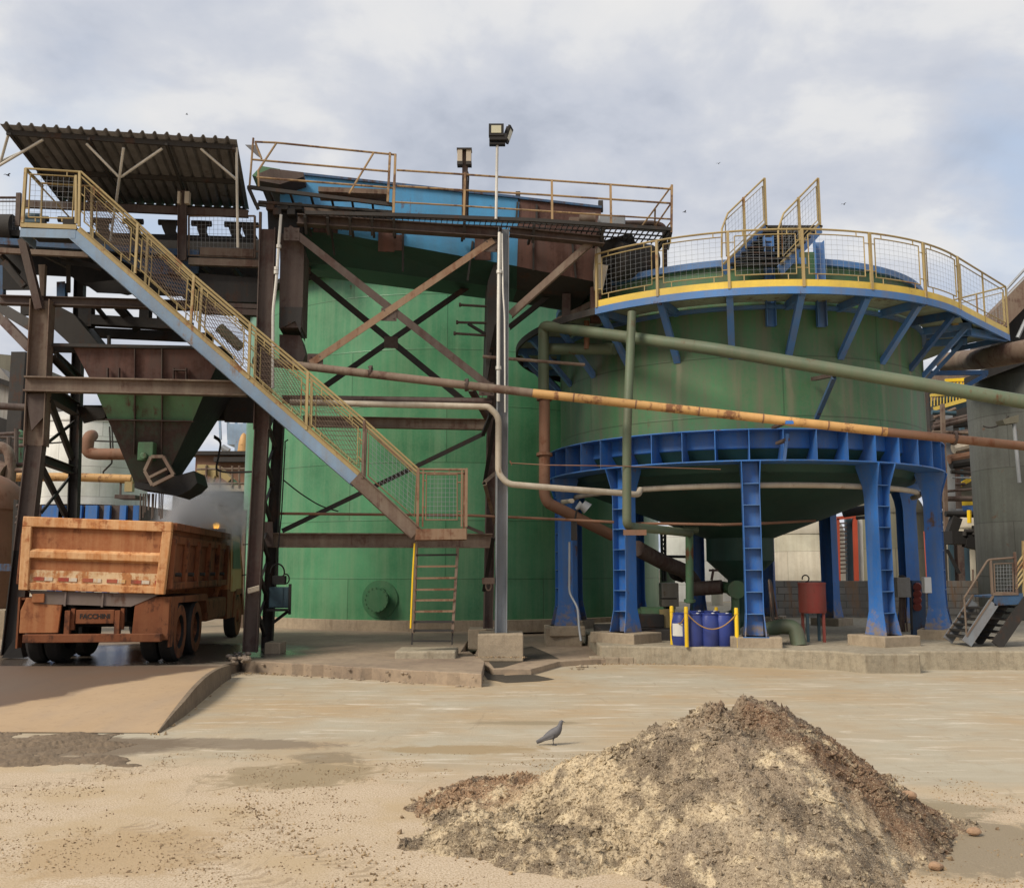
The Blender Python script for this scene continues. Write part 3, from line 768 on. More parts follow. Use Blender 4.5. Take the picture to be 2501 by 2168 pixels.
for j in range(NV):
    for i in range(NU):
        q = j * (NU + 1) + i; f = (q, q + NU + 1, q + NU + 2, q + 1)
        if max(mb.v[k][2] for k in f) > -.01: mb.f.append(f)
tag(mb.build('tyre_mud', P['mud'], smooth=True, ang=180), label='dark ridged tyre mud pressed onto the foot of the ramp', cat='mud', kind='stuff')
def rock(c, r, label, mat, seed):
    rs = random.Random(seed); m_ = MB(); m_.ball(c, r, (1.35, 1, .75), 10, 7)
    m_.v = [tuple(V(c) + (V(v) - V(c)) * (1 + .22 * noise.noise(V(v) * (1.1 / r) + V((seed, 0, 0))))) for v in m_.v]
    return tag(m_.build('stone', mat, smooth=True, ang=30), label, 'stone')
P['stone'] = concrete('tan_lump', (0.34, 0.215, 0.13), stain=.4)
p = gp(zone(950, 1650, .7504)(1905, 520)); rock(p + V((0, 0, .03)), .036, 'tan stone lying alone on the damp patch right of the pile', P['stone'], 3)
p = gp(zone(950, 1650, .7504)(1780, 632)); rock(p + V((0, 0, .025)), .034, 'reddish lump lying at the front right foot of the pile', P['stone'], 8)
p = gp(zone(950, 1650, .7504)(1660, 400), .2); rock(V((2.70, 6.80, pile_h(2.70, 6.80) + .015)), .040, 'pale orange lump stuck halfway down the right slope of the pile', P['stone'], 12)

# ------------------------------------------------------------------ pigeon
def feather_mat():
    m, t, b = nt('slate_grey_feathers')
    p = pos(t); n = noi(t, p, 40, 5, .6)
    sp = t.nodes.new('ShaderNodeSeparateXYZ'); t.links.new(p, sp.inputs[0])
    t.links.new(mix(t, n, (0.075, 0.072, 0.078), (0.15, 0.145, 0.15)), b.inputs['Base Color']); b.inputs['Roughness'].default_value = .7
    bump(t, b, n, .3, .004)
    return m
P['feather'] = feather_mat()
pf = gp((1348, 1819))
pg = thing('pigeon', 'grey pigeon standing upright on the yard left of the husk pile', 'bird', pf)
sc = pf.y * (58 / 2350.) / .262
def pv(x, z, y=0): return V((x * sc, y * sc, z * sc))
mb = LMB()
spine = [(-.165, .030, .006, .018), (-.125, .048, .010, .024), (-.085, .068, .022, .026), (-.05, .088, .038, .038), (-.01, .108, .048, .050), (.03, .128, .050, .054), (.06, .152, .044, .047), (.078, .178, .033, .035), (.088, .202, .023, .025), (.094, .222, .0205, .022), (.100, .238, .021, .022), (.110, .248, .017, .016), (.120, .246, .009, .008), (.128, .243, .0045, .0045), (.142, .236, .0015, .0015)]
n = 14; base = 0
for i, (x, z, ry, rz) in enumerate(spine):
    a = V(spine[max(0, i - 1)][:2]) if False else None
    x0, z0 = spine[max(0, i - 1)][:2]; x1, z1 = spine[min(len(spine) - 1, i + 1)][:2]
    t = V((x1 - x0, 0, z1 - z0)).normalized(); up = V((-t.z, 0, t.x))
    for j in range(n):
        th = 2 * math.pi * j / n
        mb.v.append(tuple(pv(x, z) + (V((0, 1, 0)) * (ry * math.cos(th)) + up * (rz * math.sin(th))) * sc))
for i in range(len(spine) - 1):
    for j in range(n):
        mb.f.append((i * n + j, i * n + (j + 1) % n, (i + 1) * n + (j + 1) % n, (i + 1) * n + j))
mb.f.append(tuple(reversed(range(n)))); mb.f.append(tuple((len(spine) - 1) * n + j for j in range(n)))
for sy in (-1, 1):
    mb.tube([pv(.022, .085, sy * .02), pv(.012, .045, sy * .022), pv(.018, .006, sy * .022)], [.010 * sc, .0045 * sc, .0035 * sc], 6)
    for dx, dy in ((.035, 0), (.028, .014), (.028, -.014), (-.018, 0)):
        mb.tube([pv(.018, .006, sy * .022), pv(.018 + dx, .003, sy * .022 + dy)], [.003 * sc, .0018 * sc], 5)
body = mb.build('body', P['feather'], pg, smooth=True, ang=180)
for sy in (-1, 1):
    mb = LMB()
    pts = [(.052, .135, .030), (.02, .115, .050), (-.04, .085, .045), (-.10, .058, .026), (-.155, .036, .010)]
    lo_ = [(.045, .105, .034), (.01, .085, .050), (-.04, .064, .044), (-.09, .048, .026), (-.155, .030, .010)]
    for a, b in ((0, 1), (1, 2), (2, 3), (3, 4)):
        mb.poly([pv(pts[a][0], pts[a][1], sy * (pts[a][2] + .006)), pv(pts[b][0], pts[b][1], sy * (pts[b][2] + .006)), pv(lo_[b][0], lo_[b][1], sy * (lo_[b][2] + .004)), pv(lo_[a][0], lo_[a][1], sy * (lo_[a][2] + .004))])
    mb.build('wing', P['feather'], pg, smooth=True, ang=180)
    mb = LMB(); mb.ball(pv(.106, .2455, sy * .0165), .0032 * sc, n=6, m=4); mb.build('eye', P['window'], pg)
# ------------------------------------------------------------------ tall green tank
T1 = V((-1.98, 32.5, 0)); R1 = 6.83
t1 = thing('storage_tank', 'tall pale green cylindrical storage tank standing behind the rusty steel tower', 'tank', (T1.x, T1.y, .2))
ZT1 = 10.05
MB().lathe([(R1, .46), (R1, ZT1)], T1, 128, uv=True).build('shell', P['green1'], t1)
mb = MB(); mb.lathe([(R1 + .08, ZT1 - .02), (R1 + .08, ZT1 + .05), (R1 - .02, ZT1 + .06), (.3, ZT1 + .75), (0, ZT1 + .75)], T1, 96)
mb.build('roof', P['green1'], t1)
mb = MB(); mb.ring(R1 + .02, R1 + .42, ZT1 - .02, ZT1 + .10, T1, 96); mb.build('rim_walkway', P['black'], t1)
mb = MB(); mb.ring(6.0, 7.02, .15, .47, T1, 96); mb.build('foundation_ring', P['conc'], t1, smooth=True)
pm = at((925, 1463), 25.75)
dn = (T1 - V((pm.x, pm.y, 0))); ang = math.atan2(pm.y - T1.y, pm.x - T1.x)
dirv = V((math.cos(ang), math.sin(ang), 0)); pc = T1 + dirv * R1 + V((0, 0, pm.z))
mb = MB(); mb.lathe([(.30, -.05), (.50, -.05), (.50, .022), (.30, .03)], pc, 40, axis=dirv); mb.build('reinforcing_pad', P['green1'], t1)
mh = MB(); mh.lathe([(.26, -.1), (.26, .22), (.33, .22), (.33, .30), (.0, .30)], pc, 40, axis=dirv)
for k in range(16):
    a = 2 * math.pi * k / 16
    ay = dirv.cross(V((0, 0, 1)))
    q = pc + ay * .30 * math.cos(a) + V((0, 0, .30 * math.sin(a))) + dirv * .30
    mh.tube([q - dirv * .02, q + dirv * .02], .014, 6)
mh.build('manhole', P['green1'], t1)
# gauge rods and brackets clipped to its skin, small catwalk at the top edge
def on1(u, v, rr=R1):
    d = ray((u, v)); d2 = V((d.x, d.y)); o = V((EYE.x - T1.x, EYE.y - T1.y))
    a_ = d2.dot(d2); b_ = 2 * o.dot(d2); c_ = o.dot(o) - rr * rr
    t = (-b_ - math.sqrt(b_ * b_ - 4 * a_ * c_)) / (2 * a_)
    return EYE + d * t
cw = thing('catwalk', 'short dark catwalk section jutting from the top of the tall green tank', 'catwalk', on1(790, 690))
mb = MB()
pp = [on1(740, 655, R1 + .1), on1(812, 660, R1 + .1), on1(812, 660, R1 + .1) + V((.05, -1.1, 0)), on1(740, 655, R1 + .1) + V((.05, -1.1, 0))]
mb.bar(pp[0], pp[1], .06, .1); mb.bar(pp[3], pp[2], .06, .1); mb.bar(pp[1], pp[2], .06, .12)
for t in (.25, .5, .75): mb.bar(pp[0].lerp(pp[3], t), pp[1].lerp(pp[2], t), .05, .06)
mb.build('deck_frame', P['dark'], cw)
mb = MB(); mb.bar(pp[1] + V((.04, 0, .02)), pp[2] + V((.04, 0, .02)), .03, .12); mb.build('toe_plate', P['yellow'], cw)

# ------------------------------------------------------------------ conical tank on blue legs
T2 = V((5.39, 22.9, 0)); RS = 4.21; RG = 4.55; ZG0, ZG1, ZR = 3.87, 4.5, 7.98
t2 = thing('conical_tank', 'wide dark green tank with conical bottom raised on a bright blue ring of legs', 'tank', (T2.x, T2.y, KZ))
FA = math.atan2(-T2.y, -T2.x)                     # direction from the tank to the yard side
def pa(phi):                                      # phi 0 faces the yard, positive to the right
    return FA + R(phi)
def on2(phi, r, z):
    a = pa(phi); return V((T2.x + r * math.cos(a), T2.y + r * math.sin(a), z))
def rdir(phi): a = pa(phi); return V((math.cos(a), math.sin(a), 0))
def tdir(phi): a = pa(phi); return V((-math.sin(a), math.cos(a), 0))
mb = MB(); mb.lathe([(RS, ZG1 - .1), (RS, ZR - .12)], T2, 144, uv=True); mb.build('shell', P['green2'], t2)
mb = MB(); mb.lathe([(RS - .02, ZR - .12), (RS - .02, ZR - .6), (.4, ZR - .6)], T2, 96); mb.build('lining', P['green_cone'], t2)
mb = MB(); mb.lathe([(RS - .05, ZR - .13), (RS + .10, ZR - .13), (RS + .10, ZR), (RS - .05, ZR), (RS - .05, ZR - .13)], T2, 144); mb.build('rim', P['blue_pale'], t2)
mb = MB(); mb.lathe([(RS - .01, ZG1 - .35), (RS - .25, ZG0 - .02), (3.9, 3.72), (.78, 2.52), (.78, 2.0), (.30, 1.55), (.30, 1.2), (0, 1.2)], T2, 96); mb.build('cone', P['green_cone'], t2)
gd = MB()
gd.ring(RS - .12, RG, ZG1 - .02, ZG1, T2, 132)
gd.ring(RS - .35, RG, ZG0, ZG0 + .025, T2, 132)
gd.lathe([(RS + .005, ZG1 - .02), (RS + .005, ZG0 + .30), (RS - .30, ZG0 + .02)], T2, 132)
girder = gd.build('ring_girder', P['blue'], t2)
NS = 44
for k in range(NS):
    ph = 360 * k / NS + 3
    m_ = MB()
    r_, t_ = rdir(ph), tdir(ph)
    pts = [on2(ph, RG - .006, ZG1 - .022), on2(ph, RG - .006, ZG0 + .027), on2(ph, RS - .26, ZG0 + .027), on2(ph, RS + .01, ZG0 + .30), on2(ph, RS + .01, ZG1 - .022)]
    m_.prism([p - t_ * .007 for p in pts], t_ * .014)
    m_.build('stiffener', P['blue'], girder, smooth=False)
leg_phis = [3.2, 39, 74, 111, 147, -33, -68, -103, -139, -164, 170]
def leg(ph, ri=RS):
    m_ = MB(); r_, t_ = rdir(ph), tdir(ph)
    rc = RG - .30; z0 = KZ + .2; z1 = ZG0; w = .168; dep = .17
    # two flared side plates, a web and the rungs between them
    for sg in (-1, 1):
        prof = [(-dep - .10, z0), (dep + .10, z0), (dep + .01, z0 + .45), (dep, z0 + .7), (dep, z1 - .62), (dep + .03, z1 - .42), (dep + .15, z1 - .001), (-dep - .15, z1 - .001), (-dep - .03, z1 - .42), (-dep, z1 - .62), (-dep, z0 + .7), (-dep - .01, z0 + .45)]
        def off(z):
            fb = max(0, (z0 + .45 - z) / .45) * .035; ft = max(0, (z - (z1 - .5)) / .5) * .06
            return w + fb + (ft if abs(ph) > 20 else ft * .3)
        i0 = len(m_.v)
        for (rr, z) in prof: m_.v.append(tuple(on2(ph, rc + rr, z) + t_ * (sg * off(z))))
        for (rr, z) in prof: m_.v.append(tuple(on2(ph, rc + rr, z) + t_ * (sg * (off(z) - .016))))
        n_ = len(prof)
        m_.f.append(tuple(i0 + k for k in range(n_))); m_.f.append(tuple(i0 + n_ + k for k in reversed(range(n_))))
        for k in range(n_):
            k2 = (k + 1) % n_; m_.f.append((i0 + k, i0 + n_ + k, i0 + n_ + k2, i0 + k2))
    m_.box(on2(ph, rc, (z0 + z1) / 2), (.014, 2 * w - .03, z1 - z0 - .01), (r_, t_, V((0, 0, 1))))
    lg = m_.build('leg', P['blue'], t2, smooth=False)
    s_ = MB()
    k = 0; z = z0 + .42
    while z < z1 - .1:
        s_.box(on2(ph, rc + dep / 2 + .004, z), (dep - .012, 2 * w - .034, .016), (r_, t_, V((0, 0, 1))))
        z += .415
    tag(s_.build('rungs', P['blue_pale'], lg, smooth=False), kind='stuff')
    b_ = MB(); b_.box(on2(ph, rc, z0 - .008), (2 * dep + .28, 2 * w + .14, .016), (r_, t_, V((0, 0, 1)))); b_.build('base_plate', P['blue_pale'], lg, smooth=False)
    return lg
desc = {3.2: 'wide brown concrete footing beside the yellow posts under the front blue leg', 39: 'concrete footing jutting over the kerb under the flared right front leg', 74: 'concrete footing under the rightmost blue leg',
        111: 'low footing under the rear right leg near the electrical boxes', 147: 'low footing under the dark rear leg right of the red drum', -33: 'long footing under the blue leg right of the grey tower column', -68: 'footing under the leftmost pair of blue legs',
        -103: 'footing half hidden behind the leftmost footing', -139: 'footing at the rear left below the sloping rusty pipe', -164: 'rear footing behind the blue drums', 170: 'rear footing behind the front leg by the hose bundle'}
for ph in leg_phis:
    leg(ph)
    w = {3.2: (.62, .95), 39: (.95, .95), 74: (.8, .75), -33: (.9, 1.15)}.get(ph, (.8, .8))
    m_ = MB(); m_.box(on2(ph, RG - .30, KZ + .09), (w[0], w[1], .22), (rdir(ph), tdir(ph), V((0, 0, 1))))
    tag(m_.build('concrete_footing', P['conc'], None, smooth=False, bevel=.02), desc[ph], 'footing', 'concrete footings under the blue legs')

# walkway ring
ZW = 7.1; RW = 5.27
wk = MB(); wk.ring(RS + .05, RW - .02, ZW - .012, ZW, T2, 120, pa(-150), pa(118))
deck_m = paint('dusty_deck_plate', (0.30, 0.36, 0.27), .3, rough=.75, dirt=.5)
walk = wk.build('walkway', deck_m, t2)
mb = MB(); mb.lathe([(RW - .02, ZW - .15), (RW + .03, ZW - .15), (RW + .03, ZW - .01), (RW - .02, ZW - .01), (RW - .02, ZW - .15)], T2, 120, pa(-31), pa(62)); mb.build('edge_channel', P['blue_pale'], walk)
mb = MB(); mb.lathe([(RW - .02, ZW - .15), (RW + .03, ZW - .15), (RW + .03, ZW - .01), (RW - .02, ZW - .01), (RW - .02, ZW - .15)], T2, 120, pa(-150), pa(-31)); mb.build('edge_channel', P['dark'], walk)  # left stretch of the blue channel, coloured dark to stand in for shade
mb = MB(); mb.ring(RW, RW + .012, ZW - .008, ZW + .13, T2, 120, pa(-31), pa(62)); mb.build('toe_plate', P['yellow_new'], walk)
mb = MB(); mb.ring(RS + .004, RS + .09, ZW - .16, ZW - .09, T2, 120); mb.build('ring_angle', P['blue_pale'], walk)
def brace_unit(ph):
    m_ = MB(); t_ = tdir(ph)
    m_.bar(on2(ph, RS, ZW - .10), on2(ph, RW - .03, ZW - .09), .09, .15)
    m_.bar(on2(ph, RW - .12, ZW - .10), on2(ph, RS - .02, ZW - 1.12), .09, .13, t_)
    m_.build('bracket', P['blue_pale'], walk, smooth=False)
ph_list = [15 * k - .5 for k in range(-9, 5)]
for ph in ph_list + [59.5, 73, 90]: brace_unit(ph)
def rail_panel(m_, q0, q1, q2, q3, fm, r=.016):          # framed mesh infill
    pass
rail = MB()
ztop = ZW + 1.12
segs = [k for k in range(-9, 4) if not (-9 <= k < -9)]
rl = []
n = 80
a0, a1 = -31.0, 59.5
rail.tube([on2(a0 + (a1 - a0) * k / n, RW - .01, ztop) for k in range(n + 1)], .021, 8)
hand = rail.build('handrail', P['yellow'], walk)
rail_list = [p for p in ph_list if p > -32]
for ph in rail_list:
    m_ = MB(); m_.bar(on2(ph, RW + .02, ZW - .02), on2(ph, RW + .02, ztop - .01), .05, .05, rdir(ph)); m_.build('post', P['yellow'], hand, smooth=False)
mesh_all = MB(); frm = MB()
for k in range(len(rail_list) - 1):
    p0, p1 = rail_list[k] + 1.3, rail_list[k + 1] - 1.3
    zt, zb = ztop - .10, ZW + .24
    steps = 6
    loop = [on2(p0 + (p1 - p0) * i / steps, RW, zt) for i in range(steps + 1)] + [on2(p1 + (p0 - p1) * i / steps, RW, zb) for i in range(steps + 1)]
    frm.tube(loop + [loop[0]], .012, 6, False)
    for z in (zt - .12, zb + .12):
        frm.tube([on2(p0, RW, z), on2(rail_list[k], RW + .01, z)], .011, 5); frm.tube([on2(p1, RW, z), on2(rail_list[k + 1], RW + .01, z)], .011, 5)
    for q in (.14, .86):
        pq = p0 + (p1 - p0) * q
        frm.tube([on2(pq, RW, zb), on2(pq, RW + .006, ZW + .12)], .011, 5); frm.tube([on2(pq, RW, zt), on2(pq, RW - .005, ztop)], .011, 5)
    for i in range(1, 10):
        pq = p0 + (p1 - p0) * i / 10
        mesh_all.tube([on2(pq, RW, zb), on2(pq, RW, zt)], 0.0021, 4, False)
    for i in range(1, 8):
        z = zb + (zt - zb) * i / 8
        mesh_all.tube([on2(p0 + (p1 - p0) * j / 4, RW, z) for j in range(5)], 0.0021, 4, False)
frm.build('panel_frame', P['yellow'], hand)
mesh_all.build('wire_mesh', P['grey_steel'], hand)
# spur platform that leaves the ring on the right
qa = on2(59.5, RW, ZW); qc = at(N3(1312, 885), 21.4); qc.z = ZW
qb = on2(100, RW - .1, ZW)
sp = MB(); sp.prism([on2(59.5, RW - .05, ZW), qc, qb, on2(80, RW - .15, ZW)], (0, 0, -.012)); spur = sp.build('spur_deck', deck_m, walk, smooth=False)
mb = MB(); mb.bar(qa, qc, .014, .14, dh=.06); mb.build('toe_plate', P['yellow_new'], spur, smooth=False)
mb = MB(); mb.bar(qa, qc, .05, .14, dh=-.085); mb.bar(qc, qb, .05, .12, dh=-.085); mb.bar(on2(80, RS, ZW), qc.lerp(qa, .3), .08, .12, dh=-.09)
q1 = on2(75, RW - .1, ZW - .1); mb.bar(q1, qc + V((-.1, 0, -.02)), .10, .16, dh=-.08)
mb.build('beam', P['blue_pale'], spur, smooth=False)
up = V((0, 0, 1.12))
for a_, b_ in ((qa, qc), (qc, qb)):
    mb = MB()
    mb.tube([a_ + up, b_ + up], .02, 8)
    for q in (.5, 1.0):
        if a_ is qa or q < 1: mb.tube([a_.lerp(b_, q), a_.lerp(b_, q) + up], .022, 6)
    u0, u1 = a_.lerp(b_, .06), a_.lerp(b_, .94)
    lo_, hi_ = V((0, 0, .24)), V((0, 0, 1.0))
    mb.tube([u0 + lo_, u1 + lo_, u1 + hi_, u0 + hi_, u0 + lo_], .012, 6, False)
    mb.build('handrail', P['yellow'], spur)
mb = MB()
for a_, b_ in ((qa, qc), (qc, qb)):
    u0, u1 = a_.lerp(b_, .06), a_.lerp(b_, .94); mb.grid_mesh(u0 + V((0, 0, .24)), u1 + V((0, 0, .24)), u1 + V((0, 0, 1.)), u0 + V((0, 0, 1.)), 14, 7, 0.0021)
mb.build('wire_mesh', P['grey_steel'], spur)
m_ = MB(); pz = on2(72, RW - .45, ZW)
m_.tube(fillet([pz + V((-.75, .1, .05)), pz + V((-.75, .1, .48)), pz + V((-.1, .0, .50)), pz + V((.12, 0, .45)), pz + V((.12, 0, -.05))], .18), .075, 12)
m_.build('gooseneck_vent', P['yellow'], walk)
# low right bracket
m_ = MB(); b0 = at(N3(360, 1350), 22.4); b1 = at(N3(1060, 1345), 22.0)
m_.channel(b0, b1, .12, .10, .014); m_.bar(b1 + V((-.05, 0, -.05)), at(N3(700, 1560), 22.2), .09, .09); m_.build('bracket', P['blue'], t2, smooth=False)

m_ = MB(); q0, q1 = at((1890, 630), 18.66), at((1990, 630), 18.66); m_.bb(q0.x, q1.x, 18.62, 18.66, ZR - .5, ZR + .12); m_.build('hatch_plate', P['green2'], t2, smooth=False)
# posts and crossing stair over the rim
for (u, vt, vb, q) in ((1876, 578, 796, 0), (1999, 590, 797, 0)):
    Yc = 18.62
    pt = at((u, vt), Yc); pb = V((pt.x, pt.y, at((u, vb), Yc).z))
    m_ = MB(); m_.channel(pb, pt, .13, .19, .014, (1, 0, 0)); m_.build('post', P['blue_pale'], t2, smooth=False)
st = thing('crossing_stair', 'short yellow and blue stair rising over the rim of the conical tank', 'stair', at((1840, 640), 18.6))
Y0, Y1_ = 17.95, 19.1
wv = at((2000, 575), Y1_) - at((1868, 567), Y1_); wv.z = 0; wv.y *= 0
lo_ = at((1766, 661), 18.25)
hi_ = at((1871, 558), Y1_)
for k, nm in ((0, 1), (1, 1)):
    o_ = wv * k
    m_ = MB(); m_.bar(lo_ + o_, hi_ + o_, .03, .20); m_.build('stringer', P['blue_pale'], st, smooth=False)
    m_ = MB(); m_.bar(lo_ + o_ + V((0, 0, .12)), hi_ + o_ + V((0, 0, .12)), .04, .035); m_.build('nosing_strip', P['yellow'], st, smooth=False)
m_ = MB()
for k in range(1, 8):
    c = lo_.lerp(hi_, k / 8) + wv * .5; m_.box(c, (wv.length - .04, .24, .03))
m_.build('treads', P['dark'], st, smooth=False)
land = MB(); hz = hi_ + V((0, .45, .04)); land.box(hz + wv * .5, (wv.length + .1, .95, .04)); land.build('landing', P['dark'], st, smooth=False)
hr = V((0, 0, 1.08))
for k in (0, 1):
    o_ = wv * k
    m_ = MB()
    p_lo, p_hi = lo_ + o_, hi_ + o_
    for q in (.5, 1.0):
        c = p_lo.lerp(p_hi, q); m_.bar(c, c + hr, .05, .05, (0, 1, 0))
    m_.tube([p_lo + V((-.03, -.05, .25)), p_lo + hr * .78, p_lo.lerp(p_hi, .14) + hr * .97, p_hi + hr], .02, 7)
    a_, b_ = p_lo.lerp(p_hi, .08), p_lo.lerp(p_hi, .95)
    l2, h2 = V((0, 0, .22)), V((0, 0, .95))
    hd = m_.build('handrail', P['yellow'], st); m_ = MB(); m_.tube([a_ + l2, b_ + l2, b_ + h2, a_ + h2, a_ + l2], .011, 5, False); m_.build('panel_frame', P['yellow'], hd)
    m_ = MB(); m_.grid_mesh(a_ + l2, b_ + l2, b_ + h2, a_ + h2, 12, 6, 0.0021); m_.build('wire_mesh', P['grey_steel'], hd)

# ------------------------------------------------------------------ under the cone
def pipe(name, pts, r, mat, label, cat='pipe', fil=.2, n=14, flanges=(), group=None, parent=None, extra=None):
    m_ = MB(); fp = fillet(pts, fil) if fil and len(pts) > 2 else [V(p) for p in pts]
    m_.tube(fp, r, n)
    for (i, t) in flanges:
        a_, b_ = V(pts[i]), V(pts[i + 1]); c = a_.lerp(b_, t); d = (b_ - a_).normalized()
        m_.tube([c - d * .03, c + d * .03], r * 1.45, n)
    if extra: extra(m_)
    o = m_.build(name, mat, parent, ang=50)
    if parent is None: tag(o, label, cat, group)
    return o
cp = V((T2.x, T2.y, 0))
pipe('pipe', [at(N5(620, 70), 21.2), at(N5(800, 75), 21.3)], .08, P['green_pipe'], 'short green crossover pipe under the left of the cone', fil=0)
pipe('pipe', [at(N5(-20, 330), 20.6), at(N5(330, 520), 21.6), at(N5(640, 640), 22.4), at(N5(760, 800), 22.8)], .17, P['rust'], 'thick rusty pipe sloping down beneath the conical tank', fil=.3)
pipe('pipe', [at(N5(440, 560), 22.6), at(N5(470, 700), 22.6), at(N5(600, 740), 22.8)], .10, P['black'], 'black hose elbow hanging below the sloping rusty pipe', fil=.2)
pu = thing('pump', 'green centrifugal pump and pipework below the tip of the cone', 'pump', at(N5(1250, 1100), 22.0))
m_ = MB(); c = at(N5(1320, 890), 21.6); m_.tube([c + V((0, .25, 0)), c + V((0, -.12, 0))], .17, 18); m_.tube([c + V((0, -.10, 0)), c + V((0, -.16, 0))], .20, 18)
m_.tube([c + V((0, -.02, 0)), at(N5(1120, 850), 22.2)], .13, 12); m_.build('casing', P['green_pale_pump'], pu)
m_ = MB(); m_.tube([c, V((c.x, c.y, KZ))], .085, 12); m_.build('outlet', P['green_pale_pump'], pu)
m_ = MB(); m_.tube([c + V((-.25, .2, .05)), c + V((-.9, .5, .0))], .16, 12); m_.tube([c + V((-.5, .1, .2)), c + V((-.45, .1, .45))], .03, 8); m_.box(c + V((-.45, .1, .42)), (.2, .05, .05)); m_.build('motor', P['rust'], pu)
pipe('pipe', [V((T2.x, T2.y, 1.3)), V((T2.x, T2.y, .7)), V((T2.x - .5, T2.y - .3, .55))], .24, P['green_cone'], 'dark outlet pipe at the very tip of the green cone', fil=.25)
pb_ = at(M(480, 980), 18.9)
pipe('pipe', [at(M(455, 1000), 19.4), at(M(540, 975), 19.3), at(M(625, 985), 19.2), V((at(M(650, 1100), 19.1).x, 19.1, KZ - .02))], .15, P['green_pipe'], 'green elbow pipe turning into the floor by the front blue leg', fil=.35)
# hose bundle
hb = thing('hose_bundle', 'bundle of brown hoses hanging beside the front blue leg', 'hoses', at(M(470, 800), 19.6))
for k in range(8):
    q = random.uniform(-22, 22); q2 = random.uniform(-26, 26)
    MB().tube(fillet([at(M(462 + q * .5, 690 + random.uniform(-10, 10)), 19.7 + k * .03), at(M(474 + q, 800), 19.6 + k * .03), at(M(494 + q2, 930), 19.6 + k * .03), at(M(520 + q2, 948 + random.uniform(-20, 30)), 19.5 + k * .03)], .5, 4), .021, 7).build('hose', P['rust_light'] if k % 3 else P['dark'], hb)
# red drum on legs
rd = thing('drum_stand', 'small faded red drum vessel on thin legs under the conical tank', 'vessel', at(M(730, 1090), 20.0))
c = at(M(732, 800), 20.0); rr = .66 / 2 * 2 * .5
ztop_, zbot = at(M(732, 708), 20.0).z, at(M(732, 893), 20.0).z
m_ = MB(); rw = (at(M(815, 800), 20.0) - at(M(648, 800), 20.0)).length / 2
m_.lathe([(0, zbot), (rw * .96, zbot), (rw, zbot + .03), (rw, ztop_ - .02), (rw * 1.03, ztop_ - .02), (rw * 1.03, ztop_ + .02), (0, ztop_ + .03)], (c.x, c.y, 0), 36); m_.build('drum', P['red_tank'], rd)
for k in range(4):
    a = R(45 + 90 * k); q = V((c.x + rw * .85 * math.cos(a), c.y + rw * .85 * math.sin(a), zbot)); m_ = MB(); m_.bar(q, V((q.x, q.y, KZ)), .05, .05, (0, 1, 0)); m_.build('leg', P['red_tank'] if k % 2 else P['panel_blue'], rd)
m_ = MB(); hk = V((c.x - .12, c.y, ztop_)); m_.tube([hk + V((.07 * math.cos(t), 0, .10 + .07 * math.sin(t))) for t in [R(d) for d in range(-90, 200, 24)]], .014, 7, False); m_.tube([hk, hk + V((0, 0, .04))], .014, 6); m_.build('lifting_eye', P['dark'], rd)
# blue drums, yellow posts and rope
def drum(q, label, lbl=False, d=.0):
    p = gp(q, KZ); p.y += d
    t = thing('plastic_drum', label, 'drum', p, group='blue plastic drums inside the yellow posts')
    r0 = .215; h = .62
    m_ = LMB(); m_.lathe([(0, 0), (r0 * .86, 0), (r0 * .9, .02), (r0 * .97, .12), (r0, .22), (r0 * 1.0, .34), (r0 * .95, .46), (r0 * .84, .55), (r0 * .80, .585), (r0 * .84, .60), (r0 * .84, h), (r0 * .76, h), (r0 * .74, h - .025), (0, h - .02)], (0, 0, 0), 36)
    m_.build('body', P['barrel'], t)
    for s_ in (-1, 1):
        m_ = LMB(); m_.lathe([(0, h + .01), (.032, h + .01), (.032, h - .03)], (s_ * .09, .02, 0), 14); m_.build('bung', P['paper'] if s_ > 0 else P['barrel'], t)
    if lbl:
        m_ = LMB(); m_.lathe([(r0 * 1.012, .18), (r0 * 1.012, .42)], (0, 0, 0), 8, R(200), R(262)); m_.build('sticker', P['paper'], t)
    return t
drum(N5(800, 1680), 'blue plastic drum just right of the inner left yellow post', d=.32)
drum(N5(1015, 1680), 'blue plastic drum in the middle of the front row with a white bung', d=.32)
drum(N5(1212, 1678), 'blue plastic drum standing next to the inner right yellow post', d=.32)
drum(N5(655, 1672), 'blue plastic drum with a white sticker half behind the left yellow post', True, d=.42)
drum(N5(890, 1650), 'blue plastic drum in the back row, left of the middle', d=.80)
drum(N5(1110, 1650), 'blue plastic drum in the back row, right of the middle', d=.80)
posts = []
for (q, top_, lab, d) in ((N5(495, 1660), N5(498, 1115), 'leftmost yellow post of the drum corral', .30), (N5(672, 1682), N5(662, 1125), 'yellow post standing directly before the stickered drum', .1), (N5(1240, 1640), N5(1235, 1130), 'yellow post standing behind the drums', 1.15), (N5(1365, 1690), N5(1355, 1140), 'rightmost yellow post, closest to the front blue leg', .1)):
    p = gp(q, KZ); p.y += d
    pt = at(top_, p.y)
    m_ = MB(); m_.tube([p, V((p.x, p.y, pt.z - .02)), V((p.x, p.y, pt.z))], [.038, .038, .030], 14)
    m_.tube([V((p.x, p.y, pt.z - .12)), V((p.x, p.y, pt.z - .10))], .043, 14)
    o = m_.build('guard_post', P['yellow_post'], None); tag(o, lab, 'post', 'yellow posts round the drums'); posts.append(V((p.x, p.y, pt.z - .11)))
def sag(a, b, s, n=14):
    return [a.lerp(b, k / n) + V((0, 0, -s * 4 * (k / n) * (1 - k / n))) for k in range(n + 1)]
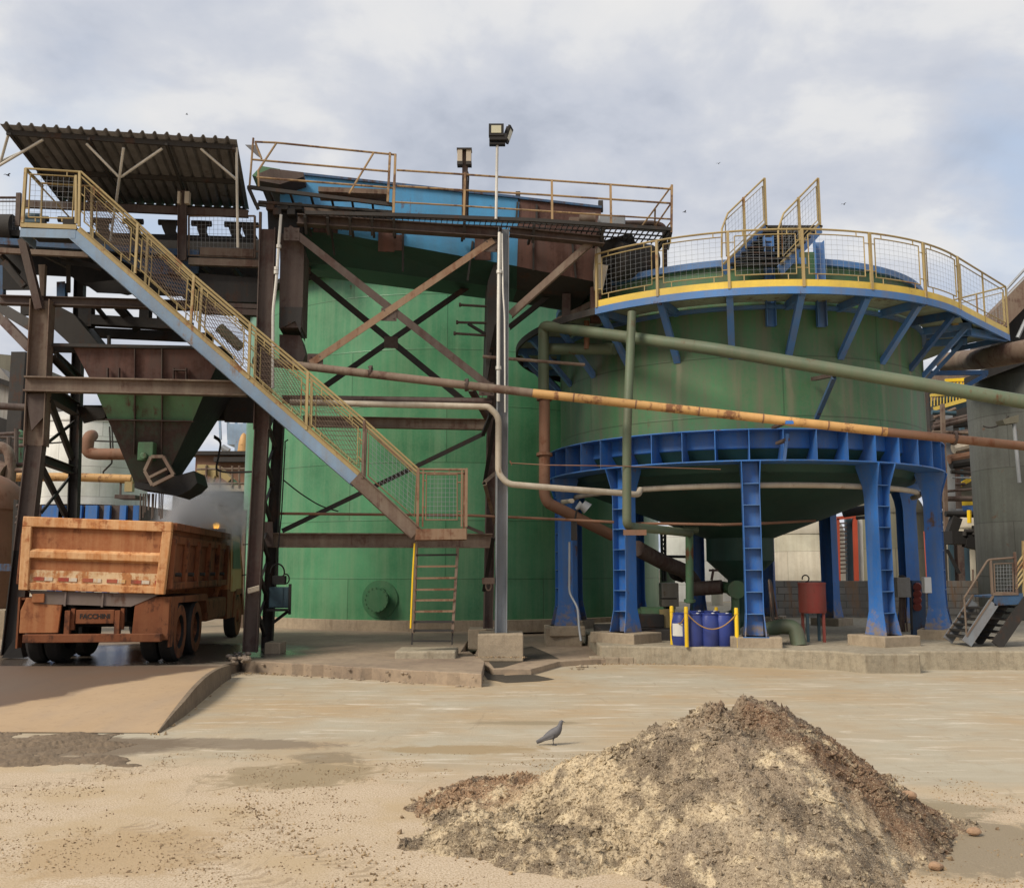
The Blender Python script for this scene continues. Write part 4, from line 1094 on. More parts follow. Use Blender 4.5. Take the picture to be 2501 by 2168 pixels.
m_ = MB(); m_.tube(sag(posts[1] + V((0, -.03, 0)), posts[3] + V((0, -.03, 0)), .30), .011, 7); m_.tube(sag(posts[0], posts[1], .22), .011, 7); m_.tube(sag(posts[0] + V((0, .04, 0)), posts[2] + V((0, .03, 0)), .12), .011, 7); m_.tube(sag(posts[2], posts[3], .22), .011, 7)
tag(m_.build('rope', P['rope'], None), 'ochre rope slung between the yellow posts over the blue drums', 'rope')
# ------------------------------------------------------------------ rusty steel tower
tw = thing('steel_tower', 'rusty brown steel frame tower with columns, cross braces and beams carrying the conveyor', 'tower', fr((610, 1590), .0))
def member(name, p, q, w, h, mat, kind='i', up=(0, 0, 1), parent=tw, t=.018):
    m_ = MB()
    if kind == 'i': m_.ibeam(p, q, w, h, t, up)
    elif kind == 'c': m_.channel(p, q, w, h, t, up)
    elif kind == 'l': m_.angle(p, q, w, t, up)
    else: m_.bar(p, q, w, h, up)
    return m_.build(name, mat, parent, smooth=False)
XV = V((1, .1, 0)).normalized(); YV = V((-.1, 1, 0)).normalized()
def foot_z(p, z=SZ): return p
# columns: flange direction along X so that the web face and one flange are seen
member('column', fr((104, 735)), fr((88, 1090)), .30, .36, P['rust_light'], 'i', XV)
c1b = fr((28, 1600)); member('column', fr((88, 1088)), fr((58, 1345)), .22, .30, P['rust'], 'i', XV); member('column', fr((58, 1345)), c1b, .22, .30, P['dark'], 'i', XV)
m_ = MB(); m_.prism([fr(N1(330, 10), -.12), fr(N1(600, 10), -.12), fr(N1(565, 300), -.12), fr(N1(405, 480), -.12)], YV * .03); m_.build('gusset', P['rust'], tw, smooth=False)
m_ = MB(); m_.prism([fr((34, 1560), -.14), fr((46, 1560), -.14), fr((56, 1606), -.14), fr((4, 1606), -.14)], YV * .26); m_.build('foot', P['black'], tw, smooth=False)
m_ = MB(); m_.prism([fr(N0(460, 30), .05), fr(N0(540, 30), .05), fr(N0(520, 500), .05), fr(N0(490, 500), .05)], YV * .12); m_.build('post', P['rust_light'], tw, smooth=False)
member('column', fr((655, 560)), fr((640, 1050)), .24, .30, P['rust'], 'i', XV)
member('column', fr((640, 1048)), fr((611, 1592)), .22, .26, P['rust'], 'i', XV)
member('column', fr((683, 1000), 2.2), fr((652, 1582), 2.2), .25, .22, P['dark'], 'i', XV)
member('column', fr((197, 640), 2.4), fr((180, 1245), 2.4), .20, .20, P['dark'], 'i', XV)
member('column', fr((180, 1245), 2.4), V((fr((178, 1260), 2.4).x, fr((178, 1260), 2.4).y, SZ)), .20, .20, P['dark'], 'i', XV)
# grey column by the conical tank, and its partner behind
member('column', fr((1229, 560)), fr((1223, 1545)), .25, .22, P['col_grey'], 'i', XV)
member('column', fr((1206, 700), 2.2), fr((1192, 1534), 2.2), .22, .2, P['rust'], 'i', XV)
m_ = MB(); m_.prism([fr(C(300, 1300), 1.0), fr(C(370, 1100), 1.0), fr(C(372, 1620), 1.0), fr(C(275, 2180), 1.0)], YV * .9); m_.build('cladding', P['dark'], tw, smooth=False)
# lacing between front and back columns
def lace(a, b, w=.07, mat='dark', kind='l', nm='lacing'):
    return member(nm, a, b, w, w, P[mat], kind, (0, 1, 0), t=.012)
lace(fr((120, 975), .1), fr((175, 1118), 2.3), .09); lace(fr((104, 1092), .1), fr((183, 1030), 2.3), .06)
lace(fr((99, 1136), .1), fr((160, 1258), 2.3), .09); lace(fr((104, 1250), .1), fr((170, 1168), 2.3), .06)
member('beam', fr((102, 1122), .1), fr((175, 1148), 2.3), .16, .16, P['dark'])
member('beam', fr((112, 955), .1), fr((186, 1000), 2.3), .2, .26, P['dark'])
for k in range(6):
    v0 = 1010 + k * 92
    a_, b_ = fr((645 - k * 5.2, v0), .15), fr((672 - k * 5, v0 + 80), 2.1)
    a2, b2 = fr((645 - k * 5.2, v0 + 80), .15), fr((672 - k * 5, v0), 2.1)
    lace(a_, b_, .06); lace(a2, b2, .06)
for (u0, v0, u1, v1) in ((1210, 1022, 1183, 1180), (1183, 1180, 1218, 1150), (1183, 1180, 1208, 1275), (1205, 1310, 1182, 1440), (1214, 790, 1185, 935), (1200, 1010, 1180, 1060)):
    lace(fr((u0, v0), .3), fr((u1, v1), 1.9), .07, 'black' if v0 != 1180 else 'rust_light')
# long beams
member('beam', fr((62, 938), -.14), fr((604, 950), -.14), .2, .285, P['rust_light'], t=.03)
member('beam', fr((0, 733), .1), fr((520, 748), .1), .18, .17, P['rust'])
member('beam', fr((727, 538)), fr((1225, 571)), .22, .20, P['rust'])
member('beam', fr((1245, 567)), fr((1475, 590)), .22, .16, P['rust'])
member('beam', fr((690, 975), .2), fr((1205, 982), .2), .18, .14, P['rust'])
member('beam', fr((740, 1029), 2.1), fr((1190, 1037), 2.1), .18, .23, P['rust_light'])  # this beam and the next are paler: facing light put into the colour
member('beam', fr(I(270, 545), 1.8), fr(J(330, 550), 1.8), .2, .30, P['rust_light'], t=.025)
member('beam', fr((205, 1008), 2.45), fr((690, 1010), 2.45), .2, .30, P['dark'])
m_ = MB(); m_.prism([fr(D(600, 780), 2.3), fr(D(820, 790), 2.3), fr(D(830, 870), 2.3), fr(D(660, 915), 2.3)], YV * .05); m_.build('gusset', P['dark'], tw, smooth=False); m_ = MB(); m_.prism([fr(D(1770, 690), 2.3), fr(D(2050, 690), 2.3), fr(D(2050, 915), 2.3), fr(D(1770, 905), 2.3)], YV * .06); m_.build('gusset', P['dark'], tw, smooth=False)
m_ = MB(); m_.prism([fr(I(275, 400), 1.6), fr(I(340, 400), 1.6), fr(I(345, 480), 1.6), fr(I(345, 600), 1.6), fr(I(275, 590), 1.6)], YV * .04); m_.build('gusset', P['rust'], tw, smooth=False)
# cross braces in front of the tall tank
for (a_, b_, o, mt, w) in (((705, 560), (1195, 945), .05, 'rust', .14), ((760, 890), (1205, 590), .02, 'rust_tan', .13), ((745, 662), (1130, 978), 2.2, 'dark', .13), ((795, 945), (1190, 670), 2.2, 'dark', .12),
                           (I(420, 475), (1182, 1060), 2.0, 'dark', .09), (C(1140, 980), C(470, 1580), .1, 'rust_light', .13), (C(800, 1410), C(460, 1680), 2.0, 'dark', .10), (J(130, 440), J(260, 495), 1.7, 'rust', .06)):
    member('brace', fr(a_, o), fr(b_, o), w, w, P[mt], 'l', (0, 1, 0), t=.016)
for (a_, b_) in (((1150, 950), (1190, 1020)),):
    member('brace', fr(a_, .6), fr(b_, 1.5), .1, .1, P['rust'], 'l')
for (u, v, o) in ((950, 768, .0), (955, 836, 2.15), (742, 655, 2.1), (1188, 950, .0), (1200, 600, .0), (712, 572, .0), (770, 880, .0)):      # gusset plates with bolt heads where the braces meet
    m_ = MB(); c = fr((u, v), o - .03); m_.box(c, (.30, .016, .26), (XV, YV, V((0, 0, 1))))
    for bx in (-.09, .09):
        for bz in (-.07, .07): q = c + XV * bx + V((0, 0, bz)); m_.tube([q - YV * .006, q - YV * .026], .016, 6)
    m_.build('gusset', P['rust'], tw, smooth=False)
# rods that stick out of the column
for (a_, b_) in ((C(68, 1500), C(370, 1518)), (C(45, 1638), C(330, 1645)), (G(25, 207), G(300, 225))):
    m_ = MB(); m_.tube([fr(a_, 1.4), fr(b_, 1.4)], .028, 8); m_.tube([fr(a_, 1.4), fr((a_[0] + 5, a_[1]), 1.4)], .045, 8); m_.build('stub_rod', P['rust'], tw)
member('brace', fr(G(140, 130), 1.4), fr(G(280, 215), 1.4), .05, .05, P['dark'], 'l')
m_ = MB(); m_.tube([fr(G(255, 390), .9), fr(G(1060, 455), .9)], .035, 8); m_.build('stub_rod', P['rust_light'], tw)
# upper left beams under the conveyor; their near-black colour includes the shade there
for (a_, b_, o0, o1, w, h, mt) in (((215, 782), (470, 797), 1.4, 1.4, .2, .22, 'dark'), ((218, 812), (520, 826), 2.4, 2.4, .2, .16, 'dark'), ((212, 740), (212, 800), 1.4, 1.4, .26, .2, 'dark'), ((357, 742), (355, 790), 1.4, 1.4, .2, .2, 'dark'),
                                   ((285, 745), (335, 800), 1.0, 1.8, .14, .16, 'dark'), ((232, 745), (262, 782), .8, 1.4, .06, .06, 'dark'), ((266, 820), (266, 845), 1.4, 1.4, .05, .05, 'dark'),
                                   ((0, 775), (78, 855), .5, .1, .16, .17, 'rust'), ((0, 750), (92, 805), 1.6, .6, .2, .3, 'dark'), ((66, 735), (66, 770), 1.6, 1.6, .22, .1, 'dark'), ((128, 868), (182, 925), .4, 2.2, .12, .15, 'dark'), ((130, 850), (196, 912), .6, 2.2, .1, .14, 'dark'),
                                   ((55, 585), (97, 755), -.2, -.1, .14, .12, 'rust'), ((10, 640), (60, 700), .8, .8, .12, .1, 'dark'), ((152, 690), (152, 735), 1.6, 1.6, .17, .14, 'blue_dull'), ((5, 650), (5, 735), 1.6, 1.6, .1, .14, 'blue_dull'), ((395, 760), (395, 830), 2.4, 2.4, .16, .16, 'dark'), ((150, 640), (260, 655), .7, .9, .08, .08, 'black')):
    member('beam', fr(a_, o0), fr(b_, o1), w, h, P[mt], 'i' if w > .1 else 'l', (0, 1, 0))
# sheet chute that pours into the hopper
m_ = MB(); m_.prism([fr(N0(650, 500), .9), fr(N0(880, 620), .9), fr(N0(1190, 995), .9), fr(N0(850, 995), .9), fr(N0(650, 810), .9)], YV * 1.2)
fc = m_.build('feed_chute', P['dark'], None, smooth=False); tag(fc, 'dark sloping sheet chute emptying into the hopper', 'chute')
# brown box chute next to the middle column
ch = thing('box_chute', 'tall rusty box chute hanging beside the middle tower column', 'chute', fr((710, 900), .5))
m_ = MB(); q = [B(400, 890), B(590, 1050), B(580, 1690), B(405, 1690)]
pts = [fr(N7(440, 470), .15), fr(N7(660, 420), .15), fr(N7(738, 640), .15), fr(N7(710, 1654), .15), fr(N7(420, 1654), .15)]
m_.prism(pts, YV * .9); m_.build('casing', P['rust'], ch, smooth=False)
m_ = MB(); m_.prism([fr(E(400, 0), .1), fr(E(575, 0), .1), fr(E(560, 200), .1), fr(E(520, 110), .1), fr(E(400, 170), .1)], YV * .8); m_.build('hood', P['dark'], ch, smooth=False)
m_ = MB(); m_.prism([fr(E(395, 215), .3), fr(E(560, 225), .3), fr(E(600, 375), .3), fr(E(575, 440), .3), fr(E(395, 420), .3)], YV * .8); m_.build('outlet', P['rust'], ch, smooth=False)
m_ = MB(); m_.prism([fr(B(300, 740), .25), fr(B(560, 690), .25), fr(B(590, 1080), .25), fr(B(480, 930), .25), fr(B(310, 1000), .25)], YV * .5); m_.build('junction_plate', P['black'], ch, smooth=False)
for k in range(5):
    m_ = MB(); c = fr(B(330 + k * 55, 735 + (k % 2) * 40), .1); m_.box(c, (.16, .2, .14), None); m_.build('bolted_cleat', P['dark'], ch, smooth=False, bevel=.01)
# concrete pedestals
pd = [fr((965 * 1.21 + 0, 1546), -.1)]
a_, b_ = gp(J(215, 1460), SZ), gp(J(575, 1460), SZ)
m_ = MB(); m_.bb(a_.x, b_.x, a_.y, a_.y + .95, SZ - .1, at(J(395, 1285), a_.y).z); tag(m_.build('concrete_pedestal', P['conc'], None, smooth=False, bevel=.02), 'square cracked concrete pedestal under the grey tower column', 'pedestal')
a_, b_ = gp(J(138, 1370), SZ), gp(J(330, 1370), SZ)
m_ = MB(); m_.bb(a_.x, b_.x + .3, a_.y, a_.y + .9, SZ - .1, at(J(235, 1248), a_.y).z); tag(m_.build('concrete_pedestal', P['conc'], None, smooth=False, bevel=.02), 'concrete pedestal just behind and left of the cracked one', 'pedestal')
a_ = gp(I(275, 1440), SZ); b_ = gp(I(400, 1440), SZ)
m_ = MB(); m_.bb(a_.x, b_.x, a_.y, a_.y + .5, SZ - .1, at(I(330, 1352), a_.y).z); tag(m_.build('concrete_pedestal', P['conc'], None, smooth=False, bevel=.02), 'small stained concrete block at the foot of the dark laced column', 'pedestal')
a_, b_ = gp(J(750, 1380), .1), gp(J(1040, 1380), .1)
m_ = MB(); m_.bb(a_.x, b_.x, a_.y, a_.y + .8, .0, .50); tag(m_.build('concrete_pedestal', P['conc'], None, smooth=False, bevel=.02), 'brown concrete block below the leftmost blue legs', 'pedestal')

# ------------------------------------------------------------------ service platform with rails
pf_ = thing('service_platform', 'rusty service platform with handrails on top of the steel tower', 'platform', fr((1200, 540), .3))
dk = [fr((745, 520), -.25), fr((962, 525), -.25), fr((1304, 538), -.25), fr((1639, 560), -.25)]
ZD = [p.z for p in dk]
m_ = MB()
for a_, b_ in zip(dk, dk[1:]): m_.channel(a_, b_, .06, .07, .012)
m_.channel(dk[-1], dk[-1] + YV * 1.3, .06, .07, .012)
m_.build('edge_beam', P['dark'], pf_, smooth=False)
m_ = MB()
for a_, b_ in zip(dk, dk[1:]):
    nb = max(3, int((b_ - a_).length / .11))
    for k in range(nb):
        c = a_.lerp(b_, (k + .5) / nb); m_.bar(c + YV * .04, c + YV * 1.0, .012, .035, (0, 0, 1), dh=.03)
    for q in (.25, .5, .75): m_.bar(a_ + YV * q, b_ + YV * q, .02, .03, dh=.03)
m_.build('grating', P['dark'], pf_, smooth=False)
m_ = MB()
for k in range(9):
    q = k / 8; L_ = dk[0].lerp(dk[1], q * 2) if q < .5 else dk[1].lerp(dk[3], (q - .5) * 2)
    m_ = MB(); m_.bar(L_ + V((0, 0, -.06)), L_ + YV * 1.1 + V((0, 0, -.06)), .05, .07)
    m_.bar(L_ + V((0, 0, -.04)), L_ + YV * .3 + V((0, 0, -.32)), .05, .05)
    m_.build('joist', P['dark'], pf_, smooth=False)
rails = MB()
def rl(pts, off=-.25, r=.021, mb=None): (mb or rails).tube([fr(p, off) for p in pts], r, 7)
rl([B(1320, 438), C(0, 465), C(800, 520), C(1265, 552), C(1745, 588)]); rl([B(1320, 563), C(0, 590), C(800, 637), C(1265, 668), C(1745, 700)]); rl([B(1300, 690), C(0, 715), C(800, 765), C(1265, 797), C(1745, 825)], r=.018)
rails.build('handrail', P['yellow_rust'], pf_)
for (a_, b_) in ((B(1860, 460), B(1850, 820)), (C(800, 515), C(803, 850)), (C(1263, 548), C(1268, 880)), (C(1747, 555), C(1743, 930)), (B(1310, 312), B(1295, 780)), (B(1268, 300), B(1250, 690))):
    m_ = MB(); m_.bar(fr(a_, -.25), fr(b_, -.25), .045, .045, (0, 1, 0)); m_.build('post', P['yellow_rust'], pf_, smooth=False)
m_ = MB()
for (a_, b_) in ((C(1740, 570), C(1500, 895)), (C(1740, 700), C(1610, 890)), (C(1745, 840), C(1690, 910)), (C(1615, 740), C(1612, 900))):
    m_.tube([fr(a_, -.2), fr(b_, .2)], .018, 6)
m_.build('stay', P['yellow_rust'], pf_)
# raised left bay
m_ = MB(); lf = [fr(B(150, 572), -.2), fr(B(1290, 712), -.2)]
m_.channel(lf[0], lf[1], .06, .07, .012); m_.bar(lf[0] + YV * .9, lf[1] + YV * .9, .05, .06); m_.bar(lf[0], lf[0] + YV * .9, .05, .06)
for k in range(8):
    c = lf[0].lerp(lf[1], k / 7); m_.bar(c, c + YV * .9, .04, .05)
m_.bar(fr(B(155, 580), -.2), fr(B(230, 750), -.1), .05, .05); m_.bar(fr(B(230, 690), 0), fr(B(1290, 770), 0), .06, .05)
m_.build('upper_deck', P['dark'], pf_, smooth=False)
for pts in ([B(200, 215), B(370, 222), B(1140, 300), B(1315, 318)], [B(185, 355), B(1270, 450)], [B(215, 495), B(1300, 580)], [B(190, 185), B(160, 565)], [B(205, 220), B(255, 350)], [B(370, 228), B(230, 440), B(232, 570)], [B(1140, 300), B(945, 625)], [B(1312, 318), B(1290, 700)]):
    m_ = MB(); m_.tube([fr(p, -.22) for p in pts], .021, 7); m_.build('rail', P['yellow_rust'], pf_)
m_ = MB(); m_.prism([fr(B(125, 238), .1), fr(B(205, 240), .1), fr(B(245, 340), .1), fr(B(215, 320), .1)], YV * .02); m_.build('torn_sheet', P['roof'], pf_, smooth=False)
m_ = MB(); m_.box(fr(B(980, 635), .2), (1.35, .5, .10), (XV, YV, V((0, 0, 1)))); m_.build('plank_stack', P['rust_light'], pf_, smooth=False)
# fence to the belt walkway left of the column
m_ = MB()
f0, f1, f2, f3 = fr(A(1490, 1110), .5), fr(A(2010, 1130), .5), fr(A(2010, 800), .5), fr(A(1490, 800), .5)
m_.tube([f0, f1], .018, 6); m_.tube([f3, f2], .02, 6); m_.bar(fr(A(2055, 770), .5), fr(A(2050, 1200), .5), .05, .05, (0, 1, 0)); m_.bar(f1, f2, .04, .04, (0, 1, 0)); m_.bar(fr(A(2010, 880), .5), fr(A(2055, 880), .5), .03, .03); m_.bar(fr(A(2010, 1080), .5), fr(A(2055, 1080), .5), .03, .03); m_.bar(f0, f3, .03, .03, (0, 1, 0))
fe = m_.build('mesh_fence', P['rust_light'], None, smooth=False); tag(fe, 'rusty framed mesh fence beside the belt conveyor under the tin roof', 'fence')
MB().grid_mesh(f0, f1, f2, f3, 16, 9, .003).build('wire_mesh', P['grey_steel'], fe)
m_ = MB(); g0, g1, g2, g3 = fr(A(-30, 950), .8), fr(A(150, 950), .8), fr(A(155, 655), .8), fr(A(-30, 655), .8)
m_.tube([g3, g2], .025, 6); m_.tube([fr(A(-30, 685), .8), fr(A(155, 685), .8)], .015, 6)
m_.bar(fr(A(150, 620), .8), fr(A(140, 880), .8), .09, .06, (0, 1, 0))
fe = m_.build('mesh_fence', P['rust'], None, smooth=False); tag(fe, 'dark mesh fence at the far left edge behind the stair landing', 'fence')
MB().grid_mesh(g0, g1, g2, g3, 7, 9, .003).build('wire_mesh', P['grey_steel'], fe)

# ------------------------------------------------------------------ trough conveyor over the tower
tr = thing('screw_conveyor', 'long sloping trough conveyor, blue then rust red, running over the tower towards the conical tank', 'conveyor', fr((1100, 560), 1.5))
def trough(u_top0, u_top1, bot0, bot1, bel0, bel1, mside, mbel, cap0=False, cap1=False):
    o0, o1, o2, o3 = .95, .95, 1.7, 2.9
    a0, a1 = fr(u_top0, o0), fr(u_top1, o0); b0, b1 = fr(bot0, o1), fr(bot1, o1); c0, c1 = fr(bel0, o2), fr(bel1, o2)
    d0, d1 = c0 + YV * 1.0, c1 + YV * 1.0
    e0, e1 = b0 + YV * 2.5, b1 + YV * 2.5; f0, f1 = a0 + YV * 2.5, a1 + YV * 2.5
    m_ = MB(); m_.poly([a0, a1, b1, b0]); m_.poly([f0, e0, e1, f1]); m_.poly([a0, f0, f1, a1]); 
    if cap1: m_.poly([a1, f1, e1, d1, c1, b1])
    if cap0: m_.poly([a0, b0, c0, d0, e0, f0])
    m_.build('side_panel', P[mside], tr, smooth=False)
    m_ = MB(); m_.poly([b0, b1, c1, c0]); m_.poly([c0, c1, d1, d0]); m_.poly([d0, d1, e1, e0]); m_.build('belly', P[mbel], tr, smooth=False)
    m_ = MB(); m_.bar(a0 + V((0, -.01, .02)), a1 + V((0, -.01, .02)), .08, .05); m_.build('lid_edge', P['blue_dull'], tr, smooth=False)
    return a0, a1, b0, b1, c0, c1
trough(B(400, 460), C(545, 665), B(400, 855), C(525, 1195), B(400, 1135), C(525, 1380), 'blue_trough', 'green_cone', cap0=True)
P['belly_rust'] = P['dark']
trough(C(545, 668), C(1190, 742), C(525, 1197), C(1160, 1322), C(525, 1380), C(1060, 1456), 'rust_red', 'dark', cap1=True)
m_ = MB()
for (a_, b_) in ((B(800, 890), B(830, 1110)), (B(1370, 930), B(1370, 1240)), (B(1920, 1000), B(1880, 1310)), (C(655, 940), C(655, 1230)), (C(960, 1000), C(990, 1290)), (C(680, 710), C(680, 850)), (C(530, 690), C(520, 820))):
    m_ = MB(); m_.bar(fr(a_, .93), fr(b_, .93), .04, .05, (0, 1, 0)); m_.build('rib', P['dark'], tr, smooth=False)
for (x, y, w, h) in ((1240, 990, .34, .5), (1340, 1010, .2, .34), (2000, 1020, .34, .7), (760, 905, .5, .14)):
    m_ = MB(); m_.box(fr(B(x, y), .93), (w, .03, h), (XV, YV, V((0, 0, 1)))); m_.build('patch_plate', P['rust_red'], tr, smooth=False)
m_ = MB(); m_.prism([fr(B(215, 470), .4), fr(B(330, 425), .4), fr(B(585, 455), .4), fr(B(585, 490), .4), fr(B(400, 550), .4), fr(B(230, 520), .4)], YV * 1.1); m_.build('inlet_hood', P['rust'], tr, smooth=False)
m_ = MB(); m_.prism([fr(B(180, 480), .9), fr(B(250, 405), .9), fr(B(400, 430), .9), fr(B(330, 520), .9)], YV * .8); m_.build('inlet_cover', P['green_hopper'], tr, smooth=False)
for (u, v) in ((533, 655), (1185, 725)):
    m_ = MB(); m_.box(fr(C(u, v), 1.0), (.1, .1, .24)); m_.build('lug', P['dark'], tr, smooth=False)
# blue and grey boxes under the platform edge
m_ = MB(); m_.prism([fr(B(520, 700), .4), fr(B(1100, 740), .4), fr(B(1100, 790), .4), fr(B(520, 775), .4)], YV * .4); m_.build('drip_tray', P['rust_light'], tr, smooth=False)
# drive at the end of the conveyor
dr = thing('conveyor_drive', 'sooty drive pulley and guard at the right end of the trough conveyor', 'machine', fr(C(1400, 1150), 1.0))
ca, cb = fr(C(1270, 1150), .7), fr(C(1560, 1180), 1.1)
m_ = MB(); m_.tube([ca, ca.lerp(cb, .1), cb], [.30, .42, .42], 24); m_.build('pulley', P['grey_steel'] if False else P['dark'], dr)
m_ = MB(); m_.prism([fr(C(1190, 1000), .6), fr(C(1430, 930), .6), fr(C(1480, 1060), .6), fr(C(1330, 1180), .6), fr(C(1200, 1200), .6)], YV * 1.1); m_.build('guard', P['black'], dr, smooth=False)
m_ = MB(); m_.prism([fr(C(1230, 1180), 1.2), fr(C(1590, 1120), 1.2), fr(C(1600, 1400), 1.2), fr(C(1230, 1400), 1.2)], YV * .8); m_.build('housing', P['dark'], dr, smooth=False)
m_ = MB(); m_.prism([fr(C(1160, 1040), .5), fr(C(1185, 1060), .5), fr(C(1190, 1180), .5), fr(C(1245, 1190), .5), fr(C(1200, 1390), .5), fr(C(1150, 1360), .5), fr(C(1145, 1220), .5)], YV * .25); m_.build('canvas_flap', P['cream_pipe'], dr, smooth=False)
m_ = MB(); m_.box(fr(C(1270, 850), .4), (.55, .3, .22)); m_.build('gearbox', P['grey_steel'], dr, smooth=False, bevel=.02)
m_ = MB(); c = fr(C(1080, 822), .2); m_.tube([c + V((-.16, 0, 0)), c + V((.16, 0, 0))], .12, 16); m_.box(c + V((-.28, 0, -.06)), (.2, .2, .12)); m_.build('motor', P['rust_light'], dr)
m_ = MB(); m_.tube(fillet([fr(C(1360, 855), .5), fr(C(1610, 855), .6), fr(C(1690, 880), .6), fr(C(1692, 1220), .9)], .25), .055, 10); m_.build('pipe', P['rust'], dr)
m_ = MB(); m_.bar(fr(C(1145, 1370), .9), fr(C(1145, 1640), .9), .22, .2, (0, 1, 0)); m_.build('post', P['rust_red'], dr, smooth=False)
m_ = MB(); m_.bar(fr(C(915, 1420), 1.6), fr(C(910, 1630), 1.6), .18, .18, (0, 1, 0)); m_.build('post', P['rust'], dr, smooth=False)
m_ = MB(); m_.bar(fr(C(820, 1640), 1.6), fr(C(1140, 1480), 1.6), .12, .12); m_.build('sloping_bar', P['rust_light'], dr, smooth=False)

# ------------------------------------------------------------------ lamps and conduits
def flood(name, p0, p1, r, label):
    t = thing(name, label, 'floodlight', p0)
    MB().tube([p0, p1], r, 10).build('pole', P['conduit'], t)
    return t
b_, t_ = fr(C(360, 825), -.3), fr(C(370, 235), -.3)
fl = flood('floodlight', b_, t_, .028, 'twin black floodlights on a thin pole above the platform')
def head(c, yaw, tilt, w=.32, h=.26, d=.10):
    rot = Matrix.Rotation(yaw, 3, 'Z') @ Matrix.Rotation(tilt, 3, 'X')
    ax = (rot @ V((1, 0, 0)), rot @ V((0, 1, 0)), rot @ V((0, 0, 1)))
    m_ = MB(); m_.box(c, (w, d, h), ax)
    for k in range(5): m_.box(c + ax[1] * (d / 2 + .02) + ax[0] * (w * (k - 2) / 5.5), (.012, .04, h * .8), ax)
    hd = m_.build('lamp_head', P['black'], fl, smooth=False, bevel=.01)
    MB().box(c - ax[1] * (d / 2 + .004), (w * .66, .012, h * .62), ax).build('lens', P['lens'], hd, smooth=False)
head(fr(C(362, 128), -.35), 0, R(-8), .30, .27); head(fr(C(458, 158), -.2), R(76), R(20), .24, .32, .05)
m_ = MB(); m_.box(t_ + V((.02, -.02, .12)), (.36, .16, .14)); m_.box(t_ + V((0, 0, 0)), (.32, .12, .05)); m_.build('ballast_box', P['black'], fl, smooth=False, bevel=.008)
pl_ = thing('post_lamp', 'rusty post with two pale box lamps on the platform rail', 'lamp', fr(B(1860, 815), -.15))
m_ = MB(); m_.bar(fr(B(1855, 815), -.15), fr(B(1862, 280), -.15), .11, .11, (0, 1, 0)); m_.build('post', P['rust'], pl_, smooth=False)
for sx in (1820, 1890):
    m_ = MB(); m_.box(fr(B(sx, 335), -.2), (.10, .16, .28)); lb = m_.build('lamp_box', P['cream_pipe'], pl_, smooth=False, bevel=.01)
    m_ = MB(); m_.box(fr(B(sx, 393), -.2), (.11, .17, .07)); m_.build('lamp_base', P['dark'], lb, smooth=False)
m_ = MB(); m_.box(fr(B(1855, 283), -.2), (.30, .2, .03)); m_.build('cap', P['dark'], pl_, smooth=False)
m_ = MB(); m_.tube(fillet([fr(B(1868, 420), -.1), fr(B(1890, 480), -.1), fr(B(1885, 560), -.1), fr(B(1882, 800), -.1)], .1), .014, 6); m_.build('cable', P['black'], pl_)
pl_ = thing('post_lamp', 'rusty post with two cream lamps rising from the belt conveyor under the roof', 'lamp', fr(A(1440, 1150), .3))
m_ = MB(); m_.ibeam(fr(A(1437, 1150), .3), fr(A(1440, 600), .3), .14, .16, .016, XV); m_.build('post', P['rust'], pl_, smooth=False)
for sx in (1415, 1480):
    m_ = MB(); m_.box(fr(A(sx, 660), .25), (.05 if sx < 1450 else .09, .12, .25)); m_.build('lamp_box', P['cream_pipe'], pl_, smooth=False, bevel=.008)
def conduit(pts, r, label, mat='conduit', off=-.2, fil=.15, clips=()):
    m_ = MB(); m_.tube(fillet([fr(p, off) for p in pts], fil) if len(pts) > 2 else [fr(p, off) for p in pts], r, 8)
    for c in clips: m_.tube([fr((c[0], c[1] - 4), off), fr((c[0], c[1] + 4), off)], r * 1.6, 8)
    return tag(m_.build('conduit', P[mat], None), label, 'conduit')
conduit([B(408, 790), B(392, 1000), B(372, 1300), E(345, 30), E(343, 640)], .030, 'pale conduit running down the middle tower column', clips=(B(390, 1040), B(372, 1215), B(370, 1245), E(352, 300)))
conduit([C(388, 930), C(383, 1250), G(380, 20), G(378, 745)], .036, 'thick pale conduit on the left face of the grey column', clips=(C(385, 1240), G(380, 480)))
conduit([C(408, 940), C(415, 1400), G(428, 60), G(432, 830)], .018, 'thin pale conduit on the right face of the grey column')
jb = MB(); jb.box(fr(J(300, 865), -.05), (.24, .16, .12)); jb.tube([fr(J(300 + 22 * math.cos(R(a)), 905 + 36 * math.sin(R(a))), -.1) for a in range(0, 361, 30)], .014, 6, False)
tag(jb.build('junction_box', P['rust_light'], None, smooth=False), 'small rusty junction box with a cable loop low on the grey column', 'junction box')
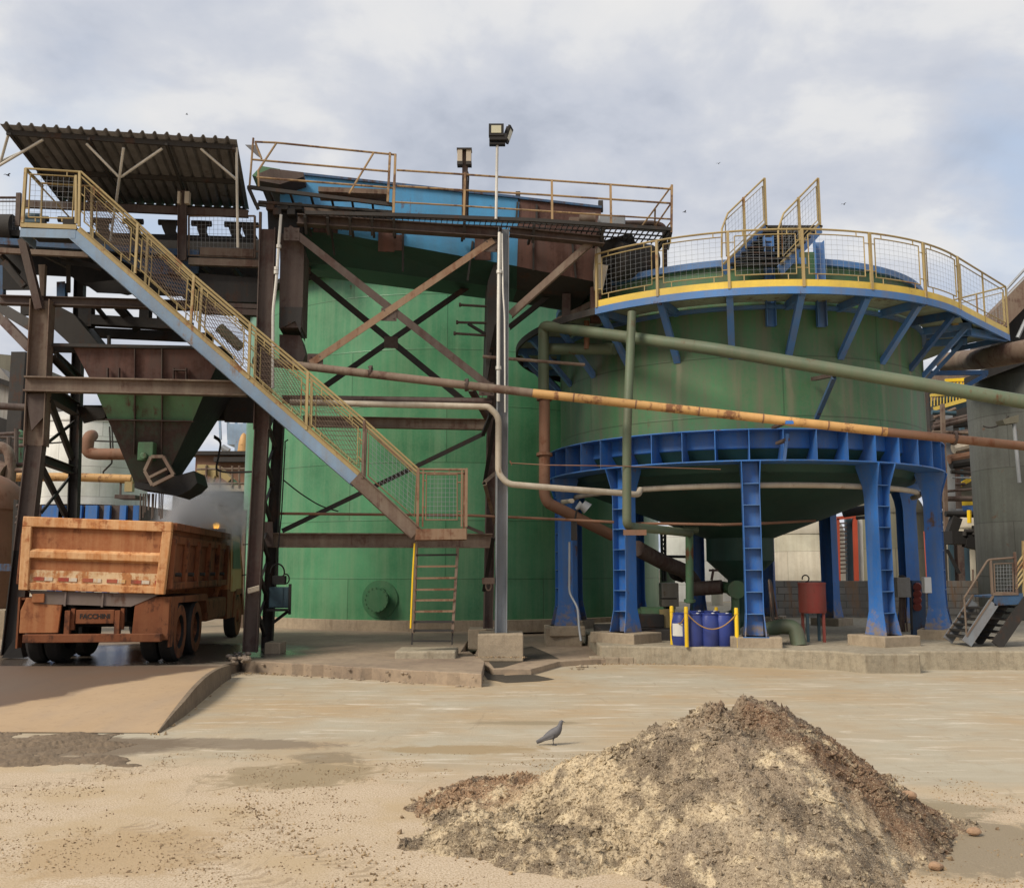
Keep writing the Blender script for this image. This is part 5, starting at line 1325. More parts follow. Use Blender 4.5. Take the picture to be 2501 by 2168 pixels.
# control cabinet at the laced column
cb_ = thing('control_cabinet', 'blue grey electrical cabinet mounted on the dark laced column', 'cabinet', fr(I(390, 1010), 1.6))
m_ = MB(); a_, b_ = fr(I(310, 1080), 1.5), fr(I(470, 915), 1.5); m_.box((a_ + b_) / 2 + YV * .15, (abs(b_.x - a_.x), .28, abs(b_.z - a_.z)), (XV, YV, V((0, 0, 1)))); bx = m_.build('case', P['panel_blue'], cb_, smooth=False, bevel=.01)
m_ = MB(); m_.box((a_ * .62 + b_ * .38) + YV * -.005 + V((0, 0, .06)), (.26, .012, .40), (XV, YV, V((0, 0, 1)))); m_.build('door', P['panel_blue'], bx, smooth=False, bevel=.004)
m_ = MB(); m_.bar(fr(I(300, 1095), 1.5), fr(I(475, 1095), 1.5), .3, .04); m_.bar(fr(I(470, 1100), 1.6), fr(I(340, 1200), 1.6), .06, .06); m_.bar(fr(I(480, 890), 1.5), fr(I(475, 1130), 1.5), .05, .05, (0, 1, 0)); m_.build('shelf_bracket', P['black'], cb_, smooth=False)
m_ = MB(); m_.box(fr(I(395, 860), 1.6), (.26, .15, .18)); m_.build('terminal_box', P['black'], cb_, smooth=False, bevel=.01)
m_ = MB()
m_.tube([fr(I(380 + 55 * math.cos(R(a)), 800 - 68 * math.sin(R(a))), 1.55) for a in range(180, -30, -15)], .016, 6); m_.tube([fr(I(445 + 28 * math.cos(R(a)), 850 - 38 * math.sin(R(a))), 1.55) for a in range(180, -100, -20)], .014, 6); m_.tube([fr(I(380, 860), 1.55), fr(I(385, 610), 1.55), fr(I(412, 340), 1.55), fr(E(440, 1100), 1.55), fr(E(440, 1060), 1.55), fr(E(465, 1045), 1.55)], .014, 6)
m_.build('cable', P['black'], cb_)
m_ = MB(); m_.tube(fillet([fr(E(430, 1365), 1.6), fr(E(560, 1470), 1.8), fr(E(720, 1570), 2.0), fr(E(860, 1610), 2.1)], 1.0, 5), .014, 6); tag(m_.build('cable', P['black'], None), 'thin black cable drooping in front of the tall green tank', 'cable')
m_ = MB()
for k in range(4): m_.tube([fr(H(1955, 770 + k * 10), -.19), fr(H(2045, 745 + k * 10), -.19)], .02, 6)
tag(m_.build('rope_lashing', P['cream_pipe'], None), 'pale rope lashed round the middle column above the truck wheels', 'rope')
# ------------------------------------------------------------------ access stair with mesh rails
sr = thing('access_stair', 'long yellow and blue steel stair with mesh handrails descending across the tower', 'stair', fr((600, 930), -.9))
NO = -.9; WD = YV * .68
s0, s1, s2 = fr((183, 568), NO), fr((868, 1166), NO), fr((1016, 1302), NO)
for k in (0, 1):
    o = WD * k
    m_ = MB(); m_.bar(s0 + o, s1 + o, .022, .19, dh=-.045); m_.bar(s0 + o, s1 + o, .07, .014, dh=-.142, dw=.03); m_.build('stringer', P['stringer'], sr, smooth=False)
    m_ = MB(); m_.bar(s0 + o, s1 + o, .026, .088, dh=.096); m_.bar(s0 + o, s1 + o, .06, .012, dh=.138, dw=.02); m_.build('toe_strip', P['yellow'], sr, smooth=False)
    m_ = MB(); m_.bar(s1 + o, s2 + o, .024, .262); m_.bar(s1 + o, s2 + o, .07, .016, dh=.12, dw=.02); m_.bar(s1 + o, s2 + o, .07, .014, dh=-.12, dw=.02); m_.build('stringer', P['rust_light'], sr, smooth=False)
m_ = MB()
nT = 34
for k in range(1, nT):
    c = s0.lerp(s2, k / nT) + WD * .5 + V((0, 0, .02)); m_.box(c, (.23, .64, .03), (XV, YV, V((0, 0, 1))))
tag(m_.build('treads', P['dark'], sr, smooth=False), kind='stuff')
# upper landing
u0, u1 = fr(A(165, 870), NO), fr(A(605, 888), NO)
m_ = MB(); m_.bar(u0, u1, .03, .085); m_.bar(u0, u0 + WD, .03, .085); m_.build('toe_strip', P['yellow'], sr, smooth=False)
m_ = MB(); m_.bar(fr(A(165, 932), NO), fr(A(598, 945), NO), .03, .16); m_.bar(fr(A(165, 932), NO), fr(A(165, 932), NO) + WD, .03, .16); m_.build('landing_beam', P['stringer'], sr, smooth=False)
m_ = MB(); m_.prism([u0, u1, u1 + WD * 1.25, u0 + WD * 1.25], (0, 0, -.03)); m_.build('landing', P['dark'], sr, smooth=False)
# handrails
near_posts = [((195, 419), (193, 553)), ((337, 546), (330, 668)), ((474, 673), (466, 790)), ((611, 790), (607, 925)), ((752, 908), (748, 1050)), ((890, 1026), (885, 1168))]
top_line = [fr(A(200, 425), NO), fr(A(640, 452), NO)] + [fr(p[0], NO) for p in near_posts[1:]] + [fr(E(1500, 1285), NO)]
for k in (0, 1):
    o = WD * k
    m_ = MB(); m_.tube([p + o for p in top_line], .021, 8)
    dz = V((0, 0, -.085))
    m_.tube([p + o + dz for p in top_line[1:]], .014, 6)
    hd = m_.build('handrail', P['yellow'], sr)
    for i, (a_, b_) in enumerate(near_posts):
        m_ = MB(); m_.bar(fr(a_, NO) + o, fr(b_, NO) + o, .045, .045, (0, 1, 0)); m_.build('post', P['yellow'] if i < 5 else P['rust_light'], hd, smooth=False)
    if k == 0:
        m_ = MB(); m_.bar(fr(A(205, 425), NO), fr(A(178, 855), NO), .05, .05, (0, 1, 0)); m_.build('post', P['yellow'], hd, smooth=False)
        m_ = MB(); m_.tube([fr(A(205, 425), NO), fr(A(205, 425), NO) + WD * 1.2], .02, 7); m_.tube([fr(A(200, 430), NO) + WD * 1.2, fr(A(185, 855), NO) + WD * 1.2], .02, 7)
        a_ = fr(A(205, 425), NO); m_.tube([fr(A(205, 440), NO), fr(A(420, 680), NO) + WD * 1.2], .015, 6); m_.build('end_rail', P['yellow'], hd)
    fm, ms = MB(), MB()
    for i in range(5):
        (ta, ba), (tb, bb_) = near_posts[i], near_posts[i + 1]
        ta, ba, tb, bb_ = fr(ta, NO) + o, fr(ba, NO) + o, fr(tb, NO) + o, fr(bb_, NO) + o
        def pt(s, z, ta=ta, ba=ba, tb=tb, bb_=bb_): return ba.lerp(ta, z).lerp(bb_.lerp(tb, z), s)
        c = [pt(.09, .16), pt(.90, .16), pt(.90, .80), pt(.09, .80)]
        fm.tube(c + [c[0]], .014, 6, False)
        for s_, z in ((.09, .62), (.09, .3), (.90, .62), (.90, .3)):
            fm.tube([pt(s_, z), pt(0 if s_ < .5 else 1, z)], .012, 5, False)
        for s_ in (.25, .75): fm.tube([pt(s_, .80), pt(s_, .93)], .012, 5, False); fm.tube([pt(s_, .16), pt(s_, .0)], .012, 5, False)
        for q in range(1, 16):          # woven diagonal mesh
            t = q / 8.
            for sg in (0, 1):
                x0, y0, x1, y1 = (max(0, t - 1), min(1, t), min(1, t), max(0, t - 1))
                if sg: y0, y1 = 1 - y0, 1 - y1
                def pp(x, y): return pt(.09 + .81 * x, .16 + .64 * y)
                if abs(x1 - x0) > .01: ms.tube([pp(x0, y0), pp(x1, y1)], .0036, 4, False)
    fm.build('panel_frame', P['yellow'], hd)
    ms.build('wire_mesh', P['rust_light'], hd)
    if k == 0:
        m_ = MB(); c = [fr(A(225, 810), NO), fr(A(570, 820), NO), fr(A(590, 490), NO), fr(A(240, 470), NO)]
        m_.tube(c + [c[0]], .014, 6, False); m_.bar(fr(A(600, 480), NO), fr(A(600, 860), NO), .04, .04, (0, 1, 0))
        for (p, q) in ((A(530, 450), A(530, 485)), (A(585, 555), A(625, 555)), (A(490, 820), A(490, 845)), (A(280, 820), A(280, 845)), (A(190, 740), A(228, 740))): m_.tube([fr(p, NO), fr(q, NO)], .012, 5)
        m_.build('panel_frame', P['yellow'], hd)
        MB().grid_mesh(c[0], c[1], c[2], c[3], 8, 8, .003).build('wire_mesh', P['grey_steel'], hd)
# lower stretch of rail and the landing box
m_ = MB()
lt = [fr(E(1075, 900), NO), fr(E(1500, 1285), NO)]
m_.tube([p + V((0, 0, -.1)) for p in lt], .014, 6)
c = [fr(E(1095, 1330), NO), fr(I(1460, 360), NO), fr(E(1480, 1310), NO), fr(E(1100, 985), NO)]
m_.tube(c + [c[0]], .014, 6, False); m_.build('panel_frame', P['rust_tan'], sr)
MB().grid_mesh(c[0], c[1], c[2], c[3], 12, 9, .003).build('wire_mesh', P['grey_steel'], sr)
l0, l1 = fr(I(1470, 500), NO), fr(I(1870, 495), NO)
m_ = MB(); m_.bar(l0, l1, .03, .20); m_.bar(l0, l0 + WD, .03, .20); m_.bar(l1, l1 + WD, .03, .20); m_.bar(l0 + WD, l1 + WD, .03, .20); m_.build('landing_beam', P['rust_tan'], sr, smooth=False)
m_ = MB(); m_.prism([l0 + V((.02, .02, .09)), l1 + V((-.02, .02, .09)), l1 + WD + V((-.02, -.02, .09)), l0 + WD + V((.02, -.02, .09))], (0, 0, -.03)); m_.build('landing', P['rust_tan'], sr, smooth=False)
m_ = MB()
hgt = (fr(E(1520, 1278), NO) - fr(I(1500, 450), NO)).length
for o in (V((0, 0, 0)), WD):
    for u in (1485, 1525, 1832, 1868):
        if o.length and u in (1525, 1832): continue
        b_ = fr(I(u, 440), NO) + o; w = .05 if u in (1485, 1868) else .03
        m_.bar(b_, b_ + V((0, 0, hgt)), w, w, (0, 1, 0))
tops = [fr(E(1485, 1278), NO), fr(E(1868, 1281), NO)]
m_.tube([tops[0], tops[1], tops[1] + WD], .021, 7); m_.tube([tops[0] + WD, tops[1] + WD], .02, 7)
fr_ = [fr(I(1550, 385), NO), fr(I(1798, 385), NO), fr(I(1798, 28), NO), fr(I(1556, 28), NO)]
m_.tube(fr_ + [fr_[0]], .013, 6, False)
for (p, q) in ((I(1798, 90), I(1832, 90)), (I(1798, 320), I(1832, 320)), (I(1525, 75), I(1555, 75)), (I(1525, 285), I(1555, 285)), (I(1620, 28), I(1620, 0)), (I(1735, 28), I(1735, 0))): m_.tube([fr(p, NO), fr(q, NO)], .013, 5)
m_.build('landing_rail', P['rust_tan'], sr, smooth=False)
MB().grid_mesh(*fr_, 8, 10, .003).build('wire_mesh', P['grey_steel'], sr)
# steep ladder under it
ld_ = thing('ladder', 'rusty ship ladder with yellow rails going down from the lowest stair landing', 'ladder', fr((1063, 1575), -.55))
LO = -.55
for (a_, b_) in ((I(1478, 560), I(1452, 1275)), (I(1802, 600), I(1762, 1275))):
    m_ = MB(); m_.bar(fr(a_, LO), fr(b_, LO), .05, .11, (0, 1, 0)); m_.build('stringer', P['rust_light'], ld_, smooth=False)
for i, y in enumerate((660, 750, 842, 932, 1016, 1104, 1186, 1255)):
    t = (y - 560) / 715.
    m_ = MB(); m_.bar(fr(I(1476 - 26 * t, y + 3), LO), fr(I(1801 - 38 * t, y), LO), .15, .035); m_.build('rung', P['rust_tan'] if 0 < i < 6 else P['dark'], ld_, smooth=False)
m_ = MB(); m_.tube([fr(I(1462, 570), LO - .12), fr(I(1448, 800), LO - .12), fr(I(1430, 1240), LO - .12)], .016, 6); m_.build('grab_rail', P['yellow_post'], ld_)
m_ = MB()
for (a_, b_) in ((I(1445, 1255), I(1440, 1370)), (I(1762, 1255), I(1757, 1370)), (I(1440, 1340), I(1757, 1340))): m_.bar(fr(a_, LO), fr(b_, LO), .03, .03, (0, 1, 0))
m_.build('foot', P['dark'], ld_, smooth=False)
a_, b_ = fr(I(1310, 1385), -.6), fr(I(1790, 1385), -.6)
m_ = MB(); m_.bb(a_.x, b_.x, a_.y - .1, a_.y + .9, SZ - .1, SZ + .13); tag(m_.build('concrete_step', P['conc_curb'], None, smooth=False, bevel=.03), 'low worn concrete step under the feet of the ladder', 'step')

# ------------------------------------------------------------------ tin roof over the belt conveyor
rf = thing('tin_roof', 'dark corrugated tin roof on pale tubular props over the belt conveyor', 'roof', fr(A(1000, 400), 0))
nl, nr_, fr_r, fl_ = fr(A(0, 72), -1.2), fr(A(1868, 196), -1.2), fr(A(1965, 745), 1.7), fr(A(490, 690), 1.7)
nw = 20 * 12; m_ = MB(); nd = 6
def rz(s):
    f = (s * 19.3) % 1.0
    return .055 * max(0, min(1, (0.5 - abs(f - .5)) * 9 - 2.7)) * 1.0
for i in range(nw + 1):
    s = i / nw
    for j in range(nd + 1):
        t = j / nd
        p = nl.lerp(nr_, s).lerp(fl_.lerp(fr_r, s), t)
        m_.v.append(tuple(p + V((0, 0, rz(s) - .012 * math.sin(t * 3.1) + .01 * noise.noise(V((s * 8, t * 3, 1)))))))
for i in range(nw):
    for j in range(nd):
        q = i * (nd + 1) + j; m_.f.append((q, q + nd + 1, q + nd + 2, q + 1))
so = m_.build('sheet', P['roof'], rf, smooth=True, ang=30)
sd_ = so.modifiers.new('thickness', 'SOLIDIFY'); sd_.thickness = .008
m_ = MB()
for t in (.06, .53, .97):
    a_ = nl.lerp(fl_, t); b_ = nr_.lerp(fr_r, t); m_.bar(a_ + V((.05, 0, -.07)), b_ + V((-.05, 0, -.07)), .05, .09)
m_.build('purlin', P['dark'], rf, smooth=False)
m_ = MB()
for s in (.03, .36, .69, .98): m_.bar(nl.lerp(nr_, s) + V((0, .1, -.13)), fl_.lerp(fr_r, s) + V((0, 0, -.13)), .05, .05)
m_.build('rafter', P['dark'], rf, smooth=False)
for (a_, b_, oa, ob) in ((A(975, 262), A(942, 500), -1.0, -.6), (A(942, 500), A(915, 700), -.6, -.2), (A(680, 228), A(945, 500), -1.0, -.6), (A(1280, 268), A(955, 492), -1.0, -.6), (A(1865, 258), A(1876, 1048), -1.0, -.25), (A(1582, 268), A(1866, 515), -1.0, -.65), (A(65, 160), A(5, 372), -1.0, -.6), (A(340, 198), A(-40, 422), -1.0, -.6), (A(172, 296), A(-40, 388), -.2, -.6)):
    m_ = MB(); m_.tube([fr(a_, oa), fr(b_, ob)], .026, 8); m_.build('prop', P['conduit'], rf)
m_ = MB(); m_.tube([fr(A(908, 720), -.2), fr(A(870, 1000), -.1)], .024, 8); m_.build('prop', P['conduit'], rf)
# belt conveyor
bc = thing('belt_conveyor', 'grimy belt conveyor with rust and blue side frames under the tin roof', 'conveyor', fr(A(1000, 1000), 1.2))
m_ = MB(); m_.channel(fr(A(185, 705), .5), fr(A(1960, 785), .5), .08, .15, .02); m_.build('top_rail', P['rust'], bc, smooth=False)
m_ = MB(); m_.channel(fr(A(-30, 1000), .55), fr(A(1575, 1100), .55), .10, .13, .02); m_.build('side_frame', P['blue_dull'], bc, smooth=False)
m_ = MB(); m_.channel(fr(A(-30, 1072), .52), fr(A(700, 1110), .52), .10, .10, .02); m_.build('side_frame', P['rust_light'], bc, smooth=False); m_ = MB(); m_.channel(fr(A(1490, 1160), .42), fr(A(2045, 1180), .42), .10, .14, .02); m_.bar(fr(A(1580, 1080), .5), fr(A(2000, 1095), .5), .06, .16); m_.build('side_frame', P['rust_light'], bc, smooth=False)
m_ = MB(); m_.prism([fr(A(900, 1120), .7), fr(A(1575, 1150), .7), fr(A(1560, 1250), .75), fr(A(1200, 1260), .75)], YV * .05); m_.prism([fr(A(1180, 1255), .8), fr(A(1490, 1262), .8), fr(A(1490, 1470), 1.0), fr(A(1440, 1440), 1.0)], YV * .06); m_.build('side_plate', P['blue_dull'], bc, smooth=False)
m_ = MB(); m_.prism([fr(A(1570, 1250), .6), fr(A(2045, 1290), .6), fr(A(2040, 1480), .6), fr(A(1570, 1470), .6)], YV * .06); m_.build('side_plate', P['dark'], bc, smooth=False)
m_ = MB(); m_.bar(fr(A(1560, 1500), .45), fr(A(2060, 1520), .45), .14, .09); m_.bar(fr(A(1600, 1545), .45), fr(A(2067, 1570), .45), .16, .12); m_.build('cross_beam', P['rust'], bc, smooth=False)
m_ = MB(); m_.prism([fr(A(-40, 905), .75), fr(A(2020, 965), .75), fr(A(2020, 965), 2.1), fr(A(-40, 905), 2.1)], (0, 0, -.12)); m_.build('belt', P['black'], bc, smooth=False)
for (x, w) in ((300, 130), (540, 110), (800, 120), (1050, 110), (1330, 130), (1590, 90), (1850, 110), (1960, 120)):
    m_ = MB()
    yb = 905 + (x + 40) * .03; yt = yb - 118
    m_.prism([fr(A(x - w * .5, yt + 14), .85), fr(A(x + w * .45, yt + 18), .85), fr(A(x + w * .38, yb - 40), .85), fr(A(x + w * .6, yb + 6), .85), fr(A(x - w * .2, yb + 4), .85), fr(A(x - w * .38, yb - 50), .85)], YV * .10)
    c = fr(A(x, yt + 24), 1.0); m_.tube([c + XV * -.2, c + XV * .2], .06, 10)
    m_.build('idler', P['dark'], bc, smooth=False)
m_ = MB(); m_.tube([fr(A(10, 900), .9), fr(A(110, 900), .9)], .28, 20); m_.build('drive_drum', P['dark'], bc)
m_ = MB(); m_.tube([fr(A(210, 810), .7), fr(A(320, 815), .7)], .09, 14); m_.box(fr(A(265, 850), .7), (.34, .2, .06)); m_.build('motor', P['panel_blue'], bc)
m_ = MB(); m_.prism([fr(A(-40, 1010), 2.2), fr(A(1570, 1070), 2.2), fr(A(1570, 1300), 2.2), fr(A(1000, 1420), 2.2), fr(A(640, 1340), 2.2), fr(A(560, 1275), 2.2), fr(A(-40, 1240), 2.2)], YV * .06)
m_.prism([fr(A(20, 1090), 1.5), fr(A(180, 1100), 1.5), fr(A(290, 1380), 1.5), fr(A(20, 1380), 1.5)], YV * .05); m_.prism([fr(A(660, 1330), 1.2), fr(A(1400, 1250), 1.2), fr(A(1420, 1430), 1.2), fr(A(760, 1400), 1.2)], YV * .05)
m_.build('skirt_plate', P['black'], bc, smooth=False)
m_ = MB(); m_.prism([fr(A(-40, 930), 2.35), fr(A(2040, 985), 2.35), fr(A(2040, 1500), 2.35), fr(A(1500, 1480), 2.35), fr(A(1380, 1310), 2.35), fr(A(-40, 1200), 2.35)], YV * .06); m_.build('back_plate', P['dark'], bc, smooth=False)
m_ = MB()
for (a_, b_) in ((A(330, 1095), A(540, 1200)), (A(470, 1110), A(800, 1215)), (A(540, 1090), A(540, 1400)), (A(0, 1100), A(150, 1250)), (A(1600, 1200), A(1680, 1270)), (A(1840, 1210), A(1900, 1280))): m_ = MB(); m_.bar(fr(a_, .8), fr(b_, 1.3), .08, .08); m_.build('strut', P['dark'], bc, smooth=False)
m_ = MB(); m_.tube([fr(N1(1680, 20), .4), fr(E(70, 270), .35)], .001, 4) if False else m_.tube([fr(D(1730, 160), .3), fr(D(1900, 320), .3)], .10, 12); m_.build('chute_pipe', P['green_pipe'], bc)

# ------------------------------------------------------------------ hopper
hp = thing('hopper', 'rust and green pyramid hopper with a dark discharge gate above the dump truck', 'hopper', fr((360, 930), .9))
def hv(x, y, o): return fr(D(x, y), o)
BK = YV * 2.0
tfl, tfr = hv(570, 300, .12), hv(1775, 325, .12)
mfl, mfr = hv(735, 618, .22), hv(1627, 640, .22)
nfl, nfr = hv(850, 885, .42), hv(1518, 900, .42)
bfl, bfr = hv(1060, 1385, .80), hv(1290, 1385, .80)
def ringq(a, b, dep): return [a, b, b + YV * dep, a + YV * dep]
r0, r1, r2, r3 = ringq(tfl, tfr, 2.3), ringq(mfl, mfr, 2.05), ringq(nfl, nfr, 1.6), ringq(bfl, bfr, .85)
P['hopper_low'] = paint('grimy_hopper_paint', (0.05, 0.062, 0.042), .65, rcol=(.05, .033, .027), rough=.75, dirt=.8, dcol=(.05, .042, .035))
def skin(a, b, mat, nm, sides):
    m_ = MB()
    for k in sides: m_.poly([a[k], b[k], b[(k + 1) % 4], a[(k + 1) % 4]])
    o = m_.build(nm, mat, hp, smooth=False); s_ = o.modifiers.new('thickness', 'SOLIDIFY'); s_.thickness = .012; return o
skin(r0, r1, P['rust_red'], 'upper_body', (0, 2, 3)); skin(r1, r2, P['green_hopper'], 'body', (0, 2, 3)); skin(r2, r3, P['hopper_low'], 'lower_body', (0, 2, 3))
m_ = MB()
for a, b in ((r0, r1), (r1, r2), (r2, r3)): m_.poly([a[1], b[1], b[2], a[2]])
o = m_.build('side_wall', P['black'], hp, smooth=False); s_ = o.modifiers.new('thickness', 'SOLIDIFY'); s_.thickness = .012  # right wall coloured black as its shade, other walls keep their paint
m_ = MB(); m_.bar(hv(420, 300, .05), tfr + V((0, 0, 0)), .09, .06); m_.bar(tfl, tfl + YV * 2.3, .09, .06); m_.bar(tfl + YV * 2.3, tfr + YV * 2.3, .09, .06); m_.bar(hv(420, 330, .3), hv(640, 335, .3), .1, .12); m_.build('rim', P['dark'], hp, smooth=False)
m_ = MB()
def fp(s, a, b): return a.lerp(b, s)
for s in (.44, .66):
    t = [tfl.lerp(tfr, s - .02), mfl.lerp(mfr, s - .04 if s < .5 else s - .04), nfl.lerp(nfr, s - .12 if s < .5 else s - .04)]
    xs_ = (1065, 1280) ; x_ = xs_[0] if s < .5 else xs_[1]
    q = [hv(x_, 330, .10), hv(x_, 600, .18), hv(x_, 890, .38), hv(x_ - 5, 1160, .60)]
    for a_, b_ in zip(q, q[1:]): m_.bar(a_, b_, .09, .016, XV)
m_.bar(hv(835, 888, .36), hv(1528, 902, .36), .10, .022)
for x in (850, 940, 1370, 1470): m_.bar(hv(x, 480, .1), hv(x, 585, .12), .10, .02, XV)
m_.bar(hv(1370, 497, .1), hv(1470, 500, .1), .1, .02)
m_.build('stiffener', P['rust'], hp, smooth=False)
m_ = MB(); pg_ = [hv(1145, 1290, .32), hv(1195, 1180, .32), hv(1290, 1178, .32), hv(1372, 1322, .32), hv(1205, 1405, .32)]
for a_, b_ in zip(pg_, pg_[1:] + pg_[:1]): m_.bar(a_, b_, .06, .085, (0, 1, 0))
m_.bar(hv(1180, 1345, .30), hv(1320, 1275, .30), .05, .10, (0, 1, 0)); m_.build('gate_linkage', P['rust_light'], hp, smooth=False)
m_ = MB(); m_.prism([hv(1060, 1375, .5), hv(1230, 1400, .5), hv(1390, 1330, .5), hv(1530, 1290, .5), hv(1555, 1385, .5), hv(1500, 1440, .5), hv(1400, 1490, .5), hv(1270, 1455, .5), hv(1060, 1425, .5)], YV * 1.0); m_.build('discharge_gate', P['black'], hp, smooth=False)
m_ = MB(); c = hv(1160, 1140, .45); m_.box(c, (.30, .2, .36)); m_.tube([c + V((.0, -.1, -.1)), c + V((0, -.2, -.1))], .07, 10); m_.build('actuator', P['green_hopper'], hp, smooth=False, bevel=.02)
m_ = MB()
for k in range(11):
    x = 1110 + k * 18 + random.uniform(-5, 5); m_.bar(hv(x, 1470, .8), hv(x + random.uniform(-8, 8), 1480 + random.uniform(110, 200), .8), .02, random.uniform(.012, .03), (0, 1, 0))
m_.build('rubber_strips', P['truck_grey'], hp, smooth=False)
m_ = MB()
for dy in (0, 14): m_.tube(fillet([hv(1690, 1015 + dy, 1.6), hv(1745, 1050 + dy, 1.5), hv(1720, 1200, 1.4), hv(1700, 1280, 1.2), hv(1780, 1305, .8), hv(2010, 1298, .3)], .4, 5), .02, 7)
tag(m_.build('hose', P['black'], None), 'pair of black hoses hanging from the hopper side to the tower column', 'hoses')

# ------------------------------------------------------------------ dump truck
tk = thing('dump_truck', 'dust orange dump truck seen from behind under the hopper', 'truck', (-7.00, 16.3, SZ), R(6.2))
ROLL = Matrix.Rotation(R(2.0), 4, 'Y')
class TMB(LMB):
    def build(s, name, mat, parent=None, **kw):
        if getattr(s, 'roll', False):
            piv = V((0, 0, 2.0)); s.v = [tuple((ROLL @ (V(v) - piv)) + piv) for v in s.v]
        return MB.build(s, name, mat, parent, **kw)
class BED(TMB): roll = True
HW, BL, Zb, Zt = 1.180, 5.3, 1.22, 2.42      # half width, length, bottom and top above the bay floor
bed = BED()
# tub: outer walls, floor, headboard
bed.bb(-HW, -HW + .05, .08, BL, Zb + .1, Zt - .02); bed.bb(HW - .05, HW, .08, BL, Zb + .1, Zt - .02); bed.bb(-HW + .05, HW - .05, .1, BL, Zb + .04, Zb + .12); bed.bb(-HW + .05, HW - .05, BL - .06, BL - .002, Zb + .12, Zt + .12)
body = bed.build('dump_body', P['truck_dirty'], tk, smooth=False, bevel=.008)
for sx in (-1, 1):
    m_ = BED(); m_.box((sx * (HW + .03), BL / 2 + .05, Zt - .05), (.12, BL - .1, .13)); m_.box((sx * (HW + .02), BL / 2 + .05, Zt - .27), (.05, BL - .1, .14)); m_.build('top_rail', P['truck_dirty'], body, smooth=False, bevel=.012)
    m_ = BED(); m_.box((sx * (HW + .03), BL / 2 + .05, Zb + .14), (.10, BL - .1, .12)); m_.build('sill', P['truck_dirty'], body, smooth=False, bevel=.012)
    for k in range(6):
        y = .10 + k * (BL - .3) / 5
        m_ = BED(); m_.box((sx * (HW + .045), y + .05, (Zb + Zt) / 2 - .08), (.09, .13, Zt - Zb - .34)); m_.build('side_rib', P['truck_dirty'], body, smooth=False, bevel=.015)
    for k in range(5):
        m_ = BED(); m_.tube([(sx * (HW + .02), .55 + k * 1.0, Zb + .33), (sx * (HW + .12), .55 + k * 1.0, Zb + .33)], .035, 8); m_.build('hook', P['dark'], body)
# tailgate
m_ = BED(); m_.bb(-HW + .06, HW - .06, .02, .07, Zb + .03, Zt - .03); tg = m_.build('tailgate', P['truck'], tk, smooth=False)
m_ = BED(); m_.bb(-HW - .03, HW + .03, -.05, .085, Zt - .15, Zt + .02); m_.build('tailgate_rail', P['truck_edge'], tg, smooth=False, bevel=.015)
for sx in (-1, 1):
    m_ = BED(); x0 = sx * (HW - .045)
    m_.prism([(sx * (HW + .032), -.048, Zt - .148), (sx * (HW - .12), -.048, Zt - .148), (sx * (HW - .16), -.048, Zb), (sx * (HW - .01), -.048, Zb)], (0, .13, 0)); m_.build('tailgate_post', P['truck_edge'], tg, smooth=False, bevel=.012)
m_ = BED(); m_.prism([(-HW + .13, -.045, Zt - .55), (-HW + .13, .03, Zt - .50), (-HW + .13, .03, Zt - .70), (-HW + .13, -.045, Zt - .66)], (2 * HW - .26, 0, 0)); m_.build('tailgate_rail', P['truck_edge'], tg, smooth=False, bevel=.01)
m_ = BED(); m_.bb(-HW + .15, HW - .15, -.02, .02, Zb + .01, Zb + .13); m_.build('tailgate_rail', P['truck_edge'], tg, smooth=False, bevel=.01)
m_ = BED(); m_.bb(-HW + .145, HW - .145, .008, .021, Zb + .132, Zb + .34); m_.build('dust_strip', P['truck_pale'], tg, smooth=False)
for k in range(6):
    x = -HW + .22 + k * .392
    m_ = BED(); m_.bb(x, x + .17, -.004, .0075, Zb + .165, Zb + .225); m_.build('red_reflector', P['red_mark'], tg, smooth=False)
    if k < 5:
        m_ = BED(); m_.bb(x + .175, x + .30, -.003, .0075, Zb + .165, Zb + .225); m_.build('white_reflector', P['white_mark'], tg, smooth=False)
# valance under the tub
m_ = BED(); m_.prism([(-HW + .12, .05, Zb + .0), (HW - .1, .05, Zb + .0), (HW - .55, .05, Zb - .22), (-HW + .35, .05, Zb - .22)], (0, .05, 0))
for x in (-.45, .15): m_.bb(x, x + .03, .02, .06, Zb - .24, Zb)
m_.build('valance', P['truck_grey'], tk, smooth=False)
# chassis
m_ = TMB(); m_.bb(-.48, -.38, .25, 7.6, .72, 1.0); m_.bb(.38, .48, .25, 7.6, .72, 1.0); m_.bb(-.48, .48, .5, .62, .7, .95); m_.bb(-.6, .6, .9, 2.6, .6, 1.1); m_.build('chassis', P['black'], tk, smooth=False)
m_ = TMB(); m_.bb(-1.07, 1.13, -.08, .06, .40, .535); bp = m_.build('bumper', P['truck_dirty'], tk, smooth=False, bevel=.012)
m_ = TMB(); m_.bb(-.44, -.36, -.03, .1, .535, .92); m_.bb(-.36, -.30, .03, .1, .6, .95); m_.build('bumper_bracket', P['truck_dirty'], bp, smooth=False); m_ = TMB(); m_.bb(.36, .44, -.03, .1, .535, .92); m_.bb(.44, .49, .03, .1, .6, .95); m_.build('bumper_bracket', P['truck_dirty'], bp, smooth=False)
m_ = TMB(); m_.bb(-.28, .34, .02, .06, .70, .93); npl = m_.build('maker_plate', P['truck_dirty'], tk, smooth=False, bevel=.01)
tcu = bpy.data.curves.new('lettering', 'FONT'); tcu.body = 'FACCHINI'; tcu.size = .108; tcu.extrude = .002; tcu.align_x = 'CENTER'; tcu.align_y = 'CENTER'; tcu.offset = .003
to = bpy.data.objects.new('lettering', tcu); COL.objects.link(to); to.parent = npl
bpy.context.view_layer.update()
tme = bpy.data.meshes.new_from_object(to.evaluated_get(bpy.context.evaluated_depsgraph_get())); tme.name = 'lettering'
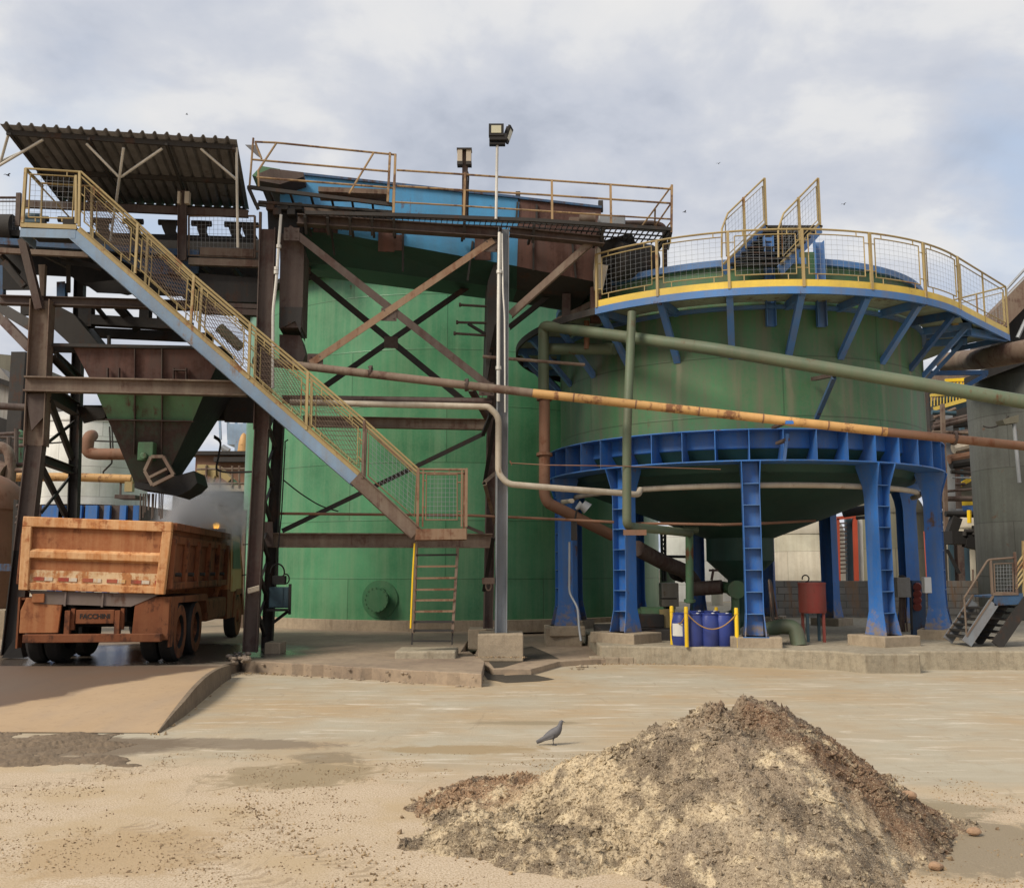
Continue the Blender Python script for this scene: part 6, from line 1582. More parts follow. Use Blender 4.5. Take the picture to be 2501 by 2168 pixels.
bpy.data.objects.remove(to); to = bpy.data.objects.new('lettering', tme); COL.objects.link(to); to.parent = npl
tme.materials.clear(); tme.materials.append(P['black']); to.rotation_euler = (R(90), 0, 0); to.location = (.03, .016, .82)
for sx in (-1, 1):
    nm = 'mudguard'
    m_ = TMB()
    if sx < 0:
        m_.prism([(-1.18, .06, .55), (-.56, .06, .55), (-.52, .06, 1.12), (-.66, .06, 1.16), (-1.10, .06, 1.13), (-1.18, .06, .92)], (0, .05, 0)); m_.bb(-1.0, -.8, .02, .12, 1.05, 1.2)
    else:
        m_.prism([(.62, .06, .42), (1.22, .06, .42), (1.22, .06, 1.14), (.66, .06, 1.14)], (0, .05, 0))
    m_.build(nm, P['truck_dirty'] if sx > 0 else P['truck'], tk, smooth=False, bevel=.01)
    m_ = TMB(); m_.prism([(sx * 1.24, .1, 1.14), (sx * 1.24, 3.1, 1.10), (sx * 1.24, 3.25, .75), (sx * 1.24, 3.12, .75), (sx * 1.24, 3.0, .99), (sx * 1.24, .62, 1.02), (sx * 1.24, .40, .62), (sx * 1.24, .28, .30), (sx * 1.24, .1, .30)], (-sx * .03, 0, 0)); m_.bb(min(sx * .62, sx * 1.22), max(sx * .62, sx * 1.22), .12, 3.1, 1.095, 1.125); m_.build('fender', P['truck_dirty'], tk, smooth=False)
def wheel(x, y, r=.51, dual=True, face=1):
    w = TMB(); wd = .26
    offs = (0, -.30) if dual else (0,)
    for o in offs:
        c0 = x - face * (wd / 2) + face * o
        prof = [(r * .55, -wd / 2), (r * .93, -wd / 2), (r, -wd / 2 + .05), (r, wd / 2 - .05), (r * .93, wd / 2), (r * .55, wd / 2), (r * .55, -wd / 2)]
        w.lathe(prof, (c0, y, r), 40, axis=(face, 0, 0))
    ty = w.build('tyre', P['black'], None)
    return ty
for (x, y, f) in ((1.22, .92, 1), (1.22, 2.26, 1), (-1.22, .92, -1), (-1.22, 2.26, -1)):
    e = bpy.data.objects.new('wheel', None); COL.objects.link(e); e.parent = tk
    t_ = wheel(x, y, face=f); t_.parent = e
    m_ = TMB(); m_.lathe([(.01, -.10), (.14, -.10), (.16, -.02), (.13, -.13), (.22, -.16), (.29, -.05), (.30, .0)], (x, y, .51), 32, axis=(f, 0, 0)); m_.lathe([(.285, -.02), (.30, .006), (.46, .006), (.475, -.01)], (x, y, .51), 40, axis=(f, 0, 0)); rm = m_.build('rim', P['truck_dirty'], None); rm.parent = e
e = bpy.data.objects.new('wheel', None); COL.objects.link(e); e.parent = tk
t_ = wheel(1.2, 7.0, .51, False, 1); t_.parent = e
m_ = TMB(); m_.lathe([(.01, .03), (.12, .03), (.16, -.02), (.26, .0), (.30, .01), (.46, .006), (.475, -.01)], (1.2, 7.0, .51), 32, axis=(1, 0, 0)); rm = m_.build('rim', P['truck_dirty'], None); rm.parent = e
m_ = TMB(); w2 = wheel(-1.2, 7.0, .51, False, -1); w2.parent = tk
# cab
m_ = TMB(); m_.prism([(1.18, 5.55, .85), (1.18, 7.75, .60), (1.18, 7.78, 1.5), (1.10, 7.45, 2.42), (1.10, 5.6, 2.48), (1.18, 5.55, 1.6)], (-2.36, 0, 0)); cb = m_.build('cab', P['truck'], tk, smooth=False, bevel=.05)
m_ = TMB(); m_.prism([(1.19, 5.85, 1.1), (1.19, 7.2, 1.1), (1.19, 7.2, 1.6), (1.165, 6.9, 2.34), (1.165, 5.85, 2.36)], (.02, 0, 0)); dc = m_.build('door', P['cab_green'], cb, smooth=False)
m_ = TMB(); m_.prism([(1.212, 6.0, 1.62), (1.212, 7.05, 1.62), (1.19, 6.85, 2.24), (1.19, 6.0, 2.26)], (.008, 0, 0)); m_.build('window', P['window'], dc, smooth=False)
m_ = TMB(); m_.tube(fillet([(1.2, 7.3, 2.2), (1.42, 7.35, 2.22), (1.42, 7.35, 1.5), (1.2, 7.3, 1.45)], .06), .014, 6); m_.box((1.43, 7.33, 1.9), (.05, .16, .5)); m_.build('mirror', P['black'], cb, smooth=False)
m_ = TMB(); m_.bb(.85, 1.2, 3.4, 5.4, .55, 1.0); m_.build('fuel_tank', P['truck_dirty'], tk, smooth=False, bevel=.05)
m_ = TMB(); m_.prism([(1.22, 6.2, .5), (1.22, 6.35, 1.0), (1.22, 6.6, 1.14), (1.22, 7.4, 1.14), (1.22, 7.75, .5), (1.22, 7.55, .5), (1.22, 7.35, 1.02), (1.22, 6.65, 1.02), (1.22, 6.45, .5)], (-.25, 0, 0)); m_.bb(.9, 1.2, 5.5, 6.2, .5, 1.15); m_.build('fender', P['truck_dirty'], cb, smooth=False)
m_ = TMB(); m_.tube(fillet([(.95, 5.42, 1.0), (1.05, 5.42, 1.35), (1.0, 5.44, 2.3)], .1), .05, 10); m_.build('exhaust', P['truck'], tk)
m_ = TMB(); m_.tube([(.85, 5.75, 2.5), (.85, 5.75, 2.54)], .07, 12); m_.ball((.85, 5.75, 2.60), .07, (1, 1, 1), 14, 8); m_.build('beacon', P['beacon'], cb)
# load of damp waste
m_ = TMB(); nx, ny = 16, 34
for j in range(ny + 1):
    for i in range(nx + 1):
        x = -1.17 + 2.34 * i / nx; y = .12 + 5.1 * j / ny
        z = 1.75 + .42 * math.exp(-((x) ** 2 / .8 + (y - 1.7) ** 2 / 3)) + .05 * noise.noise(V((x * 4, y * 4, 1)))
        m_.v.append((x, y, min(z, 2.2)))
for j in range(ny):
    for i in range(nx):
        q = j * (nx + 1) + i; m_.f.append((q, q + 1, q + nx + 2, q + nx + 1))
ldm = m_.build('truck_load', P['mud'], None, smooth=True, ang=180); ldm.location = tk.location; ldm.rotation_euler = tk.rotation_euler; tag(ldm, 'dark damp waste heaped inside the orange dump body', 'load')
# ------------------------------------------------------------------ long pipes
def q3(pts): return [at(p, Y) for p, Y in pts]
pipe('pipe', q3([(G(735, 700), 20.6), (G(735, 160), 20.4), (G(760, 150), 20.3), ((1740, 852), 17.35), ((2600, 998), 15.4)]), .118, P['green_pipe'], 'long grey green pipe sloping across the upper part of the conical tank', fil=.22, n=18,
     flanges=((2, .55),))
pipe('pipe', q3([(G(742, 660), 20.6), (G(742, 1480), 20.4), (G(770, 1545), 20.4), (G(960, 1640), 20.6), (J(1280, 510), 21.0)]), .12, P['rust_pipe'], 'rust coloured downpipe with an elbow left of the blue ring', fil=.3, n=14, flanges=((0, .08), (0, .62)))
pipe('pipe', q3([(G(760, 330), 20.7), (G(1300, 330), 19.6)]), .125, P['green_pipe'], 'short dirty green branch pipe entering the conical tank under the long sloping pipe', fil=0)
pipe('pipe', q3([(G(1075, 110), 19.9), (G(1075, 330), 19.9)]), .06, P['rust_pipe'], 'short rusty stub joining the two green pipes', fil=0)
# brown to ochre to rust line, three welded lengths of one pipe
lp = thing('pipe', 'long straight pipe, rust brown then ochre yellow then rust, crossing the whole plant', 'pipe', at((1250, 955), 17.6))
def seg(a, b, mat, rad=.075):
    MB().tube(q3([a, b]), rad, 16).build('pipe_length', mat, lp, ang=60)
ends = [((620, 880), 18.3), ((1302, 960), 17.55), ((2166, 1055), 16.85), ((2600, 1099), 16.5)]
seg(ends[0], ends[1], P['rust_light'], .080); seg(ends[1], ends[2], P['orange_pipe'], .082); seg(ends[2], ends[3], P['rust_pipe'], .079)
for t in (.12, .30, .48, .66, .84, .985):
    a_, b_ = at(*ends[1]), at(*ends[2]); c = a_.lerp(b_, t); d = (b_ - a_).normalized()
    MB().tube([c - d * .012, c + d * .012], .086, 16).build('weld_collar', P['rust_pipe'], lp)
for (p_, Y_, w_) in (((905, 908), 18.0, .1), ((1140, 940), 17.75, .1), ((2330, 1070), 16.75, .1)):
    c = at(p_, Y_); m_ = MB(); m_.tube([c + V((-.022, 0, .002)), c + V((.022, 0, -.002))], .125, 16)
    for k in range(8):
        q = c + V((0, math.cos(k * .785) * .105, math.sin(k * .785) * .105)); m_.tube([q + V((-.04, 0, 0)), q + V((.04, 0, 0))], .012, 6)
    m_.build('flange', P['rust'], lp)
# supports of the pipes on the tank
sb = thing('pipe_bracket', 'blue and rusty bracket propping the long green pipe on the tank side', 'bracket', at(L(860, 180), 18.3))
m_ = MB(); m_.bar(at(L(740, 195), 18.6), at(L(885, 165), 17.2), .10, .07); m_.build('arm', P['rust'], sb, smooth=False)
m_ = MB(); m_.bar(at(L(870, 185), 17.3), at(L(760, 440), 18.6), .08, .07); m_.build('strut', P['blue_dull'], sb, smooth=False)
sb = thing('pipe_bracket', 'small blue bracket on the ring girder holding the ochre pipe', 'bracket', at(L(560, 590), 17.4))
m_ = MB(); m_.bar(at(L(490, 500), 17.9), at(L(560, 470), 17.0), .09, .05); m_.bar(at(L(515, 600), 17.9), at(L(575, 575), 17.3), .09, .05); m_.build('arm', P['rust'], sb, smooth=False)
m_ = MB(); m_.bar(at(L(575, 540), 17.3), at(L(555, 710), 17.4), .05, .05, (0, 1, 0)); m_.bar(at(L(560, 470), 17.0), at(L(610, 470), 17.0), .1, .06); m_.build('strut', P['blue'], sb, smooth=False)
# tall green riser
pipe('pipe', q3([(G(1432, 40), 18.2), (G(1392, 1000), 17.9), (J(1392, 420), 17.9), (J(1420, 440), 18.1), (J(1720, 470), 19.2), (J(1890, 490), 20.4)]), .085, P['green_pipe'], 'tall green riser pipe standing in front of the ring girder', fil=.2, n=16, flanges=())
pipe('pipe', q3([(J(1885, 470), 20.5), (J(1888, 1040), 20.6)]), .085, P['green_pale_pump'], 'green vertical pipe under the left half of the cone', fil=0, flanges=((0, .97),))
m_ = MB(); c = at(J(1455, 485), 17.9); m_.box(c, (.42, .1, .10)); tag(m_.build('pipe_support', P['rust_pipe'], None, smooth=False), 'rusty support shelf under the elbow of the green riser', 'bracket')
# cream lagged pipe
pipe('pipe', [fr(E(480, 750), .05), fr(E(2000, 785), -.2), fr(G(300, 785), -.25), fr(G(380, 862), -.3), fr(G(378, 1310), -.3), fr(G(452, 1395), -.3), at(G(900, 1432), 18.6), at(G(1400, 1470), 19.0), at(G(1480, 1480), 19.1), at(G(1500, 1440), 19.4)], .062, P['cream_pipe'], 'cream lagged pipe bending round the grey column towards the blue legs', fil=.12, n=12)
pipe('pipe', [fr(E(480, 720), .15), fr(G(330, 748), .1)], .062, P['rust'], 'rust brown pipe running directly above the cream pipe', fil=0)
m_ = MB(); rr_ = 3.98
zc = at((1840, 1185), 19.0).z
m_.tube([on2(p, rr_, zc) for p in range(-76, 100, 4)], .058, 12)
tag(m_.build('ring_pipe', P['cream_pipe'], None), 'cream ring pipe curving round the underside of the conical tank', 'pipe')
m_ = MB(); m_.tube([on2(-76, rr_, zc), on2(-84, rr_ + .4, zc - .05), at(J(960, 235), 20.4)], .05, 10); tag(m_.build('pipe', P['cream_pipe'], None), 'short cream pipe end behind the leftmost blue leg', 'pipe')
# thin red-brown line
m_ = MB(); m_.tube([fr(I(400, 335), 1.6), fr(I(1900, 350), 1.5), at(J(450, 362), 20.0), at(J(1290, 402), 19.2)], .028, 8); m_.tube([at(J(1420, 412), 20.2), at(J(2060, 420), 19.6), at(M(160, 338), 19.4), at(M(420, 330), 19.4), at(M(750, 312), 20.4)], .028, 8)
tag(m_.build('thin_pipe', P['rust_pipe'], None), 'thin rusty pipe passing behind the stair landing and round the cone', 'pipe')
m_ = MB(); m_.tube([at(G(470, 1228), 18.4), at(G(760, 1245), 17.9), at(G(1300, 1252), 17.8), at((1760, 1146), 17.9)], .010, 6); m_.tube([at(G(470, 1210), 18.4), at(G(485, 1245), 18.4)], .014, 5); tag(m_.build('tie_rod', P['rust_pipe'], None), 'thin tie rod stretched across the front of the blue ring', 'rod')
# lamp under the girder
ul = thing('hanging_lamp', 'small pale lamp under the ring girder near the leftmost leg', 'lamp', at(J(1050, 280), 20.0))
m_ = MB(); m_.tube([at(J(990, 300), 20.0), at(J(1040, 262), 20.0)], [.03, .09], 14); m_.tube([at(J(1040, 262), 20.0), at(J(1085, 300), 20.0)], [.10, .13], 14); m_.build('shade', P['grey_steel'], ul)
m_ = MB(); m_.tube([at(J(1000, 300), 20.0), at(J(960, 480), 20.1)], .02, 6); m_.box(at(J(975, 470), 20.1), (.12, .1, .4)); m_.build('bracket', P['dark'], ul)
pipe('pipe', q3([(J(940, 560), 19.9), (J(938, 960), 19.8), (J(1005, 1080), 19.6), (J(1015, 1240), 19.5), (J(1030, 1340), 19.4)]), .024, P['grey_steel'], 'thin grey conduit kinking down beside the leftmost blue leg', fil=.1, n=8)
# big pipe at the right
pipe('pipe', q3([(N3(540, 1220), 24.5), (N3(800, 1190), 23.5), (N3(1000, 1180), 22.0), ((2640, 830), 19.5)]), .25, P['rust_light'], 'fat dusty brown pipe leaving the conical tank towards the right edge', fil=.8, n=20)
# ------------------------------------------------------------------ plant behind, right
def cyl_thing(name, label, cat, c, r, z0, z1, mat, dome=0.0, n=48, roofmat=None):
    t = thing(name, label, cat, (c[0], c[1], z0))
    m_ = MB(); m_.lathe([(r, z0), (r, z1)], (c[0], c[1], 0), n, uv=True); m_.build('shell', mat, t)
    m_ = MB(); m_.lathe([(r + .03, z1 - .06), (r + .03, z1)] + [(r * math.cos(R(a)), z1 + dome * math.sin(R(a))) for a in range(8, 91, 10)] + [(0.001, z1 + dome)], (c[0], c[1], 0), n); m_.build('roof', roofmat or mat, t)
    return t
def px_cyl(name, label, cat, u0, u1, v_top, v_bot, Y, mat, dome=0.0, z0=None, **kw):
    a_, b_ = at((u0, (v_top + v_bot) / 2), Y), at((u1, (v_top + v_bot) / 2), Y)
    r = (b_.x - a_.x) / 2; c = ((a_.x + b_.x) / 2, Y + r * .2)
    zt = at(((u0 + u1) / 2, v_top), Y - r * .6).z; zb = at(((u0 + u1) / 2, v_bot), Y - r * .6).z if z0 is None else z0
    return cyl_thing(name, label, cat, c, r, zb, zt, mat, dome, **kw)
px_cyl('silo', 'tall soot stained grey silo at the right edge of the yard', 'silo', 2404, 2700, 905, 1500, 29, P['silo'], .6, z0=.0)
px_cyl('storage_tank', 'cream tank with a sloped shoulder behind the red drum', 'tank', 1896, 2066, 1300, 1420, 44, P['cream'], 1.1, z0=.0)
px_cyl('storage_tank', 'olive grey domed tank behind the flared right front leg', 'tank', 2096, 2262, 1248, 1420, 38, P['olive'], 1.0, z0=.0)
px_cyl('storage_tank', 'wide cream tank half hidden by the rightmost blue leg and the soot silo', 'tank', 2262, 2520, 1322, 1420, 40, P['cream'], .9, z0=.0)
px_cyl('storage_tank', 'off white tank glimpsed left of the green vertical pipe', 'tank', 1618, 1790, 1300, 1500, 46, P['white'], .6, z0=.0)
px_cyl('small_tank', 'small pale tank with a yellow vent on the platform by the silo', 'tank', 2332, 2400, 1285, 1315, 33, P['cream'], .35)
px_cyl('storage_tank', 'olive tank high behind the pipe rack at the right', 'tank', 2330, 2400, 1175, 1240, 45, P['olive'], .6)
# block wall
m_ = MB(); ww = [at((1890, 1418), 30), at((2520, 1416), 30)]
m_.bb(ww[0].x, ww[1].x + 3, 30, 30.25, 0, ww[0].z)
def block_mat():
    m, t, b = nt('block_wall')
    p = pos(t); br = t.nodes.new('ShaderNodeTexBrick'); rt_ = t.nodes.new('ShaderNodeMapping'); rt_.inputs['Rotation'].default_value = (R(90), 0, 0)
    t.links.new(p, rt_.inputs['Vector']); t.links.new(rt_.outputs[0], br.inputs['Vector'])
    br.inputs['Scale'].default_value = 1; br.inputs['Brick Width'].default_value = .42; br.inputs['Row Height'].default_value = .21; br.inputs['Mortar Size'].default_value = .014
    br.inputs['Color1'].default_value = (.20, .19, .17, 1); br.inputs['Color2'].default_value = (.26, .245, .22, 1); br.inputs['Mortar'].default_value = (.10, .09, .08, 1)
    st = noi(t, p, .7, 7, .65); st2 = noi(t, pos(t, (2, 2, .4)), 1.1, 6, .65)
    c = mix(t, ramp(t, st, [(.42, g(0)), (.6, g(.8))]), br.outputs['Color'], (.13, .12, .105))
    c = mix(t, ramp(t, st2, [(.52, g(0)), (.66, g(.85))]), c, (.26, .15, .08))
    t.links.new(c, b.inputs['Base Color']); b.inputs['Roughness'].default_value = .9; bump(t, b, st2, .3, .02)
    return m
tag(m_.build('block_wall', block_mat(), None, smooth=False), 'low stained block wall behind the blue legs', 'wall')
# electrical boxes by the right rear leg
eb = thing('electrical_cabinet', 'beige electrical box with hanging cables by the right rear leg', 'electrical box', at(M(1300, 900), 21.5))
a_, b_ = at(M(1262, 795), 21.5), at(M(1338, 670), 21.5)
m_ = MB(); m_.box((a_ + b_) / 2, (abs(b_.x - a_.x), .2, abs(b_.z - a_.z))); m_.build('case', P['cream'] if False else P['grey_wall'], eb, smooth=False, bevel=.01)
m_ = MB()
for k in range(5): m_.tube(fillet([at(M(1285 + k * 8, 795), 21.5), at(M(1290 + k * 7 + random.uniform(-9, 9), 900), 21.5), at(M(1288 + k * 9 + random.uniform(-12, 12), 1010), 21.5)], .2), .018, 6)
m_.build('cable', P['rust'], eb)
m_ = MB(); m_.tube(fillet([at(M(1280, 668), 21.6), at(M(1300, 660), 21.6), at(M(1350, 700), 21.6), at(M(1360, 1000), 21.6)], .15), .03, 8); m_.build('conduit', P['dark'], eb)
eb = thing('electrical_cabinet', 'white electrical box on the left side of the rightmost blue leg', 'electrical box', at(M(1462, 715), 20.8))
a_, b_ = at(M(1434, 768), 20.8), at(M(1492, 668), 20.8); m_ = MB(); m_.box((a_ + b_) / 2, (abs(b_.x - a_.x), .16, abs(b_.z - a_.z))); m_.build('case', P['paper'], eb, smooth=False, bevel=.008)
m_ = MB(); m_.tube([at(M(1462, 768), 20.8), at(M(1470, 1000), 20.8)], .014, 6); m_.build('cable', P['dark'], eb)
m_ = MB(); m_.bar(V((at(M(1395, 900), 22).x, 22, KZ)), at(M(1395, 690), 22), .3, .12, (0, 1, 0))
bd = m_.build('blue_stanchion', P['blue_dull'], None, smooth=False); tag(bd, 'short dull blue stanchion with red valve wheels behind the right legs', 'stanchion')
m_ = MB()
for y in (725, 770, 810, 850): m_.tube([at(M(1395, y), 21.9), at(M(1395, y + 8), 21.8)], .09, 10)
m_.build('valve_wheel', P['red_tank'], bd)
pipe('pipe', [at(M(930, 262), 26), at(M(1115, 240), 26)], .13, P['black'], 'thick black pipe under the right side of the cone near the flared leg', fil=0)
pipe('pipe', [at(M(1010, 296), 27), at(M(1105, 290), 27)], .05, P['dark'], 'thin dark pipe just below the thick black pipe by the flared leg', fil=0)
# red caged ladder
rl_ = thing('ladder', 'orange red ladder frame standing behind the dark rear leg', 'ladder', at(M(1000, 670), 34))
m_ = MB()
for x in (1000, 888): m_.bar(at(M(x, 295), 34) if x == 1000 else at(M(x, 300), 34), V((at(M(x + 6, 670), 34).x, 34, .0 if x == 1000 else 1.2)), .14, .12, (0, 1, 0))
m_.bar(at(M(885, 298), 34), at(M(1004, 285), 34), .12, .12); m_.build('frame', P['red_ladder'], rl_, smooth=False)
m_ = MB()
for k in range(13): m_.bar(at(M(905, 330 + k * 26), 34), at(M(950, 328 + k * 26), 34), .06, .05)
m_.build('rung', P['rust'], rl_, smooth=False)
m_ = MB(); m_.bar(at(M(968, 300), 34.3), V((at(M(975, 670), 34.3).x, 34.3, 0)), .32, .2, (0, 1, 0)); m_.build('duct', P['panel_blue'], rl_, smooth=False)
m_ = MB(); m_.bar(at(M(1024, 300), 34.2), V((at(M(1030, 670), 34.2).x, 34.2, 0)), .2, .2, (0, 1, 0)); m_.build('white_duct', P['white'], rl_, smooth=False)
m_ = MB(); m_.bar(at(M(1452, 380), 33), V((at(M(1470, 680), 33).x, 33, 0)), .16, .12, (0, 1, 0)); tag(m_.build('red_post', P['red_ladder'], None, smooth=False), 'orange red post just left of the rightmost blue leg', 'post')
# pipe rack between tank and silo
rk = thing('pipe_rack', 'rusty pipe rack of posts and pipes between the conical tank and the silo', 'pipe rack', at((2330, 1400), 33))
def rb(name, a_, b_, w, h, mat, Y=33): m_ = MB(); m_.bar(at(a_, Y), at(b_, Y), w, h, (0, 1, 0) if abs(a_[0] - b_[0]) < 12 else (0, 0, 1)); return m_.build(name, P[mat], rk, smooth=False)
rb('post', N4(610, -100), N4(665, 1150), .16, .16, 'rust', 31); rb('post', N4(275, -60), N4(320, 1400), .12, .14, 'rust_light', 33); rb('post', N4(330, 40), N4(375, 1300), .28, .2, 'grey_steel', 34)
for (a_, b_, w, m) in (((170, 200), (720, 60), .16, 'rust'), ((180, 160), (720, 30), .12, 'rust'), ((190, 190), (560, 120), .1, 'dark'), ((165, 245), (730, 262), .10, 'rust_light'), ((350, 545), (745, 470), .28, 'rust_pipe'), ((395, 430), (735, 350), .30, 'cream_pipe'), ((370, 600), (760, 540), .3, 'black'),
                       ((300, 895), (1165, 825), .08, 'rust'), ((280, 975), (760, 975), .16, 'rust'), ((760, 985), (1165, 955), .16, 'silo'), ((315, 1140), (660, 1150), .12, 'rust_light'), ((370, 680), (640, 700), .12, 'dark'), ((380, 745), (780, 750), .05, 'grey_steel'), ((180, 90), (420, -10), .1, 'rust_light'), ((420, 100), (720, 30), .08, 'panel_blue'), ((160, 30), (420, 40), .14, 'panel_blue')):
    m_ = MB(); m_.tube([at(N4(*a_), 33.5), at(N4(*b_), 33.5)], w / 2 * 1.2, 10); m_.build('pipe', P[m], rk)
m_ = MB(); m_.prism([at(N4(370, 500), 37), at(N4(760, 420), 37), at(N4(790, 1100), 37), at(N4(370, 1100), 37)], (0, .3, 0)); m_.build('sheet', P['dark'], rk, smooth=False)
m_ = MB(); m_.prism([at(N4(400, 880), 36), at(N4(600, 745), 36), at(N4(620, 1080), 36), at(N4(400, 1080), 36)], (0, .3, 0)); m_.build('hood', P['olive'], rk, smooth=False)
m_ = MB(); m_.bar(at(N4(410, 855), 35.9), at(N4(600, 750), 35.9), .12, .14); m_.bar(at(N4(420, 1035), 35.9), at(N4(600, 1020), 35.9), .1, .16); m_.build('hazard_strip', P['yellow_post'], rk, smooth=False)
m_ = MB(); m_.bar(at(N4(420, 1080), 35.8), at(N4(620, 1080), 35.8), .1, .2); m_.build('blue_bar', P['blue'], rk, smooth=False)
m_ = MB(); m_.bar(at(N4(310, 1400), 32), at(N4(930, 1420), 32), 1.0, .42); m_.bar(at(N4(520, 1450), 31.6), at(N4(960, 1560), 31.6), .3, .3); m_.bar(at(N4(360, 1380), 32), at(N4(430, 1180), 32), .3, .3); m_.tube([at(N4(310, 1140), 32), at(N4(650, 1150), 32), at(N4(850, 1220), 32)], .10, 8); m_.build('platform', P['black'], rk, smooth=False)
m_ = MB()
for (a_, b_) in (((520, 1380), (520, 1330)), ((520, 1330), (720, 1330)), ((620, 1270), (620, 1370)), ((720, 1300), (860, 1310)), ((800, 1290), (800, 1390)), ((1000, 1260), (990, 1400)), ((860, 1335), (1165, 1335))): m_.tube([at(N4(*a_), 31.5), at(N4(*b_), 31.5)], .07, 8)
m_.build('rail', P['dark'], rk)
m_ = MB(); m_.tube([at(N4(568, 1100), 31.4), at(N4(572, 1240), 31.4)], .07, 8); m_.build('vent', P['yellow_post'], rk)
rb('guy_bar', N4(320, 1530), N4(450, 1790), .05, .05, 'dark', 30); rb('guy_bar', N4(335, 1530), N4(470, 1790), .05, .05, 'dark', 30)
rs2 = random.Random(11)
for k in range(34):
    Yk = rs2.uniform(34, 40); v0 = rs2.uniform(60, 1350); u0 = rs2.uniform(150, 300); u1 = rs2.uniform(480, 800); sl2 = rs2.choice((-90, -60, -30, 0, 0, 20)); mt = rs2.choice(('dark', 'rust', 'rust', 'black', 'rust_light', 'silo', 'panel_blue', 'grey_steel'))
    m_ = MB(); m_.tube([at(N4(u0, v0), Yk), at(N4(u1, v0 + sl2), Yk)], rs2.choice((.05, .06, .09, .14)), 8); m_.build('pipe', P[mt], rk)
for k in range(9):
    Yk = rs2.uniform(35, 39); u0 = rs2.uniform(190, 760); q_ = at(N4(u0, 1400), Yk); m_ = MB(); m_.bar(V((q_.x, Yk, 0)), at(N4(u0 - 30, rs2.uniform(-40, 500)), Yk), .16, .16, (0, 1, 0)); m_.build('post', P[rs2.choice(('dark', 'rust', 'panel_blue'))], rk, smooth=False)
m_ = MB(); q0_, q1_ = at((2270, 1000), 41.5), at((2440, 1000), 41.5); m_.bb(q0_.x, q1_.x, 41.5, 41.9, 0, at((2300, 905), 41.5).z); m_.build('sheeting', P['dark'], rk, smooth=False)
# lamp on the silo
sl = thing('silo_lamp', 'dark bracket lamp fixed to the silo side', 'lamp', at(N4(1030, 100), 26.5))
m_ = MB(); m_.prism([at(N4(935, 110), 26.4), at(N4(1110, 55), 26.4), at(N4(1110, 140), 26.4), at(N4(960, 160), 26.4)], (0, .4, 0)); m_.build('shade', P['olive'], sl, smooth=False)
m_ = MB(); m_.tube([at(N4(1060, 160), 26.5), at(N4(1120, 800), 26.5)], .05, 8); m_.build('cable', P['grey_steel'], sl)
m_ = MB(); m_.tube(sag(at(N4(720, 180), 27), at(N4(1000, 70), 26.6), .15), .025, 6); m_.build('wire', P['dark'], sl)
# yellow stair tower behind
ys = thing('yellow_stair', 'bright yellow caged stair seen behind the right shoulder of the tank', 'stair', at(N3(600, 1700), 36))
m_ = MB()
for k in range(12): m_.bar(at(N3(370 + k * 38, 1610 + (6 - abs(6 - k)) * 4 - k * 4), 36), at(N3(370 + k * 38, 1755 - k * 8), 36), .035, .03, (0, 1, 0))
m_.bar(at(N3(360, 1620), 36), at(N3(830, 1590), 36), .1, .1); m_.bar(at(N3(400, 1785), 36), at(N3(830, 1660), 36), .06, .14); m_.build('railing', P['yellow_new'], ys, smooth=False)
m_ = MB(); m_.bar(at(N3(380, 1740), 36.3), at(N3(640, 1640), 36.3), .2, .3); m_.bar(at(N3(560, 1790), 36.3), at(N3(840, 1690), 36.3), .2, .3); m_.build('stringer', P['panel_blue'], ys, smooth=False)
m_ = MB()
for k in range(7): m_.bar(at(N3(560 + k * 42, 1420 + (k % 2) * 12), 37), at(N3(565 + k * 42, 1520), 37), .06, .05, (0, 1, 0))
m_.bar(at(N3(540, 1440), 37), at(N3(830, 1425), 37), .1, .12); m_.bar(at(N3(560, 1500), 37), at(N3(830, 1490), 37), .1, .08); m_.build('upper_railing', P['yellow_post'], ys, smooth=False)
m_ = MB(); m_.bar(at(N3(400, 1460), 38), at(N3(960, 1420), 38), .5, .6); m_.bar(at(N3(400, 1560), 38.5), at(N3(960, 1600), 38.5), .4, .9); m_.build('floor', P['rust_light'], ys, smooth=False)
m_ = MB(); m_.bar(at(N3(390, 1700), 40), at(N3(970, 1740), 40), .4, 1.6); m_.build('backing', P['dark'], ys, smooth=False)
# conveyor gallery at the upper right
cg = thing('conveyor_gallery', 'dark inclined conveyor gallery rising out of the right edge', 'conveyor', at((2480, 800), 30))
m_ = MB(); m_.prism([at(N3(1310, 760), 30), at(N3(1600, 400), 30), at(N3(1600, 1000), 30), at(N3(1300, 960), 30), at(N3(1080, 1030), 30)], (0, 2, 0)); m_.build('side', P['black'], cg, smooth=False)
m_ = MB(); m_.bar(at(N3(1080, 790), 29.8), at(N3(1640, 220), 29.8), .5, .62); m_.build('top_beam', P['rust_light'], cg, smooth=False)
m_ = MB(); m_.tube([at(N3(1285, 330), 29.6), at(N3(1640, -60), 29.6)], .045, 6); m_.tube([at(N3(1290, 420), 29.6), at(N3(1640, 60), 29.6)], .04, 6); m_.tube([at(N3(1282, 330), 29.6), at(N3(1300, 620), 29.6)], .045, 6); m_.tube([at(N3(1420, 920), 29.6), at(N3(1520, 700), 29.6)], .06, 6); m_.build('handrail', P['grey_steel'], cg)
m_ = MB(); m_.prism([at(N3(1060, 1400), 27.5), at(N3(1060, 1290), 27.5), at(N3(1600, 1130), 27.5), at(N3(1600, 1200), 27.5)], (0, 1.5, 0)); m_.build('underside', P['black'], cg, smooth=False)
